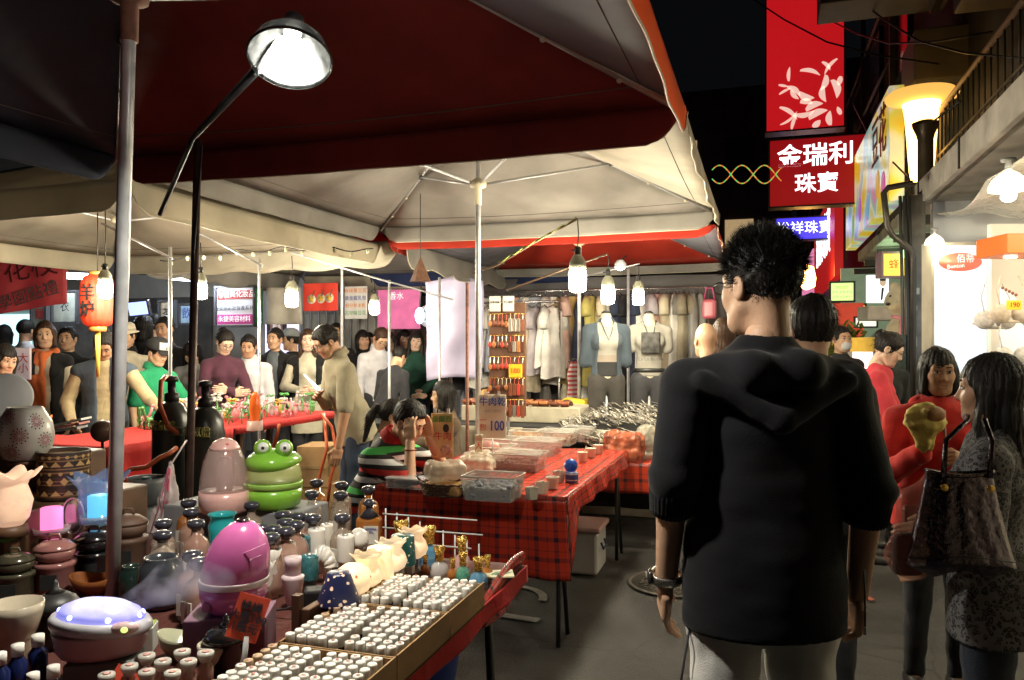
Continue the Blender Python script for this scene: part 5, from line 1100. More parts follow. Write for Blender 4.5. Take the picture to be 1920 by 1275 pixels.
for s in(-1,1):
    B().sphere((s*.038+.015,-.045,.215),(.031,.031,.031),16,12).obj('eye_socket',gr,t); e=B().sphere((s*.038+.022,-.064,.219),(.02,.016,.02),14,10).obj('eye',M('eye_white_plastic',(.75,.75,.72),.25,var=0),t); B().sphere((s*.038+.026,-.079,.220),(.006,.004,.006),8,6).obj('pupil',ink,e)
p=Wz(417,1032,ZT+.05); t=thing('glass_vase','turquoise glass tumbler vase behind the pink egg humidifier','vase',(p.x,p.y,ZT+.006),0); B().lathe([(.036,0),(.040,.01),(.0415,.10),(.044,.125),(.036,.142),(.040,.156),(.046,.162),(.043,.162),(.036,.15),(.034,.142)],28,caps=False).obj('glass',GL['teal'],t); B().lathe([(.037,.004),(.038,.105),(.002,.105)],24).obj('water',M('teal_water',(.02,.30,.33),.15,var=.3,vs=40),t)
# mist humidifier
p=Wz(190,1222,.865); t=thing('mist_humidifier','oval white and pink mist humidifier lit blue from inside','humidifier',p,YAW+.25); sc=1.
def oval(pf,mat,nm,tiltz=0):
    b=B(); b.lathe(pf,40); b.v=[(x*1.0,y*.72,z+tiltz*x) for x,y,z in b.v]; return b.obj(nm,mat,t)
oval([(.078,0),(.086,.012),(.092,.045),(.094,.05)],M('pale_pink_base',(.55,.36,.38),.3),'base'); oval([(.096,.05),(.099,.058),(.098,.068),(.092,.076)],M('pearl_grey',(.55,.54,.58),.25,coat=.3),'rim',-.12); oval([(.086,.074),(.075,.092),(.05,.104),(.02,.108),(.002,.109)],M('blue_lit_dome',(.5,.5,.8),.25,emis=.45,ecol=(.3,.3,1.),var=.4,vs=18),'dome',-.12)
for a in np.linspace(.2,6.0,7): B().sphere((.078*math.cos(a),.056*math.sin(a),.083-.12*.078*math.cos(a)),.006,8,6).obj('led',glow('led_blue',(.25,.3,1.),6.),t)
B().sphere((.055,-.058,.064),(.03,.012,.013),14,8).obj('control_panel',M('panel_pink',(.6,.42,.42),.3),t); B().sphere((.058,-.069,.064),(.007,.004,.006),8,6).obj('button',M('led_green',(.3,.6,.1),.3,emis=1.,ecol=(.6,1,.2),var=0),t)
ms=bpy.data.materials.new('mist_volume'); ms.use_nodes=True; N,L=ms.node_tree.nodes,ms.node_tree.links
for n in list(N):
    if n.type=='BSDF_PRINCIPLED': N.remove(n)
vol=N.new('ShaderNodeVolumePrincipled'); vol.inputs['Color'].default_value=(.8,.75,.95,1); tc=N.new('ShaderNodeTexCoord'); nz=N.new('ShaderNodeTexNoise'); nz.inputs['Scale'].default_value=16; nz.inputs['Detail'].default_value=4; L.new(tc.outputs['Object'],nz.inputs['Vector'])
mr=N.new('ShaderNodeMapRange'); mr.inputs[1].default_value=.42; mr.inputs[2].default_value=.7; mr.inputs[3].default_value=0; mr.inputs[4].default_value=16; L.new(nz.outputs['Fac'],mr.inputs[0]); L.new(mr.outputs[0],vol.inputs['Density']); L.new(vol.outputs[0],[n for n in N if n.type=='OUTPUT_MATERIAL'][0].inputs['Volume'])
mp=Wz(232,1118,ZT+.17); V,Q=sdf([cap((0,0,0),(.12,.02,.055),.022,.045,k=.03),cap((.10,.02,.05),(.20,.05,.045),.045,.028,k=.03)],.012)
o=obj('mist',mesh_np('mist',V,Q),ms,loc=(mp.x,mp.y,mp.z-.02),rz=YAW); stuff(o); o['label']='violet tinted mist puffing from the oval humidifier'
t=thing('grey_carton','grey green cardboard carton under the oval humidifier','box',(p.x+.01,p.y,ZT+.006),YAW+.2); B().box((0,0,.027),(.13,.10,.054),bev=.003).obj('carton',M('grey_green_carton',(.14,.15,.14),.6,var=.1),t)
q=Wz(268,1222,ZT); t=thing('white_carton','small white and green carton beside the oval humidifier','box',(q.x,q.y,ZT+.006),.5); B().box((0,0,.028),(.055,.05,.056),bev=.002).obj('carton',M('white_carton_m',(.55,.57,.52),.6,var=.05),t); B().box((0,0,.0575),(.05,.045,.003)).obj('lid',M('lime_carton',(.3,.42,.06),.6),t)
# --- pots and burners of the near corner
def pot(label,px,py,wpx,hpx,kind,mat,zb=ZT+.006,mat2=None):
    p=Wz(px,py,zb); s=dep(p)/FPX; r=wpx/2*s; H=hpx*s; t=thing('oil_burner' if kind in('casserole','kettle','bowl') else 'pot',label,'oil burner' if kind in('casserole','kettle','bowl') else 'pot',p,YAW+.2); m2=mat2 or mat
    if kind=='casserole':
        pr=[(r*.86,0),(r*.92,H*.03),(r*.9,H*.42),(r,H*.46),(r,H*.52),(r*.85,H*.53)]
        B().lathe(pr,32).obj('stand',mat,t); B().box((0,-r*.87,H*.22),(r*.75,r*.12,H*.26)).obj('candle_window',M('candle_window_black',(.008,.008,.008),.9,var=0),t)  # candle opening drawn as a near black block
        B().lathe([(r*.7,H*.53),(r*.92,H*.62),(r*.96,H*.74),(r*.9,H*.75)],32).obj('dish',m2,t); B().lathe([(r*.98,H*.75),(r*.98,H*.79),(r*.6,H*.88),(r*.15,H*.91)],32).obj('lid',m2,t)
        B().tube([(-r*.28,0,H*.9),(-r*.2,0,H*1.0),(r*.2,0,H*1.0),(r*.28,0,H*.9)],r*.07,8).obj('lid_handle',m2,t)
    if kind=='kettle':
        B().lathe([(r*.7,0),(r*.8,H*.05),(r*.7,H*.5),(r*.95,H*.56),(r,H*.62),(r*.8,H*.72),(r*.4,H*.8)],32).obj('body',mat,t); B().lathe([(r*.4,H*.8),(r*.15,H*.86),(r*.12,H*.95),(r*.02,H)],16).obj('knob',mat,t)
    if kind=='bowl':
        B().lathe([(r*.6,0),(r*.68,H*.05),(r*.62,H*.4),(r*.8,H*.55),(r*.98,H*.85),(r,H),(r*.93,H),(r*.7,H*.75),(r*.02,H*.68)],36).obj('body',mat,t)
    if kind=='mug':
        B().lathe([(r*.85,0),(r*.95,H*.05),(r,H*.5),(r*.9,H*.85),(r*.72,H*.96),(r*.74,H),(r*.64,H),(r*.6,H*.9),(r*.02,H*.6)],32).obj('body',mat,t)
    if kind=='boat':
        b=B(); b.lathe([(r*.5,0),(r*.85,H*.5),(r,H),(r*.92,H),(r*.6,H*.45),(r*.02,H*.3)],36,warp=lambda R,z,a,i:(R*(1+.16*math.cos(a*2)+.25*max(0,math.cos(a))**6),z+.15*H*math.cos(a*2)*(i in(2,3)))); b.obj('dish',mat,t)
    return t
gloss=lambda n,c,v=.2: M(n,c,.18,var=v,vs=14,coat=.5)
pot('dusty pink casserole oil burner with lid',103,1106,74,104,'casserole',gloss('dusty_pink_glaze',(.30,.13,.12)))
pot('matt brown casserole oil burner with lid',240,1064,70,110,'casserole',M('brown_clay',(.11,.06,.04),.6,var=.2,vs=15)); pot('glossy black casserole oil burner beside the brown one',176,1084,70,98,'casserole',gloss('black_glaze',(.012,.012,.014)))
pot('dark olive casserole oil burner at the picture edge',28,1120,70,92,'casserole',gloss('olive_glaze',(.06,.055,.035))); pot('black kettle shaped oil burner with pointed lid',104,1208,86,122,'kettle',M('matt_black_iron',(.02,.02,.02),.45))
pot('cream bowl shaped oil burner in the near corner',28,1238,98,108,'bowl',gloss('cream_glaze',(.46,.40,.30),.1)); pot('dark blue grey tall ceramic mug behind the mist',302,1135,84,92,'mug',gloss('blue_grey_glaze',(.045,.05,.06))); pot('glossy amber brown boat dish',182,1112,84,34,'boat',gloss('amber_glaze',(.22,.07,.02)),ZT+.01); pot('dark green glazed mug behind the boat dish',248,1120,50,60,'mug',gloss('green_black_glaze',(.015,.03,.025)))
pot('pale green leaf shaped dish on a stand',346,1232,84,46,'boat',gloss('celadon_glaze',(.38,.38,.26),.08)); pot('black gourd shaped vase behind the red price card',424,1262,86,112,'kettle',gloss('black_glaze2',(.010,.010,.010))); pot('small cream cup burner by the vials',400,1268,58,62,'bowl',gloss('cream_glaze2',(.50,.44,.33),.1))
# patterned pots on the riser
frieze=ramp_mat('carved_frieze',2,[(0,(.05,.035,.025)),(.3,(.30,.17,.07)),(.42,(.06,.04,.03)),(.62,(.33,.19,.08)),(.7,(.07,.045,.03))],scale=26.,rough=.35,bump=.2)
p=W(120,930,2.62); t=thing('carved_pot','dark brown carved pot with tan geometric bands','pot',(p.x,p.y,1.0),YAW); rp=45/FPX*2.62; hp=88/FPX*2.62
B().lathe([(rp*.95,0),(rp,.004),(rp,hp*.98),(rp*1.03,hp),(rp*.95,hp),(rp*.93,hp*.7),(rp*.01,hp*.68)],40).obj('body',frieze,t); tanm=M('tan_inlay',(.40,.24,.10),.4,var=.15)
for z,n,kd in((.90,20,'dot'),(.76,14,'tri'),(.56,16,'dot'),(.40,12,'dia'),(.16,14,'tri')):
    b=B()
    for k in range(n):
        a=2*PI*k/n; R=Matrix.Rotation(a,3,'Z')
        if kd=='dot': b.add([R@Vector((rp+.0015,.006*math.cos(q),z*hp+.006*math.sin(q))) for q in np.linspace(0,2*PI,9)[:-1]],[tuple(range(8))])
        elif kd=='tri': b.add([R@Vector((rp+.0015,y*rp*.2,z*hp+zz*hp)) for y,zz in((-1,-.05),(1,-.05),(0,.06))],[(0,1,2)])
        else: b.add([R@Vector((rp+.0015,y*.012,z*hp+zz)) for y,zz in((-1,0),(0,-.014),(1,0),(0,.014))],[(0,1,2,3)])
    b.obj('inlay_band',tanm,t)
p=W(47,868,2.64); t=thing('flower_vase','round white vase with mauve daisy cut outs','vase',(p.x,p.y,1.12),YAW); rv=49/FPX*2.64; hv=100/FPX*2.64
vp=[(rv*.5,0),(rv*.75,hv*.06),(rv*.96,hv*.3),(rv,hv*.48),(rv*.92,hv*.72),(rv*.68,hv*.92),(rv*.6,hv),(rv*.54,hv*.98),(rv*.5,hv*.8)]
B().lathe(vp,40).obj('body',M('vase_white',(.42,.40,.36),.35,var=.1,coat=.2),t); fl=M('mauve_petal',(.32,.13,.15),.5,var=.3,vs=60); hole=M('cut_out_dark',(.02,.015,.015),.8,var=0)
def onv(a,z,off=.002):
    zs=[q[1] for q in vp[:7]]; rs=[q[0] for q in vp[:7]]; r=float(np.interp(z,zs,rs))+off; return Vector((r*math.cos(a),r*math.sin(a),z))
rr=random.Random(6)
for (a0,zc) in((-1.2,.5),(-2.1,.62),(-2.6,.3),(-.6,.75),(-1.5,.2),(-.3,.4),(-1.75,.85)):
    zc*=hv; b=B()
    for k in range(12):
        q=2*PI*k/12; c=[]
        for (rad,ww) in((.006,-.2),(.017,-.16),(.02,0),(.017,.16),(.006,.2)): c.append(onv(a0+rad*math.cos(q+ww)/rv,zc+rad*math.sin(q+ww)))
        b.add(c,[tuple(range(5))])
    b.obj('daisy',fl,t); b=B()
    for k in range(12):
        q=2*PI*(k+.5)/12; c=[onv(a0+(.024+rd)*math.cos(q+w_)/rv,zc+(.024+rd)*math.sin(q+w_),.0025) for rd,w_ in((-.004,0),(0,.1),(.004,0),(0,-.1))]; b.add(c,[(0,1,2,3)])
    b.obj('cut_out',hole,t)
B().lathe([(rv*.6,-.012),(rv*.62,0)],24).obj('foot',woodd,t)
p=W(8,745,2.9); t=thing('display_plate','pale round plate with faint flowers on a stand','plate',(p.x,p.y,p.z),YAW); o=B().lathe([(.002,0),(.06,.0),(.085,-.012),(.092,-.02),(.09,-.024),(.06,-.008),(.002,-.006)],40).obj('plate',blotch('plate_print',(.68,.70,.72),(.45,.25,.25),28,0,.42),t); o.rotation_euler=(PI/2-.15,0,.3); B().tube([(0,.03,-.09),(0,.06,.0)],.008,6).obj('stand',woodd,t); B().box((0,.03,-.12),(.16,.1,.06),bev=.005).obj('block',woodd,t)
p=W(18,955,2.30); t=thing('ruffled_lamp','peach ruffled glass lamp glowing softly at the picture edge','lamp',(p.x,p.y,.98),0); o=B().lathe([(.035,0),(.05,.02),(.06,.07),(.045,.115),(.05,.13),(.075,.15)],48,caps=False,warp=lambda R,z,a,i:(R*(1+(.14*math.cos(a*6) if i==5 else .02*math.cos(a*6))),z+(.012*math.cos(a*6) if i==5 else 0))).obj('shade',M('peach_glass',(.72,.48,.34),.3,emis=.35,ecol=(1.,.62,.4),var=.2,vs=20),t); thick(o,.004); B().lathe([(.05,-.03),(.045,0)],20).obj('base',woodd,t)
def candle(label,px,py,d,w,h,col,s,z=None):
    p=W(px,py,d); t=thing('candle_lamp',label,'lamp',(p.x,p.y,p.z),0); r=w/2/FPX*d; H=h/FPX*d
    B().lathe([(r*.9,0),(r,.003),(r,H*.97),(r*.9,H),(r*.02,H*.96)],20).obj('candle',M('lit_candle_%s'%label[:4],col,.4,emis=s,ecol=col,var=.15,vs=15),t); o=B().lathe([(r*.6,-.012),(r*1.6,-.006),(r*1.7,.012)],20,caps=False).obj('holder',GL['pale'],t); thick(o,.003)
    B().box((0,0,-.02-(p.z-ZT-.026)/2),(r*1.6,r*1.6,max(.012,p.z-ZT-.026))).obj('block',woodd,t)
    return t,r,H
candle('pink glowing candle lamp among the burners',97,995,2.45,38,44,(1.,.22,.5),.9)
t,r,H=candle('blue glowing candle lamp in a ruffled glass',186,972,2.5,40,44,(.12,.65,1.),.9)
o=B().lathe([(r*1.7,-.01),(r*1.75,.07),(r*1.8,.1),(r*2.5,.135)],40,caps=False,warp=lambda R,z,a,i:(R*(1+(.12*math.cos(a*6) if i==3 else 0)),z+(.01*math.cos(a*6) if i==3 else 0))).obj('ruffled_glass',glassy('blue_rim_glass',(.25,.4,.75),.28),t); thick(o,.002)
candle('green glass candle cup at the picture edge',10,1000,2.4,40,58,(.08,.35,.06),.25)
p=W(138,1000,2.5); t=thing('silver_plaque','oval silver framed mirror plaque among the candles','mirror',(p.x,p.y,p.z),YAW); o=B().sphere((0,0,.055),(.032,.006,.055),20,12).obj('mirror',M('dull_mirror',(.35,.38,.34),.2,metal=.8),t); B().tube([(.034*math.cos(a),-.004,.055+.058*math.sin(a)) for a in np.linspace(0,2*PI,25)],.004,6,close=False).obj('frame',M('silver_frame',(.5,.48,.42),.3,metal=.8),t); B().box((0,.02,-.07),(.06,.06,.14)).obj('block',woodd,t)
t=thing('wooden_block','orange brown wooden box behind the pink candle lamp','box',Wz(48,1010,ZT+.05),.3); B().box((0,0,.03),(.12,.08,.16),bev=.004).obj('box',M('orange_wood',(.25,.12,.05),.5,var=.3),t)
# small vials with glass stoppers, blue bottles with white caps
def small(label,px,py,wpx,ztop,mat,capmat,grp,hh):
    p=Wz(px,py,ztop); r=wpx/2/FPX*dep(p); p.z=ZT+.006; H=ztop-ZT-.006; t=thing('small_bottle',label,'bottle',p,0,grp)
    B().lathe([(r*.85,0),(r*.95,.003),(r*.95,H*.6),(r*.55,H*.72),(r*.5,H*.8)],18).obj('glass',mat,t); B().lathe([(r*.62,H*.76),(r*(1. if hh else .62),H*.9),(r*(1. if hh else .62),H),(r*.2,H*1.0)],16).obj('stopper',capmat,t)
    if hh: B().lathe([(r*.5,H+.0005),(r*.3,H+.002)],10).obj('seal',M('seal_pink',(.6,.3,.25),.6,var=0),t)
for x,y in((770,1140),(957,1120),(1080,1125),(680,1195),(855,1170),(990,1170),(770,1225),(905,1230),(560,1240)): small('clear stoppered vial in the near group by the leaf dish',x/2.8,820+y/2.8,30,ZT+.085,GL['rose'],M('stopper_white',(.6,.57,.5),.3,alpha=.85,var=0),'stoppered vials',True)
for x,y in((71,1190),(33,1208),(0,1224),(62,1262),(100,1248)): small('dark blue bottle with white screw cap in the near corner',x,y,36,ZT+.10,M('cobalt_glass',(.012,.02,.09),.1,var=0),capm,'blue bottles with white caps',False)
# red hand written price cards
def card(label,px,py,d,wpx,hpx,rot,lines,mat,stand=True,size=14):
    p=W(px,py,d); s=d/FPX; t=thing('price_card',label,'price card',p,0,rot=rot); B().box((0,0,0),(wpx*s,.004,hpx*s)).obj('card',mat,t)
    text('lettering',lines,size*s,ink,t,(0,-.0035,0),bold=.3*s)
    if stand:
        B().tube([(.01,-.0,-hpx*s/2+.01),(.02,0,-hpx*s/2-.03),(.022,0,-hpx*s/2-.07)],.006,8).obj('clip',M('clear_clip',(.6,.6,.58),.15,alpha=.6,var=0),t)
    return t
card('red handwritten price card clipped beside the pink egg humidifier',465,1158,1.62,58,82,(-.25,.32,YAW+.15),'特調\n大瓶100\n1瓶元',M('card_red',(.65,.07,.03),.6,var=.08),size=20)
card('red card corner peeking up in the nearest row of vials',237,1268,1.55,50,26,(-.5,.5,YAW),'元',M('card_red',(.65,.07,.03)),False)
# plastic bag and gas tank behind the stall
bagm=M('thin_plastic_bag',(.72,.62,.62),.25,alpha=.72,bump=.9,bs=14,var=.12); 
p=W(306,1010,3.0); t=thing('plastic_bag','white plastic bag with pink stripes hanging behind the stall','bag',(p.x,p.y,p.z),YAW)
sdf_obj('bag',[cap((-.0,0,.02),(.02,0,.16),.062,.03,sc=(1,.6,1),k=.03),cap((.02,0,.15),(.028,0,.29),.03,.008,k=.02)],.008,bagm,t,post=lambda F,P:F+.006*np.sin(np.arctan2(P[...,0],P[...,1])*9+P[...,2]*20)+.004*wav(P,60,3))
for k in range(3): B().tube([(-.03+.03*k,-.042,.03),(0.005+.012*k,-.03,.15),(.024+.003*k,-.012,.27)],.005,5,flat=.4).obj('stripe',M('pink_stripe',(.6,.12,.22),.5),t)
B().tube([(.028,0,.28),(.04,.12,.36)],.004,5).obj('handle',bagm,t)
tank=M('blue_grey_tank',(.16,.18,.20),.4,var=.2,vs=8); p=Vector((*c2w((275-960)/FPX*3.75,3.75),0)); t=thing('gas_tank','squat blue grey gas tank with orange hose behind the stall','gas tank',p)
B().lathe([(.12,0),(.14,.03),(.14,.62),(.11,.72),(.04,.77)],28).obj('body',tank,t); o=B().lathe([(.09,.76),(.095,.86),(.09,.88)],20,caps=False).obj('collar',tank,t); thick(o,.005); B().lathe([(.025,.77),(.022,.84),(.03,.85),(.02,.88)],12).obj('valve',M('valve_blue',(.05,.1,.13),.5),t)
hosem=M('orange_hose',(.45,.09,.03),.4,var=.1)
text('lettering','7W',.06,inkr,t,(.02,-.146,.6),depth=.003)
tag(B().tube([W(237,905,3.6),W(232,890,3.6),W(245,880,3.6),W(275,876,3.6),W(300,858,3.6),W(318,850,3.6),W(330,840,3.7)],.011,8).obj('rubber_hose',hosem),'orange rubber hose looping over the squat gas tank','hose')
# black gas cylinders
bcy=M('black_cylinder_paint',(.018,.02,.018),.35,var=.35,vs=10)
def cyl(label,px,d,h=1.2):
    p=Vector((*c2w((px-960)/FPX*d,d),0)); t=thing('gas_cylinder',label,'gas cylinder',p); B().lathe([(.092,0),(.095,.02),(.095,h-.14),(.085,h-.07),(.055,h-.015),(.035,h)],28).obj('body',bcy,t); B().lathe([(.036,h),(.036,h+.04),(.02,h+.045),(.02,h+.10),(.032,h+.10),(.032,h+.125),(.01,h+.13)],14).obj('valve',blackp,t)
    text('lettering','工業氣體',.055,M('yellow_stencil',(.25,.22,.05),.6,var=0),t,(0,-.1,h-.12),rot=(PI/2,0,.0),depth=.003); return t
cyl('tall black gas cylinder standing behind the frog humidifier',385,3.95); cyl('black gas cylinder half hidden behind the rusty lamp stand',322,4.05,1.22)
tag(B().tube([W(312,705,4.),W(302,715,3.95),W(300,760,3.9),W(315,800,3.9),W(332,812,3.85)],.012,8).obj('rubber_hose',hosem),'red hose curving down the half hidden gas cylinder','hose')
for k,(lb,pts) in enumerate((('long red hose hanging below the glass blower table',[W(607,775,6.4),W(613,840,6.2),W(600,890,6.2),W(592,930,6.2),W(588,975,6.2)]),('second red hose looping beside the glass blower',[W(602,775,6.3),W(622,800,6.3),W(632,850,6.2),W(620,900,6.2),W(612,960,6.2)]),('short red hose under the red glass table',[W(524,795,6.0),W(520,815,6.0),W(512,840,6.0)]))): tag(B().tube(pts,.013,8).obj('rubber_hose',hosem),lb,'hose')

# ================================================================ glass blower's table
t=thing('stall_table','long red covered table of the glass blower','table',(0,0,0)); tz=.90
B().box((-4.08,5.1,tz-.02),(.76,2.7,.035)).obj('top',woodd,t)
uvsheet('cloth',lambda u,v:(-4.47+.78*u,3.73+2.75*v,tz+.002),20,40,redcloth,t); uvsheet('cloth_side',lambda u,v:(-3.692+.02*math.sin(u*30)*v,3.73+2.75*u*.42,tz+.003-.36*v),40,6,redcloth,t); uvsheet('cloth_hem',lambda u,v:(-3.69,4.9+1.58*u,tz+.003-.05*v),40,2,redcloth,t); uvsheet('cloth_front',lambda u,v:(-4.47+.78*u,3.725-.02*math.sin(u*12)*v,tz+.003-.4*v),20,6,redcloth,t)
for y in(3.85,5.1,6.35):
    for x in(-4.4,-3.8): B().box((x,y,tz/2-.02),(.04,.04,tz-.04)).obj('leg',woodd,t)
# second arm of the table toward the left
t=thing('stall_table','near red covered table before the denim vest man','table',(0,0,0)); B().box((-5.05,3.95,.86),(1.1,.7,.035)).obj('top',woodd,t); uvsheet('cloth',lambda u,v:(-5.65+1.16*u,3.58+.74*v,.881),20,14,redcloth,t); uvsheet('cloth_front',lambda u,v:(-5.65+1.16*u,3.575-.02*math.sin(u*14)*v,.882-.42*v),24,6,redcloth,t)
for x in(-5.5,-4.6):
    for y in(3.7,4.2): B().box((x,y,.42),(.04,.04,.84)).obj('leg',woodd,t)
# glass figurines
FC=[glassy('figure_green',(.12,.4,.12),.75),glassy('figure_pink',(.62,.25,.28),.75),glassy('figure_clear',(.62,.62,.6),.6),glassy('figure_orange',(.6,.18,.04),.8),glassy('figure_gold',(.55,.33,.06),.85)]
FCN=['green','pink','clear','orange','golden']
def figurine(k,p,col,s,lb):
    rr=random.Random(k); t=thing('glass_figurine',lb,'figurine',p,rr.random()*6,'little glass figurines'); m=FC[col]
    kd=k%3
    b=B()
    if kd==0:
        b.sphere((0,0,.035*s),(.022*s,.013*s,.016*s),10,7)
        b.obj('body',m,t); b=B(); b.tube([(.018*s,0,.04*s),(.03*s,0,.065*s),(.036*s,0,.085*s)],.006*s,6); b.sphere((.04*s,0,.09*s),(.011*s,.007*s,.008*s),8,6); b.obj('neck',m,t)
        for a,c in((-1,-1),(-1,1),(1,-1),(1,1)): B().tube([(a*.013*s,c*.007*s,.03*s),(a*.018*s,c*.009*s,0)],.0035*s,5).obj('leg',m,t)
    elif kd==1:
        b.tube([(0,0,0),(.003*s,0,.05*s),(-.004*s,.002,.09*s)],.004*s,6); b.obj('stem',FC[0],t)
        for q in range(6): a=q*PI/3; B().sphere((.016*s*math.cos(a),.016*s*math.sin(a),.095*s+.005*s*(q%2)),(.012*s,.008*s,.005*s),8,5,R=Matrix.Rotation(a,3,'Z')).obj('petal',m,t)
        for q in(-1,1): B().sphere((q*.012*s,0,.04*s),(.014*s,.005*s,.004*s),8,5).obj('leaf',FC[0],t)
    else:
        b.sphere((0,0,.03*s),(.014*s,.014*s,.028*s),10,7); b.obj('body',m,t)
        for q in(-1,1): B().tube([(0,0,.05*s),(q*.02*s,.004,.07*s),(q*.03*s,0,.055*s),(q*.034*s,.004,.08*s)],.004*s,6).obj('wing',m,t)
        B().sphere((0,0,.065*s),.009*s,8,6).obj('head',m,t)
rr=random.Random(21); k=0
for i in range(78):
    y=4.55+1.8*rr.random(); x=-4.40+.62*rr.random()
    c=rr.choice([1,1,2,0,4,2]); figurine(k,(x,y,tz+.006),c,rr.uniform(1.2,2.0),'%s glass figurine in the crowd of figures on the long red table'%FCN[c]); k+=1
for i in range(30):
    x=-5.5+1.0*rr.random(); y=3.65+.45*rr.random(); c=rr.choice([3,3,4,0,1]); figurine(k,(x,y,.888),c,rr.uniform(1.1,1.9),'%s glass figurine on the near red table by the steel pole'%FCN[c]); k+=1
for lb,px,py,d,w,h,col in (('tall orange glass vase on the long red table',478,795,5.6,22,72,(.75,.12,.02)),):
    p=W(px,py,d); t=thing('glass_vase',lb,'vase',(p.x,p.y,tz+.006)); s=d/FPX; B().lathe([(w*.4*s,0),(w*.5*s,.02),(w*.3*s,.06),(w*.5*s,h*.55*s),(w*.35*s,h*.9*s),(w*.15*s,h*s)],16).obj('body',M('orange_glass_body',(.75,.12,.02),.12,var=.1,emis=.1,ecol=(1,.2,.02)),t); B().lathe([(w*.7*s,0),(w*.65*s,.07),(w*.6*s,.07)],16,caps=False).obj('foot',GL['pale'],t)
t=thing('drink_cup','milk tea cup with lid on the long red table','cup',(*W(362,735,4.95).xy,tz+.006)); B().lathe([(.032,0),(.042,.14),(.04,.142)],20).obj('cup',M('milk_tea',(.45,.30,.18),.3,var=.05),t); B().lathe([(.043,.14),(.043,.15),(.03,.165),(.005,.17)],20).obj('lid',GL['pale'],t); B().tube([(0,0,.15),(.01,0,.24)],.005,6).obj('straw',M('straw_red',(.6,.1,.1),.5),t)
t=thing('paper_stack','pink and white paper trays leaning on the near red table','tray stack',W(118,805,4.6),.4); b=B(); 
for k in range(3): B().box((.012*k,0,.02*k),(.22,.14,.012),rot=Matrix.Rotation(-.12-.05*k,3,'Y')).obj('tray',M(['grey_tray','pink_tray','white_tray'][k],[(.35,.36,.38),(.55,.22,.2),(.6,.6,.58)][k],.6),t)
t=thing('round_lamp','brown round metal lamp head beside the steel pole','lamp',W(192,808,3.9)); B().sphere((0,0,0),(.055,.055,.055),18,12).obj('shade',M('brown_shade',(.10,.055,.04),.35),t); B().tube([(0,0,-.05),(0,.02,-.4)],.008,6).obj('stem',blackp,t)
t=thing('torch_flame','thin blue white gas torch flame on the glass blower table','flame',W(612,750,6.2)); fa=W(612,750,6.2)
B().tube([(0,0,0),(W(595,728,6.2)-fa),(W(570,702,6.25)-fa)],[.012,.014,.002],8).obj('flame',glow('torch_blue',(.5,.65,1.),5.),t); B().tube([(0,0,0),(W(625,768,6.2)-fa)],.014,8).obj('nozzle',M('brass',(.4,.28,.1),.35,metal=.9),t)
for lb,px,py,d,w,h in (('brown carton under the glass blower table',600,870,6.6,60,75),('lower brown carton under the glass blower table',612,940,6.6,80,80)):
    p=W(px,py,d); s=d/FPX; t=thing('carton',lb,'box',p,.2); B().box((0,0,0),(w*s,.35,h*s),bev=.005).obj('box',cardb,t); B().box((0,-.177,0),(w*s*.98,.004,.03)).obj('tape',M('tape_tan',(.3,.2,.1),.4),t)

# ================================================================ dried beef table
Z2=.75; x0,x1,y0,y1=-2.0,-.93,3.82,5.68
t=thing('stall_table','dried beef table under glossy red plaid oilcloth','table',(0,0,0)); B().box(((x0+x1)/2,(y0+y1)/2,Z2-.02),(x1-x0-.02,y1-y0-.02,.03)).obj('top',woodd,t)
uvsheet('oilcloth_top',lambda u,v:(x0+(x1-x0)*u,y0+(y1-y0)*v,Z2+.002*math.sin(u*31+v*9)*math.sin(v*23)),50,70,plaid_red,t,x1-x0,y1-y0)
uvsheet('oilcloth_front',lambda u,v:(x0+(x1-x0)*u+.03*v*(u-.5)*2,y0-.004-.02*v+.014*math.sin(u*26)*v,Z2-.001-.41*v),70,10,plaid_red,t,x1-x0,.41)
uvsheet('oilcloth_side',lambda u,v:(x1+.004+.022*v+.010*math.sin(u*30)*v,y0+(y1-y0)*u,Z2-.001-.10*v-.28*v*max(0,1-u*16)),90,8,plaid_red,t,y1-y0,.3)
for x,y in((x0+.06,y0+.1),(x1-.06,y0+.1),(x0+.06,y1-.1),(x1-.06,y1-.1)):
    for s in(-1,1): B().tube([(x,y,Z2-.04),(x+.02,y+s*.10,0)],.012,8).obj('leg',blackp,t)
fold=M('snack_tub_clear',(.62,.60,.55),.15,alpha=.34,var=.05,spec=.7); wrap=M('cling_wrap',(.75,.72,.66),.12,alpha=.28,bump=1.,bs=16,var=0,spec=.9)
SN={'blueberry':(.30,.32,.40),'date':(.16,.06,.05),'plum':(.20,.07,.06),'mango':(.55,.28,.05),'nut':(.33,.17,.08),'squid':(.48,.33,.18)}
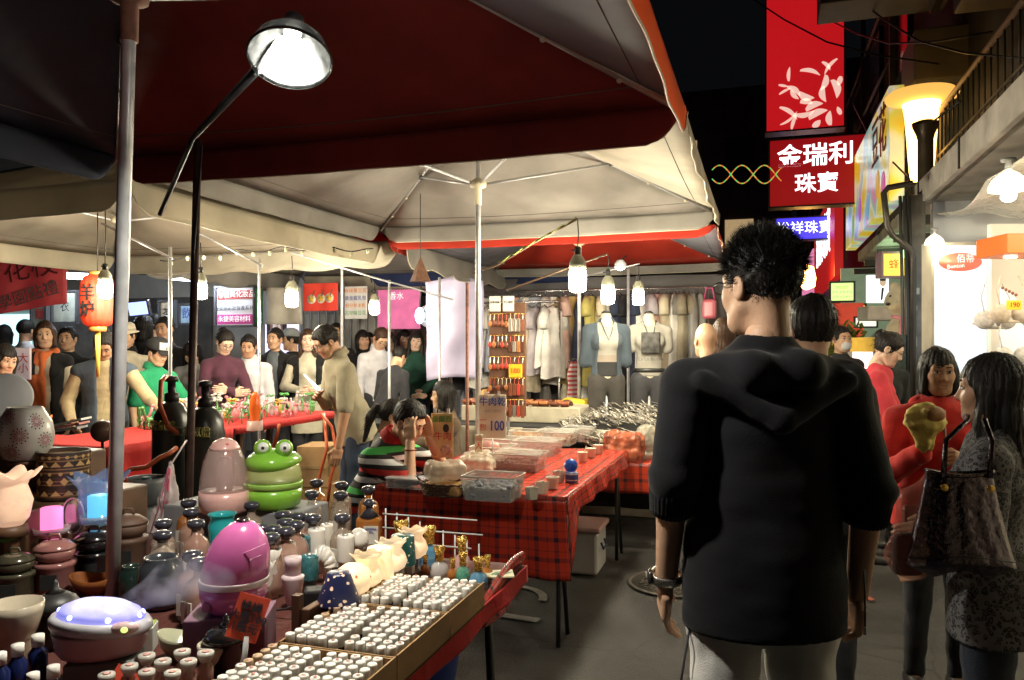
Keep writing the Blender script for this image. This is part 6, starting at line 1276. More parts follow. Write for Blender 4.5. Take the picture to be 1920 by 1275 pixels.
def tub(label,px,py,zb,wx,wy,h,food,fill=.6,lid=True,n=90):
    p=Wz(px,py,zb); rr=random.Random(int(px*7+py)); t=thing('snack_tub',label,'food tub',(p.x,p.y,zb+.004),0,'snack tubs on the plaid table')
    b=B(); k=.86
    for sx in(-1,1): b.add([(sx*wx/2*k,-wy/2*k,0),(sx*wx/2*k,wy/2*k,0),(sx*wx/2,wy/2,h),(sx*wx/2,-wy/2,h)],[(0,1,2,3)]); b.add([(-wx/2*k,sx*wy/2*k,0),(wx/2*k,sx*wy/2*k,0),(wx/2,sx*wy/2,h),(-wx/2,sx*wy/2,h)],[(0,1,2,3)])
    b.add([(-wx/2*k,-wy/2*k,0),(wx/2*k,-wy/2*k,0),(wx/2*k,wy/2*k,0),(-wx/2*k,wy/2*k,0)],[(0,1,2,3)]); thick(b.obj('tub',fold,t),.003)
    B().tube([(-wx/2,-wy/2,h),(wx/2,-wy/2,h),(wx/2,wy/2,h),(-wx/2,wy/2,h),(-wx/2,-wy/2,h)],.004,5,close=False).obj('rim',M('tub_rim',(.6,.58,.52),.3,alpha=.8,var=0),t)
    b=B()
    for i in range(n):
        z=rr.random()**.6*h*fill; q=.86+.14*z/h; s=rr.uniform(.010,.016); b.sphere((rr.uniform(-.46,.46)*wx*q,rr.uniform(-.46,.46)*wy*q,z+.006),(s*1.2,s,s*.85),7,5)
    stuff(b.obj('dried_fruit',M('food_'+food,SN[food],.5,var=.35,vs=60,bump=.5,bs=200),t))
    B().box((0,0,h*fill*.45),(wx*.84,wy*.84,h*fill*.8)).obj('fill',M('food_'+food,SN[food]),t)
    if lid:
        b=B(); b.grid(lambda u,v:((u-.5)*wx*1.04,(v-.5)*wy*1.04,h+.006+.008*math.sin(u*11+v*7)*math.sin(v*9)+.01*math.sin(u*5)),24,24); b.obj('film',wrap,t)
    return t
tub('tub of blue grey frosted dried berries at the front of the plaid table',925,935,Z2,.27,.20,.115,'blueberry',.62,False,150)
tub('film covered tub of dark dried dates behind the frosted berries',975,880,Z2,.30,.24,.10,'date',.5)
tub('film covered tub of dried plums beside the small cups',1010,852,Z2,.30,.26,.10,'plum',.5); tub('open tub of pale dried squid near the tent pole',925,862,Z2,.26,.24,.09,'squid',.5,False); tub('film covered tub of brown nuts',1045,833,Z2,.28,.26,.10,'nut',.5); tub('tub of wrapped mango candy at the back of the table',990,835,Z2,.26,.2,.11,'mango',.75,False); tub('tub of mauve dried fruit behind the squid',945,845,Z2,.26,.22,.09,'plum',.6,False); tub('farthest film covered tub of dark jerky',1085,826,Z2,.24,.22,.10,'date',.5)
# basket with bags of crisps
p=Wz(838,930,Z2); t=thing('wicker_basket','dark wicker basket holding clear bags of crisps','basket',(p.x,p.y,Z2+.005),0); wk=M('dark_wicker',(.07,.035,.018),.7,var=.4,vs=60)
for i in range(6):
    z=.006+i*.011; rx=.12+.02*i/5; B().tube([(rx*math.cos(a),rx*.62*math.sin(a),z+.003*math.sin(a*18+i*PI)) for a in np.linspace(0,2*PI,49)],.0065,5,close=False).obj('weave',wk,t)
B().lathe([(.118,0),(.118,.006)],24,warp=lambda R,z,a,i:(R*(1),z)).obj('floor',wk,t).scale=(1,.62,1)
for sx in(-1,1): B().tube([(sx*.14,0,.06),(sx*.165,0,.085),(sx*.15,.03,.10)],.006,6).obj('handle',wk,t)
def crumple(label,p,r,mat,seed,name='snack_bag',cat='bag'):
    t=thing(name,label,cat,p,seed,'clear bags on the plaid table'); sdf_obj('bag',[rbox((0,0,r[2]),(r[0],r[1],r[2]),rad=min(r)*.8,k=.02)],.009,mat,t,post=lambda F,P:F+.010*wav(P,34,seed%7)+.006*wav(P,75,(seed+2)%7)); return t
crisp=M('crisp_bag',(.66,.58,.46),.22,alpha=.62,bump=.9,bs=22,var=.25,vs=25); crisp2=M('crackers',(.42,.23,.08),.5,var=.4,vs=50,bump=.5)
crumple('bag of golden crackers lying low in the wicker basket',(p.x,p.y,Z2+.012),(.11,.065,.03),crisp2,3); crumple('puffed clear bag of crisps on top in the wicker basket',(p.x-.01,p.y+.02,Z2+.075),(.105,.06,.05),crisp,4)
q=Wz(895,885,Z2); crumple('large clear bag lying behind the wicker basket',(q.x,q.y,Z2+.004),(.15,.10,.055),crisp,5); q=Wz(915,862,Z2); crumple('clear bag of pink snacks leaning at the tent pole',(q.x,q.y,Z2+.004),(.07,.06,.06),M('pink_snack_bag',(.62,.30,.26),.25,alpha=.7,bump=.8,bs=22,var=.3),6)
q=Wz(742,915,Z2); t=thing('plastic_box','clear flat plastic box at the table corner','box',(q.x+.04,q.y+.02,Z2+.004),-.08); b=B()
b.box((.03,0,.026),(.22,.12,.052),bev=.008); b.obj('box',M('frosted_box',(.62,.62,.62),.2,alpha=.34,var=.08),t); B().box((.03,0,.054),(.228,.128,.006),bev=.002).obj('lid',M('frosted_lid',(.68,.68,.68),.2,alpha=.35,var=0),t); B().sphere((.02,0,.03),(.09,.035,.02),12,6).obj('contents',M('dark_scissors',(.05,.05,.06),.5),t)
t=thing('phone_case','dark red wallet lying before the seated man','wallet',Wz(772,884,Z2+.01),.3); B().box((0,0,.012),(.12,.08,.022),bev=.006).obj('case',M('dark_red_leather',(.16,.015,.02),.35),t)
cupm=M('paper_cup',(.60,.56,.47),.5,alpha=.92,var=.06)
CUPS=[(997,938,'small sample cup nearest the table corner'),(1017,927,'second small sample cup from the corner'),(1048,905,'sample cup with a toothpick beside the blue jar'),(1036,917,'low sample cup between the corner and the jar'),(1092,866,'sample cup below the blue lid, far side'),(1108,858,'sample cup farther along the table edge'),(1122,851,'farthest sample cup on the plaid table'),(1070,897,'sample cup just behind the blue jar')]
for i,(px,py,lb) in enumerate(CUPS):
    q=Wz(px,py,Z2); t=thing('sample_cup',lb,'cup',(q.x,q.y,Z2+.004),.2*i,'sample cups'); o=B().lathe([(.024,0),(.028,.003),(.034,.058),(.036,.06),(.033,.059),(.027,.012),(.002,.01)],4 if i<3 else 20,smooth=i>=3).obj('cup',cupm,t); B().lathe([(.024,.016),(.002,.02)],10).obj('sample',M('food_nut',SN['nut']),t)
    if i%2==0: B().tube([(0,0,.02),(.03,.0,.10)],.0022,5).obj('toothpick',M('toothpick',(.5,.38,.22),.6),t)
q=Wz(1072,905,Z2); t=thing('blue_jar','small blue and white banded jar with its lid tilted open','jar',(q.x,q.y,Z2+.004)); B().lathe([(.034,0),(.037,.004),(.037,.05),(.033,.055)],20).obj('jar',ramp_mat('blue_white_bands',2,[(0,(.03,.06,.25)),(.3,(.5,.5,.5)),(.5,(.03,.05,.2))],scale=30.,rough=.3,bump=0),t); o=B().lathe([(.036,0),(.038,.004),(.036,.012),(.002,.013)],20).obj('lid',M('blue_lid',(.02,.08,.45),.3),t); o.location=(-.012,.03,.085); o.rotation_euler=(1.2,.2,0)
# standing signs on the table
t,w,h,s=board('price_sign','white sign with blue characters 牛肉乾 and price 100','sign',898,949,740,822,4.75,M('sign_paper',(.66,.62,.50),.6,var=.05),.006,YAW)
text('lettering','牛肉乾',17*s,inkb,t,(0,-.006,27*s),bold=.25*s); text('lettering','純手工製作',6*s,M('pencil_grey',(.35,.33,.3),.7,var=0),t,(0,-.006,10*s)); text('lettering','一\n包',14*s,inkr,t,(-18*s,-.006,-14*s)); text('lettering','100',26*s,inkb,t,(8*s,-.006,-18*s),bold=.5*s,sx=.75)
for sx in(-12,12): B().box((sx*s,0,44*s),(6*s,.012,8*s)).obj('clip',GL['pale'],t)
B().tube([(0,.02,-41*s),(0,.02,-.30)],.005,6).obj('stick',alum,t)
t,w,h,s=board('menu_card','narrow yellow sign with green and red characters beside the seated man','sign',808,850,775,858,4.55,M('card_yellow',(.66,.52,.26),.6,var=.2,vs=8),.006,YAW-.2)
text('lettering','皇蘭西',13*s,inkg,t,(0,-.006,30*s)); text('lettering','牛肉',17*s,inkr,t,(2*s,-.006,-2*s)); text('lettering','包\n好',8*s,ink,t,(-15*s,-.006,-22*s)); B().sphere((8*s,-.006,-26*s),(11*s,.003,10*s),14,8).obj('print',M('pale_print',(.6,.45,.35),.6,var=.4,vs=60),t)
B().sphere((8*s,-.006,14*s),(6*s,.003,8*s),10,6).obj('print',ink,t)
for sx in(-14,12): B().box((sx*s,0,46*s),(5*s,.012,9*s)).obj('clip',GL['pale'],t)
t,w,h,s=board('small_card','small white card with red writing at the tent pole','sign',890,905,815,848,4.7,M('sign_paper',(.66,.62,.50)),.006,YAW); text('lettering','人',16*s,inkr,t,(0,-.006,-6*s)); text('lettering','口口',6*s,inkr,t,(0,-.006,8*s))
# storage crate under the table
p=Wz(1062,1075,.0); t=thing('storage_crate','translucent white storage crate with pinkish lid under the plaid table','crate',(p.x,p.y+.14,0),.02); cr_=M('crate_plastic',(.58,.56,.55),.4,var=.08)
b=B(); b.box((0,0,.145),(.42,.34,.28),bev=.02); b.obj('body',cr_,t); B().box((0,0,.30),(.46,.37,.035),bev=.012).obj('lid',M('crate_lid',(.58,.38,.34),.4,var=.08),t)
B().tube([(-.05,-.175,.21),(-.05,-.19,.17),(.05,-.19,.17),(.05,-.175,.21)],.008,6).obj('latch',M('latch_navy',(.03,.04,.09),.4),t); B().tube([(.215,-.06,.2),(.23,-.06,.16),(.23,.06,.16),(.215,.06,.2)],.008,6).obj('handle',_M['latch_navy'],t)
# blue floor basket by the fragrance stall
t=thing('blue_basket','blue plastic basket on the ground under the fragrance stall','basket',Wz(800,1290,.0)*1.0); B().lathe([(.12,0),(.15,.2),(.155,.21),(.145,.2),(.11,.01)],24).obj('body',M('blue_plastic',(.03,.06,.28),.4),t)
# second small plaid table beyond
t=thing('small_table','small plaid covered table beyond the dried beef table','table',(0,0,0)); ax0,ax1,ay0,ay1=-1.75,-.70,5.80,6.15; B().box(((ax0+ax1)/2,(ay0+ay1)/2,.62),(ax1-ax0,ay1-ay0,.03)).obj('top',woodd,t)
uvsheet('cloth_front',lambda u,v:(ax0+(ax1-ax0)*u,ay0-.01-.02*math.sin(u*20)*v,.64-.22*v),50,8,plaid2,t,ax1-ax0,.22); uvsheet('cloth_top',lambda u,v:(ax0+(ax1-ax0)*u,ay0-.01+(ay1-ay0)*v,.641),20,8,plaid2,t,ax1-ax0,.3)
for x in(ax0+.05,ax1-.05):
    for y in(ay0+.05,ay1-.05): B().tube([(x,y,.6),(x+.02,y,0)],.011,7).obj('leg',steel,t)
q=W(1170,842,5.9); crumple('clear bag of red and green snacks on the small plaid table',(q.x,q.y,.646),(.16,.08,.11),M('red_snack_bag',(.45,.12,.06),.2,alpha=.75,bump=.9,bs=18,var=.6,vs=14),9)
q=W(1212,835,6.0); crumple('crinkled clear bag at the end of the small plaid table',(q.x,q.y,.646),(.08,.07,.13),M('clear_bag2',(.45,.42,.34),.15,alpha=.6,bump=1.,bs=20,var=.4,vs=14),10)
p=Wz(1165,968,0); t=thing('wooden_crate','white painted wooden crate on the ground beyond the plaid table','crate',(p.x-.02,p.y+.25,0),0); pw=M('worn_white_wood',(.42,.38,.30),.7,var=.3,vs=7)
B().box((0,0,.23),(.64,.46,.44)).obj('inner_box',woodd,t)
for k in range(4): B().box((0,-.24,.06+k*.118),(.68,.02,.108),bev=.003).obj('plank',pw,t); B().box((.335,0,.06+k*.118),(.02,.47,.108),bev=.003).obj('plank',pw,t)

# ================================================================ silverware and leather stall
t=thing('stall_table','dark table of leather goods and silverware below the bulbs','table',(0,0,0)); sx0,sx1,sy0,sy1=-2.75,-.72,6.3,7.5; B().box(((sx0+sx1)/2,(sy0+sy1)/2,.80),(sx1-sx0,sy1-sy0,.04)).obj('top',woodd,t)
blk=cloth('black_cloth',(.012,.012,.013)); crm=cloth('cream_cloth',(.52,.47,.36))
uvsheet('skirt',lambda u,v:(sx0+(sx1-sx0)*u,sy0-.01-.015*math.sin(u*30)*v,.81-.6*v),60,6,blk,t)
for (u0,u1,dr) in((.05,.42,.24),(.5,.84,.09)): uvsheet('cream_runner',lambda u,v,u0=u0,u1=u1,dr=dr:(sx0+(sx1-sx0)*(u0+(u1-u0)*u),sy0-.03-.01*math.sin(u*9)*v,.83-dr*v),20,5,crm,t)
uvsheet('cloth_top',lambda u,v:(sx0+(sx1-sx0)*u,sy0-.02+(sy1-sy0)*v,.826),20,10,blk,t)
for x in(sx0+.05,sx1-.05):
    for y in(sy0+.05,sy1-.05): B().box((x,y,.39),(.04,.04,.78)).obj('leg',woodd,t)
t=thing('display_step','cream covered raised step holding wallets','riser',(0,0,0)); B().box((-2.05,6.95,.90),(1.1,.55,.14),bev=.01).obj('step',crm,t)
rr=random.Random(31); leat=[M('leather%d'%i,c,.4,var=.2,vs=20) for i,c in enumerate([(.32,.08,.03),(.20,.06,.03),(.42,.16,.05),(.45,.05,.03),(.10,.035,.02)])]
LN=['rust','brown','tan','red','dark brown']
for i in range(26):
    x=-2.55+.09*(i%11)+rr.uniform(-.01,.01); y=6.72+.16*(i//11); c=rr.randrange(5); o=thing('leather_wallet','%s leather wallet in the rows on the cream step'%LN[c],'wallet',(x,y,.975),rr.uniform(-.2,.2),'leather wallets in rows'); B().box((0,0,.02),(.075,.10,.035),bev=.010,rot=Matrix.Rotation(-.35,3,'X')).obj('wallet',leat[c],o); B().box((0,-.035,.048),(.02,.018,.006),bev=.002,rot=Matrix.Rotation(-.35,3,'X')).obj('flap',leat[4],o)
t=thing('patterned_pouch','large orange and black patterned pouch on the cream step','pouch',(-2.35,7.1,.975),.1); sdf_obj('pouch',[cap((-.16,0,.06),(.16,0,.06),.062,.055,k=.02)],.012,ramp_mat('pouch_stripes',0,[(0,(.5,.22,.05)),(.3,(.06,.04,.03)),(.45,(.55,.12,.04)),(.75,(.5,.35,.12))],scale=9.,noise=1.2),t); B().tube([(-.16,-.05,.09),(0,-.058,.1),(.16,-.05,.09)],.005,6).obj('zip',alum,t)
silv=M('silver_metal',(.78,.74,.64),.25,metal=.55,var=.25,vs=40); silv2=M('dark_silver',(.36,.32,.27),.3,metal=.5,var=.3)
# belts and chains, piled beyond counting
b=B(); rg=random.Random(9)
for i in range(430):
    u=rg.random(); v=rg.random(); x=-1.62+.90*u; y=6.33+.95*v; z=.845+.10*math.sin(PI*u)*rg.random()+.07*v; a=rg.uniform(-.7,.4)-.5; l=rg.uniform(.07,.17)
    d=Vector((math.cos(a),math.sin(a),rg.uniform(-.25,.12)))*l; p=Vector((x,y,z)); c=Vector((0,0,rg.uniform(.005,.03)))
    b.cur=0 if rg.random()<.62 else 1; b.tube([p-d*.5,p+c,p+d*.5],rg.uniform(.004,.009),5,flat=.35)
o=b.obj('silver_heap',[silv,silv2]); stuff(o); o['label']='glittering heap of silver belts and chains under the bulbs'
b=B()
for i in range(220):
    x=-1.35+.62*rg.random(); y=6.05+.25*rg.random(); z=.66+.16*rg.random(); a=rg.uniform(-.8,.3); l=rg.uniform(.08,.2); d=Vector((math.cos(a),math.sin(a),rg.uniform(-.5,.0)))*l; p=Vector((x,y,z)); b.cur=0 if rg.random()<.6 else 1; b.tube([p-d*.5,p+Vector((0,0,.015)),p+d*.5],rg.uniform(.004,.008),5,flat=.35)
o=b.obj('silver_fringe',[silv,silv2]); stuff(o); o['label']='silver chains spilling over the near edge of the dark table'
# peg board with leather tags
p=W(950,655,6.25); t=thing('accessory_board','tall accessory board hung with rows of leather tags and cords','display board',(p.x,p.y,0),.05)
B().box((0,.03,1.40),(.30,.025,.90),bev=.004).obj('board',M('board_brown',(.12,.055,.03),.7,var=.3),t); B().tube([(0,.05,0),(0,.05,1.9)],.012,8).obj('post',steel,t)
rr=random.Random(13)
for r_ in range(5):
    z=1.72-r_*.17
    B().tube([(-.15,.0,z+.04),(.15,.0,z+.04)],.004,5).obj('rail',gold,t)
    for i in range(9):
        x=-.135+i*.0335; c=rr.randrange(5); 
        if i<5: B().sphere((x,-.012,z-.035+rr.uniform(-.008,.008)),(.017,.006,.024),10,7).obj('leather_tag',leat[c],t)
        else: B().box((x,-.012,z-.05),(.028,.008,.075+.03*rr.random()),bev=.003).obj('leather_tag',[leat[c],silv2,leat[1]][rr.randrange(3)],t)
        B().tube([(x,0,z+.04),(x,-.012,z-.01)],.003,4).obj('cord',leat[3] if rr.random()<.4 else silv,t)
for i in range(5): B().tube([(-.14+.012*i,-.01,.98),(-.15+.014*i,-.015,.88),(-.13+.012*i,-.01,.80)],.005,5).obj('bracelet',M('cord_green',(.25,.3,.12),.7),t)
for k,(dx,tx) in enumerate(((-.09,'皮革吊飾'),(.02,'手工製作'))): B().box((dx,-.02,1.84),(.09,.006,.12)).obj('notice',M('notice_white',(.66,.64,.6),.6,var=.04),t); text('lettering',tx,.02,ink,t,(dx,-.026,1.85))
board('price_tag','yellow price tag reading 100 on the accessory board','price tag',954,979,683,708,6.15,M('tag_yellow2',(.75,.48,.02),.5,var=.05),.008,0,None,[('100',13,0,0,inkr)])

# ================================================================ clothes stall
rm=M('rail_chrome',(.5,.5,.52),.25,metal=.9)
t=thing('clothes_rail','chrome clothes rail behind the mannequins','clothes rail',(0,0,0)); YC=8.5; xa,xb=-3.35,-.55
B().tube([(xa,YC,2.12),(xb,YC,2.12)],.014,8).obj('rail',rm,t); B().tube([(xa,YC,1.2),(xb,YC,1.2)],.012,8).obj('lower_rail',rm,t)
for x in(xa,(xa+xb)/2,xb): B().tube([(x,YC,0),(x,YC,2.12)],.016,8).obj('upright',rm,t)
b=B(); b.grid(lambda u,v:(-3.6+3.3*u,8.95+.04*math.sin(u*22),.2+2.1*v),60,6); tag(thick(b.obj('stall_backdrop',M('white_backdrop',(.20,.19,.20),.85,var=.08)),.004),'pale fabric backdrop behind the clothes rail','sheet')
def dress_mesh(l,w,seed,sleeve=True,flare=1.25):
    rr=random.Random(seed); ph=rr.random()*6
    def pf(v): return w*(.42+.58*min(1,v*5))*(1+(flare-1)*max(0,v-.3)/.7)*(1-.14*math.exp(-((v-.38)/.12)**2))
    b=B(); n=28
    V=[];F=[]
    for j in range(15):
        v=j/14; r=pf(v)/2
        for i in range(n):
            a=2*PI*i/n; f=1+.16*v*math.sin(a*7+ph)+.07*v*math.sin(a*13+ph*2); V.append((r*math.cos(a)*(1+.04*math.sin(a*7+ph)),r*.38*math.sin(a)*f,-l*v+.012*math.sin(a*3+ph)*v))
    for j in range(14):
        for i in range(n): k=(i+1)%n; F.append((j*n+i,j*n+k,(j+1)*n+k,(j+1)*n+i))
    b.add(V,F,True)
    me1=b.mesh('dress'); me2=None
    if sleeve:
        b=B(); b.tube([(-w*.38,0,-.03),(-w*.55,0,-.10),(-w*.62,-.01,-.22)],[.045,.05,.055],10); me2=b.mesh('sleeve')
    return me1,me2
CLC=[('white',(.80,.78,.74)),('navy',(.04,.05,.09)),('pale blue',(.40,.43,.52)),('cream',(.70,.62,.46)),('blush',(.70,.48,.42)),('grey',(.30,.29,.28)),('yellow',(.62,.55,.18)),('lilac grey',(.46,.42,.46)),('mustard check',(.45,.32,.12)),('black',(.02,.02,.024)),('dusty pink',(.55,.36,.34)),('khaki',(.34,.30,.22))]
def dress(label,x,z,l,w,col,rz,seed,sleeve=True,flare=1.25,y=YC):
    t=thing('hanging_dress',label,'dress',(x,y,z),rz,'clothes on the rail'); m=cloth('dress_'+col,dict(CLC)[col],bump=.4,bs=90)
    a,b_=dress_mesh(l,w,seed,sleeve,flare); obj('dress',a,m,t,loc=(0,0,-.05))
    if b_:
        obj('sleeve',b_,m,t,loc=(0,0,-.05)); o=obj('sleeve',b_,None,t,loc=(0,0,-.05)); o.scale=(-1,1,1)
    B().tube([(-.15,0,-.06),(0,0,-.015),(.15,0,-.06)],.006,6).obj('hanger',rm,t); B().tube([(0,0,-.015),(0,0,.02),(.02,0,.035),(.03,0,.01)],.0035,5).obj('hook',rm,t)
SEQ=['cream','navy','white','white','blush','cream','blush','white','pale blue','white','white','blush','mustard check','navy','yellow','cream','white','navy','black','lilac grey','blush','dusty pink','cream','grey','khaki','grey']
rr=random.Random(17); n=len(SEQ)
for i,c in enumerate(SEQ):
    x=-3.25+2.62*i/(n-1)
    rz=PI/2+rr.uniform(-.35,.35) if i not in(8,12,3) else rr.uniform(-.3,.3)
    dress('%s dress, number %d along the upper rail from the accessory board'%(c,i+1) if False else '%s garment hanging on the upper rail %s'%(c,['next to the accessory board','behind the first bulb','behind the mannequins','at the far end by the handbag'][min(3,i*4//n)]),x,2.10,rr.uniform(.75,.98),rr.uniform(.34,.42),c,rz,i,i%3!=1)
SEQ2=['pale blue','white','navy','white','grey','cream','white','pale blue','black','cream','white','grey']
for i,c in enumerate(SEQ2):
    dress('%s garment hanging on the lower rail %s'%(c,['below the accessory board','behind the striped one','behind the mannequins'][min(2,i*3//12)]),-3.25+2.6*i/11,1.18,.8,.34,c,PI/2+rr.uniform(-.4,.4),40+i,False,1.1)
t=thing('clothes_rail','shorter front clothes rail before the main rail','clothes rail',(0,0,0)); B().tube([(-3.3,8.12,1.98),(-2.05,8.12,1.98)],.012,8).obj('rail',rm,t)
for x in(-3.3,-2.05): B().tube([(x,8.12,0),(x,8.12,1.98)],.014,8).obj('upright',rm,t)
for i,c in enumerate(['cream','black','navy','white','white','pale blue','white','blush','white','cream','lilac grey','white','white']):
    dress('%s garment hanging on the short front rail %s'%(c,'nearest the accessory board' if i<6 else 'toward the gingham one'),-3.22+.092*i,1.96,rr.uniform(.62,.9),rr.uniform(.3,.4),c,PI/2+rr.uniform(-.5,.3),90+i,i%2==0,1.15,y=8.12)
for i,c in enumerate(['navy','white','lilac grey','blush','cream','white','khaki','grey']):
    dress('%s garment on the main rail, pulled forward %s'%(c,'beside the photo print mannequin' if i<4 else 'toward the pink handbag'),-1.32+.09*i,2.10,rr.uniform(.8,1.0),.38,c,PI/2+rr.uniform(-.5,.3),120+i,i%2==0,1.2,y=8.42)
p=W(1076,690,8.0); t=thing('hanging_dress','red and white gingham garment hanging low beside the mannequin','dress',(p.x,p.y,1.35),1.2,'clothes on the rail'); a,_=dress_mesh(.62,.22,77,False,1.0); obj('dress',a,ramp_mat('gingham',2,[(0,(.55,.5,.48)),(.5,(.45,.06,.07))],scale=22.),t); B().tube([(-.1,0,-.0),(0,0,.03),(.1,0,0)],.005,5).obj('hanger',rm,t)
# mannequins
def mannequin(label,px,py,d,ang,topm,jack=None,pr=None):
    p=W(px,py,d); t=thing('mannequin',label,'mannequin',(p.x,p.y,0),YAW+ang); zc=p.z-1.25
    sk=M('mannequin_cream',(.50,.44,.34),.4,var=.04)
    J=pose({'f':1}); f=dict(f=1)
    pr_=body_prims(J,f,0,.25,False,True)+[cap(J['neck'],J['nb']+A3((0,0,.03)),.045,.04,k=.03)]
    o=sdf_obj('torso',pr_,.012,sk,t,loc=(0,0,zc)); B().lathe([(.04,1.50),(.042,1.515),(.02,1.53),(.005,1.53)],16,c=(0,.02,zc)).obj('neck_cap',blackp,t)
    B().tube([(0,0,0),(0,0,.95+zc)],.014,8).obj('stand',steel,t); B().lathe([(.16,0),(.16,.015),(.02,.03)],24).obj('base',steel,t)
    q=body_prims(J,f,.014,.55,False,True,neck=False)+[ell(J['nb']+A3((0,-.05,.0)),(.075,.075,.075),k=.015,op='-')]
    sdf_obj('tshirt',q,.011,topm,t,post=lambda F,P:np.maximum(F+.004*wav(P,28,3,5,(1,1,.4)),.93-P[...,2]),loc=(0,0,zc))
    sdf_obj('trousers',body_prims(J,f,.012,0,True,True,torso=False)+[cap(J['pel']+A3((0,0,.05)),J['pel']-A3((0,0,.03)),.112,.122,sc=(1,.68,1),k=.03)],.014,pr,t,loc=(0,0,zc),post=lambda F,P:np.maximum(F,.42-P[...,2]))
    if jack:
        q=body_prims(J,f,.026,1.0,False,True,neck=False)+[rbox((0,-.16,1.15),(.085,.14,.45),rad=.02,k=.02,op='-')]
        sdf_obj('cardigan',q,.011,jack,t,loc=(0,0,zc),post=lambda F,P:np.maximum(F+.004*wav(P,30,5,5,(1,1,.4)),.90-P[...,2]))
    B().tube([(-.06,-.03,1.44+zc),(-.03,-.11,1.33+zc),(0,-.125,1.26+zc),(.03,-.11,1.33+zc),(.06,-.03,1.44+zc)],.004,5).obj('necklace',ink,t)
    return t,zc
gt=cloth('grey_tee',(.30,.285,.25)); tb=ramp_mat('tee_colour_blocks',2,[(0,(.02,.02,.022)),(.985/2,(.02,.02,.022)),(1.06/2,(.26,.22,.18)),(1.12/2,(.30,.285,.25))],scale=.5,repeat=False)
t,zc=mannequin('mannequin in grey tee with dark lower block and blue grey cardigan',1137,640,7.2,.05,tb,cloth('bluegrey_cardi',(.06,.08,.10)),cloth('shorts_two_tone',(.06,.055,.05)))
t,zc=mannequin('mannequin in grey photo print tee with long necklace',1217,640,7.25,-.05,gt,None,cloth('shorts_charcoal',(.05,.05,.055)))
b=B(); b.grid(lambda u,v:((u-.5)*.17,-.112-.018*math.cos((u-.5)*2.4)-.006*math.cos((v-.4)*4),1.33+zc-.19*v),12,10); thick(b.obj('photo_print',M('print_dark_photo',(.05,.048,.045),.7,var=.9,vs=16,detail=2),t),.004)
text('lettering','La La Bonne',.045,ink,t,(0,-.128,1.09+zc),depth=.002)
b=B(); b.lathe([(.06,0),(.10,.02),(.10,.05),(.07,.06)],20); o=b.obj('belt',M('black_belt',(.015,.015,.015),.4),t,loc=(0,0,.95+zc)); o.scale=(1.45,.95,1)
q=W(1080,722,7.4); crumple('bright yellow plastic bag lying below the gingham garment',(q.x,q.y,.975-.10),(.16,.08,.07),M('yellow_bag',(.72,.55,.03),.35,bump=.6,bs=18,var=.15),12)
q=W(1210,700,7.6); crumple('small yellow bag beside the photo print mannequin',(q.x,q.y,.84),(.06,.06,.07),M('yellow_bag',(.72,.55,.03)),13)
p=W(1330,570,7.9); t=thing('handbag','pink glossy handbag hanging at the end of the clothes rail','handbag',p,0); sdf_obj('bag',[rbox((0,0,-.05),(.07,.03,.10),rad=.03,k=.02)],.01,M('pink_leather',(.45,.10,.14),.3),t); B().tube([(-.05,0,.05),(-.03,0,.16),(.03,0,.16),(.05,0,.05)],.008,6).obj('strap',M('magenta_strap',(.5,.06,.2),.5),t)
# black side table with pink boxes before the lilac sheet
t=thing('side_table','black covered side table behind the seated woman','table',(*W(775,740,7.2).xy,0),.2); B().box((0,0,.80),(1.1,.5,.04)).obj('top',blk,t); B().box((0,-.24,.62),(1.1,.02,.36)).obj('skirt',blk,t)
for sx in(-.5,.5): B().tube([(sx,0,.78),(sx,0,0)],.02,8).obj('leg',blackp,t)
for k,(px,py,lb,c,sz) in enumerate(((762,735,'pink flat box on the black side table',(.6,.25,.25),(.14,.1,.06)),(790,728,'dark metal canister on the black side table',(.12,.08,.08),(.08,.08,.14)))):
    p=W(px,py,7.1); t=thing('goods_box',lb,'box',(p.x,p.y,.825),.1*k); (B().box((0,0,sz[2]/2),sz,bev=.008) if k==0 else B().lathe([(.04,0),(.042,.01),(.042,.13),(.036,.14),(.036,.15)],18)).obj('box',M('goods%d'%k,c,.4),t); B().box((0,-sz[1]/2-.002,sz[2]/2),(sz[0]*.5,.003,sz[2]*.4)).obj('label',M('label_cream',(.62,.58,.5)),t)
# ---------------------------------------------------------------- the people of the market
jean=cloth('denim_blue',(.035,.05,.085)); blackc=cloth('clothes_black',(.014,.014,.016)); darkc=cloth('clothes_dark',(.03,.03,.035)); whitec=cloth('clothes_white',(.60,.60,.62)); creamc=cloth('clothes_cream',(.52,.46,.36)); greyc=cloth('clothes_grey',(.26,.26,.27)); tanc=cloth('clothes_tan',(.46,.37,.22)); denimv=cloth('denim_vest',(.075,.10,.135)); greenc=cloth('clothes_green',(.02,.26,.12)); plumc=cloth('clothes_plum',(.085,.03,.05)); khakit=cloth('khaki_tee',(.30,.27,.19)); redc=cloth('clothes_red',(.50,.025,.02)); coralr=cloth('clothes_coral_red',(.58,.05,.07)); bluec=cloth('clothes_light_blue',(.22,.36,.44)); dgreen=cloth('clothes_bottle_green',(.02,.07,.05)); orangec=cloth('scarf_orange',(.60,.15,.05)); beigec=cloth('coat_beige',(.30,.25,.19)); brownj=cloth('jacket_brown',(.13,.09,.06)); coral=cloth('clothes_coral',(.50,.16,.10))
CROWD=1.
def PP(label,px,htop,d,ang,**k):
    d*=CROWD
    H=k.pop('H',None) or (CZ+(HY-htop)/FPX*d-.014*(0 if k.get('style')=='bald' else 1)); return person(label,c2w((px-960)/FPX*d,d),ang,H,**k)
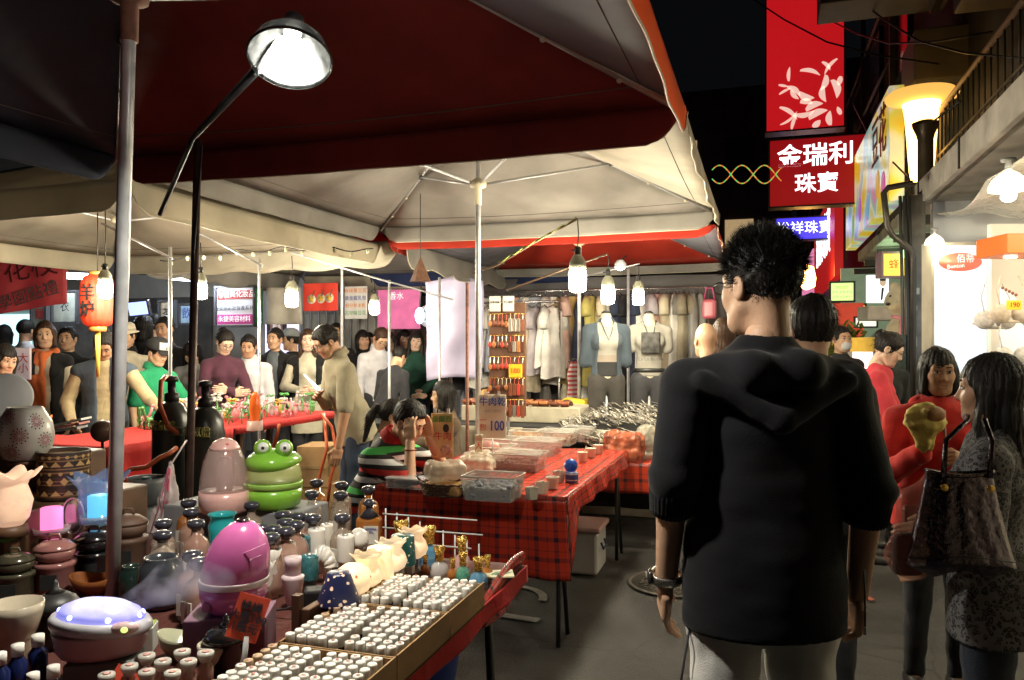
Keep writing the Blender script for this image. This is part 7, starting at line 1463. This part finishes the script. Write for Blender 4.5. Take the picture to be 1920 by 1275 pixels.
def cap_hat(root,J,kind,mat,mat2=None,txt=None):
    if kind=='cap':
        o=B().lathe([(.094,.045),(.096,.06),(.09,.10),(.07,.135),(.035,.152),(.004,.156)],28,warp=lambda r,z,a,i:(r*(1+.12*abs(math.sin(a))),z)).obj('cap',[mat],root); on_head(o,J)
        b=B(); b.grid(lambda u,v:((u-.5)*.15*(1-.15*v),-.085-.085*v*(1-.5*(2*u-1)**2),.058-.022*v-.02*(2*u-1)**2),12,5); p=b.obj('peak',mat2 or mat,root); on_head(p,J); thick(p,.004)
        if mat2:
            b=B(); b.grid(lambda u,v:(.096*math.sin((u-.5)*1.5),-.116*math.cos((u-.5)*1.5)*(1-.20*v)-.002,.062+.066*v),12,6); q=b.obj('front_panel',M('cap_front_white',(.6,.6,.58),.7),root); on_head(q,J); thick(q,.004)
        if txt: q=text('lettering',txt,.04,ink,root,(0,0,0)); q.matrix_local=Matrix.Translation(Vector(J['head']))@Matrix(J['HR'].tolist()).to_4x4()@Matrix.Translation((0,-.134,.088))@Matrix.Rotation(PI/2-.15,4,'X')
    else:
        o=B().lathe([(.122,.035),(.12,.04),(.092,.055),(.094,.075),(.088,.115),(.06,.138),(.004,.142)],30,warp=lambda r,z,a,i:(r*(1+.12*abs(math.sin(a))),z-(.012*math.sin(a)*-1 if i<2 else 0))).obj('hat',mat,root); on_head(o,J); o2=B().lathe([(.0955,.056),(.097,.058),(.0965,.072)],30,caps=False,warp=lambda r,z,a,i:(r*(1+.12*abs(math.sin(a))),z)).obj('hat_band',mat2 or mat,root); on_head(o2,J)
# ---- left crowd
CROWD=1.17

PP('woman in a coral blouse cut off by the picture edge',4,643,4.9,62,female=True,style='bob',bangs=True,top=coral,pants=darkc,seed=11,p={'hpitch':12})
PP('person in a white shirt seen from behind, far at the cyan shop',47,598,8.1,175,top=whitec,pants=darkc,seed=12,nst=120); PP('dark haired person far behind at the picture edge',6,607,8.3,190,style='bob',female=True,top=blackc,pants=darkc,seed=13,nst=120)
r,J=PP('woman in an orange scarf and black vest over a cream sweater',86,600,6.1,18,female=True,style='bob',hair='brown',top=creamc,over=blackc,open_w=.055,pants=darkc,seed=1,p={'hyaw':12})
c=J['nb']; sdf_obj('scarf',[cap(c+A3((-.075,-.03,-.03)),c+A3((0,-.085,-.065)),.032,.034,k=.03),cap(c+A3((.075,-.03,-.03)),c+A3((0,-.085,-.065)),.032,.034,k=.03),cap(c+A3((-.075,-.03,-.03)),c+A3((0,.065,.0)),.032,.03,k=.03),cap(c+A3((.075,-.03,-.03)),c+A3((0,.065,0)),.032,.03,k=.03),cap(c+A3((-.05,-.09,-.07)),c+A3((-.075,-.15,-.30)),.026,.025,sc=(1,.5,1),k=.02),cap(c+A3((-.075,-.15,-.28)),c+A3((-.05,-.14,-.52)),.026,.03,sc=(1,.45,1),k=.02),cap(c+A3((.0,-.10,-.08)),c+A3((-.0,-.165,-.3)),.025,.025,sc=(1,.5,1),k=.02),cap(c+A3((0,-.165,-.28)),c+A3((.01,-.15,-.5)),.025,.03,sc=(1,.45,1),k=.02)],.0085,orangec,r,post=lambda F,P:F+.005*wav(P,55,2,5,(1,1,.3)))
PP('smiling man in a black jacket beside the orange scarf woman',128,611,6.7,14,top=blackc,pants=darkc,seed=2,bw=1.) if False else PP('smiling man in a black jacket beside the orange scarf woman',128,611,6.7,14,top=blackc,pants=darkc,seed=2,p={'bw':1.05})
PP('man in a denim vest reaching over the red table with head bowed',196,652,5.45,24,H=1.66,style='short',hair='grey',top=tanc,over=denimv,open_w=.045,pants=darkc,seed=3,collar=tanc,skin=1,
   p={'bw':1.08,'hpitch':34,'lean':10,'e+':(.34,-.16,1.10),'w+':(.44,-.36,1.02),'e-':(-.27,-.05,1.08),'w-':(-.22,-.22,.95)})
r,J=PP('man in a cream hat and cream jacket with dark collar',238,606,6.55,16,top=cloth('jacket_ivory',(.60,.55,.43)),pants=darkc,seed=4,collar=blackc); cap_hat(r,J,'hat',M('hat_cream',(.58,.52,.40),.8),M('hat_ribbon',(.42,.37,.28),.8))
r,J=PP('young man in a green polo and black and white cap',290,634,5.75,58,top=greenc,sleeve=.75,pants=jean,seed=5,collar=greenc,p={'hpitch':18,'e+':(.25,-.12,1.1),'w+':(.16,-.34,1.18)},tg=.02); cap_hat(r,J,'cap',M('cap_black',(.02,.02,.022),.8),M('cap_black',(.02,.02,.022)),'BUF')
PP('dark haired man peering over the green polo man',312,592,7.0,-10,top=blackc,pants=darkc,seed=6,skin=1); PP('black haired person turned away behind the steel pole',268,590,7.5,160,style='bob',female=True,top=blackc,pants=darkc,seed=7,nst=120); PP('black haired person turned away beside the gas cylinder bulb pole',290,588,7.8,200,top=darkc,pants=darkc,seed=8,nst=120)
PP('woman with bowed head and dark hair in a grey top',366,634,6.9,10,female=True,style='long',L=.26,bangs=True,top=greyc,pants=darkc,seed=9,p={'hpitch':42,'lean':8})
PP('woman in a plum sweater and glasses with crossed arms',418,613,6.55,38,female=True,style='bun',top=plumc,pants=blackc,seed=10,glasses=True,hineck=True,p={'hpitch':30,'e-':(-.22,-.10,1.06),'w-':(.02,-.235,1.07),'e+':(.22,-.10,1.06),'w+':(-.04,-.255,1.10)},palms=((0,1,0),(0,1,0)),skin=2)
PP('man in a white shirt with receding hair watching the torch',467,625,6.75,8,top=cloth('shirt_white',(.58,.57,.62)),pants=darkc,seed=14,collar=cloth('shirt_white',(.58,.57,.62)),p={'hpitch':14,'bw':1.03},skin=1)
PP('young man in a dark open jacket and grey tee',516,613,7.3,-4,top=cloth('tee_slate',(.13,.15,.17)),over=blackc,open_w=.06,osleeve=2.,pants=darkc,seed=15)
r,J=PP('man in a grey cap turned sideways behind the crowd',547,618,7.9,-66,top=blackc,pants=darkc,seed=16); cap_hat(r,J,'cap',M('cap_grey',(.24,.26,.27),.8))
PP('woman with long hair in a white cardigan with joined hands',577,615,7.25,14,female=True,style='long',L=.34,hair='brown',top=cloth('dress_lace',(.50,.46,.36)),over=blackc,open_w=.085,sleeve=2.,pants=darkc,seed=17,skin=2,hem=-.35,p={'e-':(-.24,-.03,1.08),'w-':(-.06,-.24,1.05),'e+':(.24,-.03,1.08),'w+':(.05,-.25,1.05)})
PP('woman half hidden behind the long haired woman',606,619,7.9,12,female=True,style='bob',bangs=True,top=greyc,pants=darkc,seed=18); PP('tall man behind the glass blower, only hair and brow showing',629,604,8.5,0,top=darkc,pants=darkc,seed=19)
PP('woman with dark bob beyond the glass blower',680,618,8.3,22,female=True,style='bob',bangs=True,top=blackc,pants=darkc,seed=20); PP('person half hidden behind the dark bob woman',694,622,8.8,10,top=darkc,pants=darkc,seed=21,nst=120)
PP('man in a white shirt and glasses looking down',707,609,7.75,26,hair='brown',top=cloth('shirt_white',(.58,.57,.62)),collar=cloth('shirt_white',(.58,.57,.62)),pants=darkc,seed=22,glasses=True,p={'hpitch':34,'lean':6})
PP('person bending low with black hair before the white shirt man',722,668,7.1,150,H=1.55,top=darkc,pants=darkc,seed=23,p={'lean':22,'hpitch':25}); PP('person in a light blue cardigan half behind the steel pole',736,622,8.1,-25,female=True,style='bob',top=bluec,pants=darkc,seed=24)
PP('woman in black beside the green jacket woman',757,617,8.6,6,female=True,style='bob',bangs=True,top=blackc,pants=darkc,seed=25); PP('woman in a bottle green jacket and jeans with joined hands',779,619,8.0,14,female=True,style='long',L=.2,bangs=True,top=dgreen,pants=jean,seed=26,skin=2,tg=.03,p={'e-':(-.22,-.05,1.08),'w-':(-.04,-.22,.98),'e+':(.22,-.05,1.08),'w+':(.05,-.22,.98)})
PP('person in red at the lilac sheet',814,612,9.3,-80,top=redc,pants=darkc,seed=27)
# glass blower
CROWD=1.
PP('glass blower in a khaki tee leaning over his torch, wearing glasses',664,0,5.95,-62,H=1.70,top=khakit,sleeve=.85,tg=.026,pants=jean,seed=28,glasses=True,skin=1,hem=-.14,collar=khakit,p={'bw':1.08,'lean':17,'hpitch':22,'e-':(-.22,-.16,1.05),'w-':(-.04,-.26,1.12),'e+':(.24,-.14,1.02),'w+':(.22,-.18,.78)})
# seated woman in profile far behind
PP('seated woman with curly dark hair in a brown jacket, in profile',850,705,6.5,-72,H=1.63,female=True,style='bob',bangs=True,top=brownj,tg=.03,hineck=True,pants=darkc,seed=29,p={'sit':.5,'lean':8,'e-':(-.22,-.2,.78),'w-':(-.12,-.42,.74),'e+':(.22,-.2,.78),'w+':(.12,-.42,.74)})
# seated couple at the dried beef table
r,J=PP('seated woman with a ponytail in a grey cardigan behind the striped man',700,0,5.15,100,H=1.60,female=True,style='pony',L=.24,top=cloth('cardigan_melange',(.34,.34,.33),var=.35),tg=.024,pants=darkc,seed=30,p={'sit':.47,'lean':10,'hpitch':14,'e-':(-.2,-.22,.75),'w-':(-.12,-.40,.70),'e+':(.2,-.22,.75),'w+':(.12,-.4,.70)})
stripe=ramp_mat('polo_stripes',2,[(0,(.016,.016,.018)),(.16,(.74,.74,.76)),(.30,(.016,.016,.018)),(.42,(.58,.035,.03)),(.56,(.016,.016,.018)),(.66,(.74,.74,.76)),(.78,(.016,.016,.018)),(.86,(.06,.48,.10))],scale=4.1,offset=.1)
def PS():
    d=4.62; at=c2w((676-960)/FPX*d,d)
    return person('seated man in a striped polo resting his head in his hands',at,66,1.68,p={'sit':.52,'lean':30,'hpitch':16,'bw':1.06,'e-':(-.20,-.46,.785),'w-':(-.105,-.405,.985),'e+':(.20,-.46,.785),'w+':(.105,-.405,.985),'hd-':(.12,.12,1),'hd+':(-.12,.12,1)},top=stripe,sleeve=.8,tg=.03,hem=-.05,pants=jean,seed=31,vox=.011,collar=cloth('collar_red',(.45,.03,.03)),nst=500,hvox=.007,z0=0)
r,J=PS()
B().tube([J['w-']*.8+J['e-']*.2+A3((.034*math.cos(a),.034*math.sin(a),.0)) for a in np.linspace(0,2*PI,17)],.004,5,close=False).obj('wrist_band',M('band_brown',(.25,.07,.04),.6),r)
for lb,x,y,rz in(('low stool under the striped man',*c2w((676-960)/FPX*4.62,4.62),.4),('low stool under the ponytail woman',*c2w((700-960)/FPX*5.15,5.15),.2),('low stool under the curly haired woman',*c2w((850-960)/FPX*6.5,6.5),.1)):
    t=thing('stool',lb,'stool',(x,y,0),rz); B().lathe([(.15,.385),(.16,.39),(.16,.41),(.14,.42)],20).obj('seat',M('stool_red',(.4,.04,.03),.4),t)
    for a in range(4): B().tube([(.12*math.cos(a*PI/2),.12*math.sin(a*PI/2),.39),(.17*math.cos(a*PI/2),.17*math.sin(a*PI/2),0)],.014,7).obj('leg',_M['stool_red'],t)

# ---- the lane
# the man in the hoodie, seen from behind
knit=cloth('knit_black',(.0055,.0058,.008),var=.3,bump=.22,bs=300,rough=.92,fold=.38,fs=5.)
def main_man():
    d=1.95; at=c2w((1432-960)/FPX*d,d); p={'bw':1.08,'hyaw':24,'hpitch':2,'e+':(.222,.04,1.12),'w+':(.222,-.05,.865),'e-':(-.228,.045,1.10),'w-':(-.230,-.02,.845)}
    J=pose(dict(p)); nb,ch=J['nb'],J['chest']
    # short spiky hair
    pr=[ell((0,.016,.040),(.086,.106,.104),k=.02),rbox((0,-.125,-.09),(.066,.075,.16),rad=.035,k=.018,op='-')]+[ell((s*.094,-.010,-.022),(.022,.036,.044),k=.01,op='-') for s in(-1,1)]
    def post(F,P): return np.maximum(F+.004*wav(P,70,2)+.003*wav(P,140,4),-(P[...,2]+.085-.25*np.maximum(np.abs(P[...,0])-.03,0)))
    V,Q=sdf(pr,.0055,post); Nn=vnormals(V,Q)
    def dr(P,N,rng):
        k=np.clip((P[:,2:3]+.02)/.10,0,1); dd=N*(.35+.55*k)+rng.normal(size=P.shape)*.2; dd[:,2]+=.55*k[:,0]-.55*(1-k[:,0]); return dd
    ok=(V[:,2]>-.082)&~((V[:,1]<-.055)&(V[:,2]<.06)); up=ok&(V[:,2]>.03)
    v2,q2=strands(V[ok],6000,dr,.013,.0007,3,Nn[ok]); v3,q3=strands(V[up],9000,dr,.024,.0007,5,Nn[up])
    hm=(np.concatenate([V,v2,v3]),np.concatenate([Q,q2+len(V),q3+len(V)+len(v2)]))
    hood=[cap(nb+A3((-.115,.015,-.075)),nb+A3((-.055,.085,-.075)),.034,.045,k=.03),cap(nb+A3((.115,.015,-.075)),nb+A3((.055,.085,-.075)),.034,.045,k=.03),cap(nb+A3((-.06,.085,-.085)),nb+A3((.06,.085,-.085)),.036,.036,k=.03),
          cap(nb+A3((-.165,.06,-.10)),nb+A3((0,.105,-.185)),.022,.032,k=.014),cap(nb+A3((.165,.06,-.10)),nb+A3((0,.105,-.185)),.022,.032,k=.014)]
    # folds of the loose back, bunched sleeves
    for (a,b_,r_) in () and (((-.10,.115,1.0),(-.155,.10,.82),.012),((.12,.11,1.15),(.16,.10,.86),.012),((.05,.125,.98),(.12,.12,.80),.012),((-.02,.13,1.02),(-.04,.13,.86),.009)): hood.append(cap(a,b_,r_+.004,r_,k=.03))
    for n in'-+':
        s,e=J['s'+n],J['e'+n]
        for k,f in enumerate((.88,.98)):
            c=s+(e-s)*f; hood.append(ell(c+A3((.004*(-1)**k,0,0)),(.057,.057,.014),k=.016))
    r,J=person('man in a black knit hoodie and white trousers seen from behind',at,180,1.775,p=p,top=knit,tg=.021,belly=.026,amp=.0022,sleeve=1.0,hem=-.155,pants=cloth('trousers_white',(.80,.78,.74),bump=.3,bs=300),seed=33,vox=.0095,extra=hood,glasses=True,hairmesh=hm,hands=('fist','relaxed'),topname='hoodie')
    # ribbed cuffs
    for n in'-+':
        e,w=J['e'+n],J['w'+n]; dd=(w-e)/np.linalg.norm(w-e); c0=e+(w-e)*.03; b=B(); a1=Vector(dd).cross(Vector((0,1,0))).normalized(); a2=Vector(dd).cross(a1)
        def cf(u,v):
            a=u*2*PI; R=.055-.006*v+.0018*math.sin(a*32); p_=Vector(c0)+Vector(dd)*.065*v+a1*math.cos(a)*R+a2*math.sin(a)*R; return p_
        b.grid(cf,96,4); thick(b.obj('cuff',knit,r),.006,-1)
    w,e=J['w+'],J['e+']; dd=(w-e)/np.linalg.norm(w-e); c0=w-dd*.015; a1=Vector(dd).cross(Vector((0,1,0))).normalized(); a2=Vector(dd).cross(a1); b=B()
    b.grid(lambda u,v:Vector(c0)+Vector(dd)*.022*(v-.5)+a1*math.cos(u*2*PI)*.037+a2*math.sin(u*2*PI)*.030,28,3); o=thick(b.obj('watch_strap',M('watch_steel',(.6,.58,.52),.3,metal=.9,var=.3,vs=150),r),.004,0)
    f=B().lathe([(.017,0),(.019,.004),(.017,.009),(.002,.0095)],18).obj('watch_face',M('watch_dark',(.05,.05,.05),.2,metal=.5),o); f.location=Vector(c0)+a1*.035*(1 if a1.x>0 else -1); f.rotation_euler=(0,PI/2,0)
    # trouser and hoodie details
    B().tube([(-.200,.085,.93),(-.207,.075,.83),(-.203,.082,.80)],.0022,5).obj('zip',M('zip_dark',(.05,.05,.05),.4,metal=.5),r); B().box((-.200,.088,.795),(.006,.004,.018),bev=.001).obj('zip_pull',alum,r)
    B().tube([(.18,.02,.78),(.20,.0,.62),(.17,.02,.50)],.003,5).obj('cord',ink,r)
    return at,J,r
at,J,rm_=main_man()
PP('dark haired person in black walking just ahead of the hoodie man',1522,549,2.75,184,style='short',top=blackc,tg=.03,pants=darkc,seed=34,p={'bw':.92,'e-':(-.21,.03,1.06),'w-':(-.18,-.12,.85)},nst=900,hvox=.007)
PP('bald man ahead in the lane beside the clothes stall',1324,606,5.3,185,style='bald',top=cloth('shirt_olive',(.14,.13,.08)),pants=darkc,seed=35,hairmesh=False); PP('person with light brown hair ahead of the hoodie man',1356,594,5.9,170,style='bob',hair='brown',female=True,top=brownj,pants=darkc,seed=36)
# red hoodie woman with paper bag
_at=Vector((*c2w((1757-960)/FPX*3.45,3.45),0)); _bag=W(1735,806,3.16); _l=Matrix.Rotation(-(YAW+math.radians(-12)),3,'Z')@(_bag-_at)/(1.5/1.7); _wr=(_l.x-.005,_l.y+.055,_l.z-.11)
r,J=PP('woman in a red hooded jacket holding a yellow paper bag',1757,646,3.45,-12,female=True,style='bob',bangs=True,top=redc,tg=.032,hem=-.12,pants=darkc,seed=37,vox=.011,skin=1,hvox=.007,nst=700,hands=('relaxed','fist'),p={'bw':1.12,'hpitch':4,'e-':(-.27,-.05,1.05),'w-':_wr,'hd-':(.1,-.15,1),'e+':(.27,-.04,1.06),'w+':(.06,-.22,1.16)},
  extra=None)
c=J['nb']; sdf_obj('hood',[cap(c+A3((-.09,-.01,-.04)),c+A3((0,.09,-.01)),.038,.042,k=.03),cap(c+A3((.09,-.01,-.04)),c+A3((0,.09,-.01)),.038,.042,k=.03),cap(c+A3((-.09,-.01,-.045)),c+A3((-.03,-.085,-.09)),.03,.022,k=.02),cap(c+A3((.09,-.01,-.045)),c+A3((.03,-.085,-.09)),.03,.022,k=.02)],.009,redc,r)
B().tube([(0,-.118,1.40),(0,-.13,1.2),(0,-.125,.95)],.004,6).obj('zip',M('zip_steel',(.3,.28,.25),.4,metal=.6),r); B().tube([(.12,-.02,1.42),(.085,-.13,1.25),(.02,-.145,1.05)],.012,6,flat=.35).obj('bag_strap',M('strap_brown',(.12,.06,.035),.6),r); B().box((-.12,-.15,.86),(.16,.06,.16),bev=.02).obj('waist_pouch',M('pouch_red_brown',(.16,.03,.02),.5),r)
hsr=r['_hs']; hp_=W(1735,806,3.16)
t=thing('paper_bag','crumpled yellow paper bag in the red jacket woman\'s hand','paper bag',hp_,YAW); sdf_obj('bag',[cap((0,0,-.05),(0,0,.035),.04,.075,sc=(1,.7,1),k=.02),ell((-.03,0,.05),(.055,.04,.04),k=.02)],.008,M('paper_yellow',(.52,.40,.10),.7,bump=.6,bs=25,var=.25,vs=14),t,post=lambda F,P:F+.009*wav(P,48,3)+.004*wav(P,110,1)); sdf_obj('food',[ell((.015,-.025,.065),(.05,.04,.035),k=.02)],.008,M('pancake',(.32,.15,.05),.6,var=.4,vs=30),t)
# leopard top woman
leo=bpy.data.materials.new('leopard_print'); leo.use_nodes=True; N,L,b_=nodes(leo); tc=N.new('ShaderNodeTexCoord'); nz=N.new('ShaderNodeTexNoise'); nz.inputs['Scale'].default_value=30; L.new(tc.outputs['Object'],nz.inputs['Vector']); va=N.new('ShaderNodeVectorMath'); va.operation='MULTIPLY_ADD'; va.inputs[1].default_value=(.03,.03,.03); L.new(nz.outputs['Color'],va.inputs[0]); L.new(tc.outputs['Object'],va.inputs[2])
vo=N.new('ShaderNodeTexVoronoi'); vo.inputs['Scale'].default_value=62; L.new(va.outputs[0],vo.inputs['Vector']); cr=N.new('ShaderNodeValToRGB'); e=cr.color_ramp.elements; e[0].position=.0; e[0].color=(.075,.07,.075,1); e[1].position=.58; e[1].color=(.12,.115,.12,1)
for p_,c_ in((.22,(.10,.095,.10,1)),(.27,(.012,.012,.012,1)),(.46,(.012,.012,.012,1)),(.5,(.12,.115,.12,1))): k=e.new(p_); k.color=c_
L.new(vo.outputs['Distance'],cr.inputs[0]); L.new(cr.outputs[0],b_.inputs['Base Color']); b_.inputs['Roughness'].default_value=.85
r,J=PP('woman in a leopard print top and jeans with long black hair',1862,658,2.38,-128,female=True,style='long',L=.34,bangs=True,top=leo,tg=.026,sleeve=1.0,hem=-.20,pants=cloth('jeans_dark',(.028,.034,.05),bump=.5),seed=38,vox=.010,hvox=.0065,nst=2200,skin=1,hands=('relaxed','fist'),
  p={'bw':1.1,'hyaw':10,'e-':(-.20,-.02,1.08),'w-':(-.16,-.20,1.04),'e+':(.27,.0,1.06),'w+':(.22,-.18,.98)})
# tote bag and plastic bag
tote=M('metallic_tote',(.11,.095,.11),.17,metal=1.,var=.4,vs=70,bump=.8,bs=38)
p=W(1798,985,2.16); t=thing('tote_bag','dark metallic tote bag with pleats on the leopard woman\'s shoulder','bag',p,YAW-.15); t.scale=(.9,.9,.9)
def tf(u,v):
    a=u*2*PI; e=math.sin(v*PI/2); w=.095+.075*v**1.3; dp=.03+.05*v**1.2; end=1-.55*max(0,v-.9)/.1
    pl=1+.05*math.cos(a*13+1.5*math.sin(v*4))*(.35+.65*(1-abs(2*v-1)))
    return Vector((w*math.cos(a)*end*(1+.02*math.cos(a*9)*v),dp*math.sin(a)*pl*end,.155-.30*v+.012*math.cos(a)**2*(1-v)-.015*math.cos(a*2)*v))
b=B(); b.grid(tf,120,26); b.obj('body',tote,t)
b=B(); b.tube([tf(u,.0) for u in np.linspace(0,1,49)],.006,6,close=False); b.obj('rim',tote,t)
b=B(); b.tube([tf(u,.82)*1.01 for u in np.linspace(0,1,97)],.0022,5,close=False); b.obj('seam',M('seam_black',(.01,.01,.01),.5),t)
for dx in(-.055,.075): B().lathe([(.011,0),(.011,.004)],12,c=(0,0,0)).obj('rivet',gold,t,loc=(dx,-.036,.12),rot=(PI/2,0,0))
for dx in(-.055,.075): B().tube([(dx,-.03,.15),(dx+.01,-.02,.26),(dx*.4+.055,.03,.315),(dx*.4+.075,.08,.33)],.009,7,flat=.5).obj('handle',tote,t)
b=B(); 
p=W(1702,985,2.2); t=thing('carrier_bag','thin reddish plastic carrier bag hanging beside the tote bag','bag',p,YAW); sdf_obj('bag',[cap((0,0,-.09),(.015,0,.05),.062,.045,sc=(1,.55,1),k=.03),cap((.015,0,.05),(.065,0,.15),.04,.008,k=.03)],.008,M('carrier_plastic',(.42,.14,.10),.2,alpha=.32,bump=.9,bs=18,var=.4,vs=9),t,post=lambda F,P:F+.007*wav(P,38,5)); sdf_obj('contents',[rbox((0,0,-.08),(.04,.02,.06),rad=.015)],.01,darkc,t)
# beige coat at the edge
PP('person in a beige coat entering at the picture edge, sleeve showing',2215,640,1.72,170,female=True,style='bob',top=beigec,tg=.04,hem=-.2,pants=darkc,seed=39,vox=.011,p={'e+':(.29,.05,1.06),'w+':(.22,-.12,.86)})
# couple at the claw machine, masked person
PP('woman in a coral red jacket and glasses bending over a counter',1627,616,5.55,64,female=True,style='bun',top=coralr,tg=.026,pants=darkc,seed=40,glasses=True,skin=2,p={'hpitch':24,'lean':10,'e-':(-.22,-.18,1.04),'w-':(-.14,-.40,.98),'e+':(.22,-.2,1.04),'w+':(.14,-.42,.98)})
PP('man in a black pullover beside the coral red jacket woman',1656,620,6.0,10,top=cloth('pullover_black',(.02,.026,.026)),pants=darkc,seed=41,p={'hpitch':24})
r,J=PP('dark haired person with a pale face mask far down the lane',1577,610,7.2,8,style='short',top=darkc,pants=darkc,seed=42); o=on_head(sdf_obj('face_mask',[ell((0,-.075,-.06),(.05,.035,.045),k=.02)],.008,M('mask_white',(.55,.55,.56),.8),r),J)
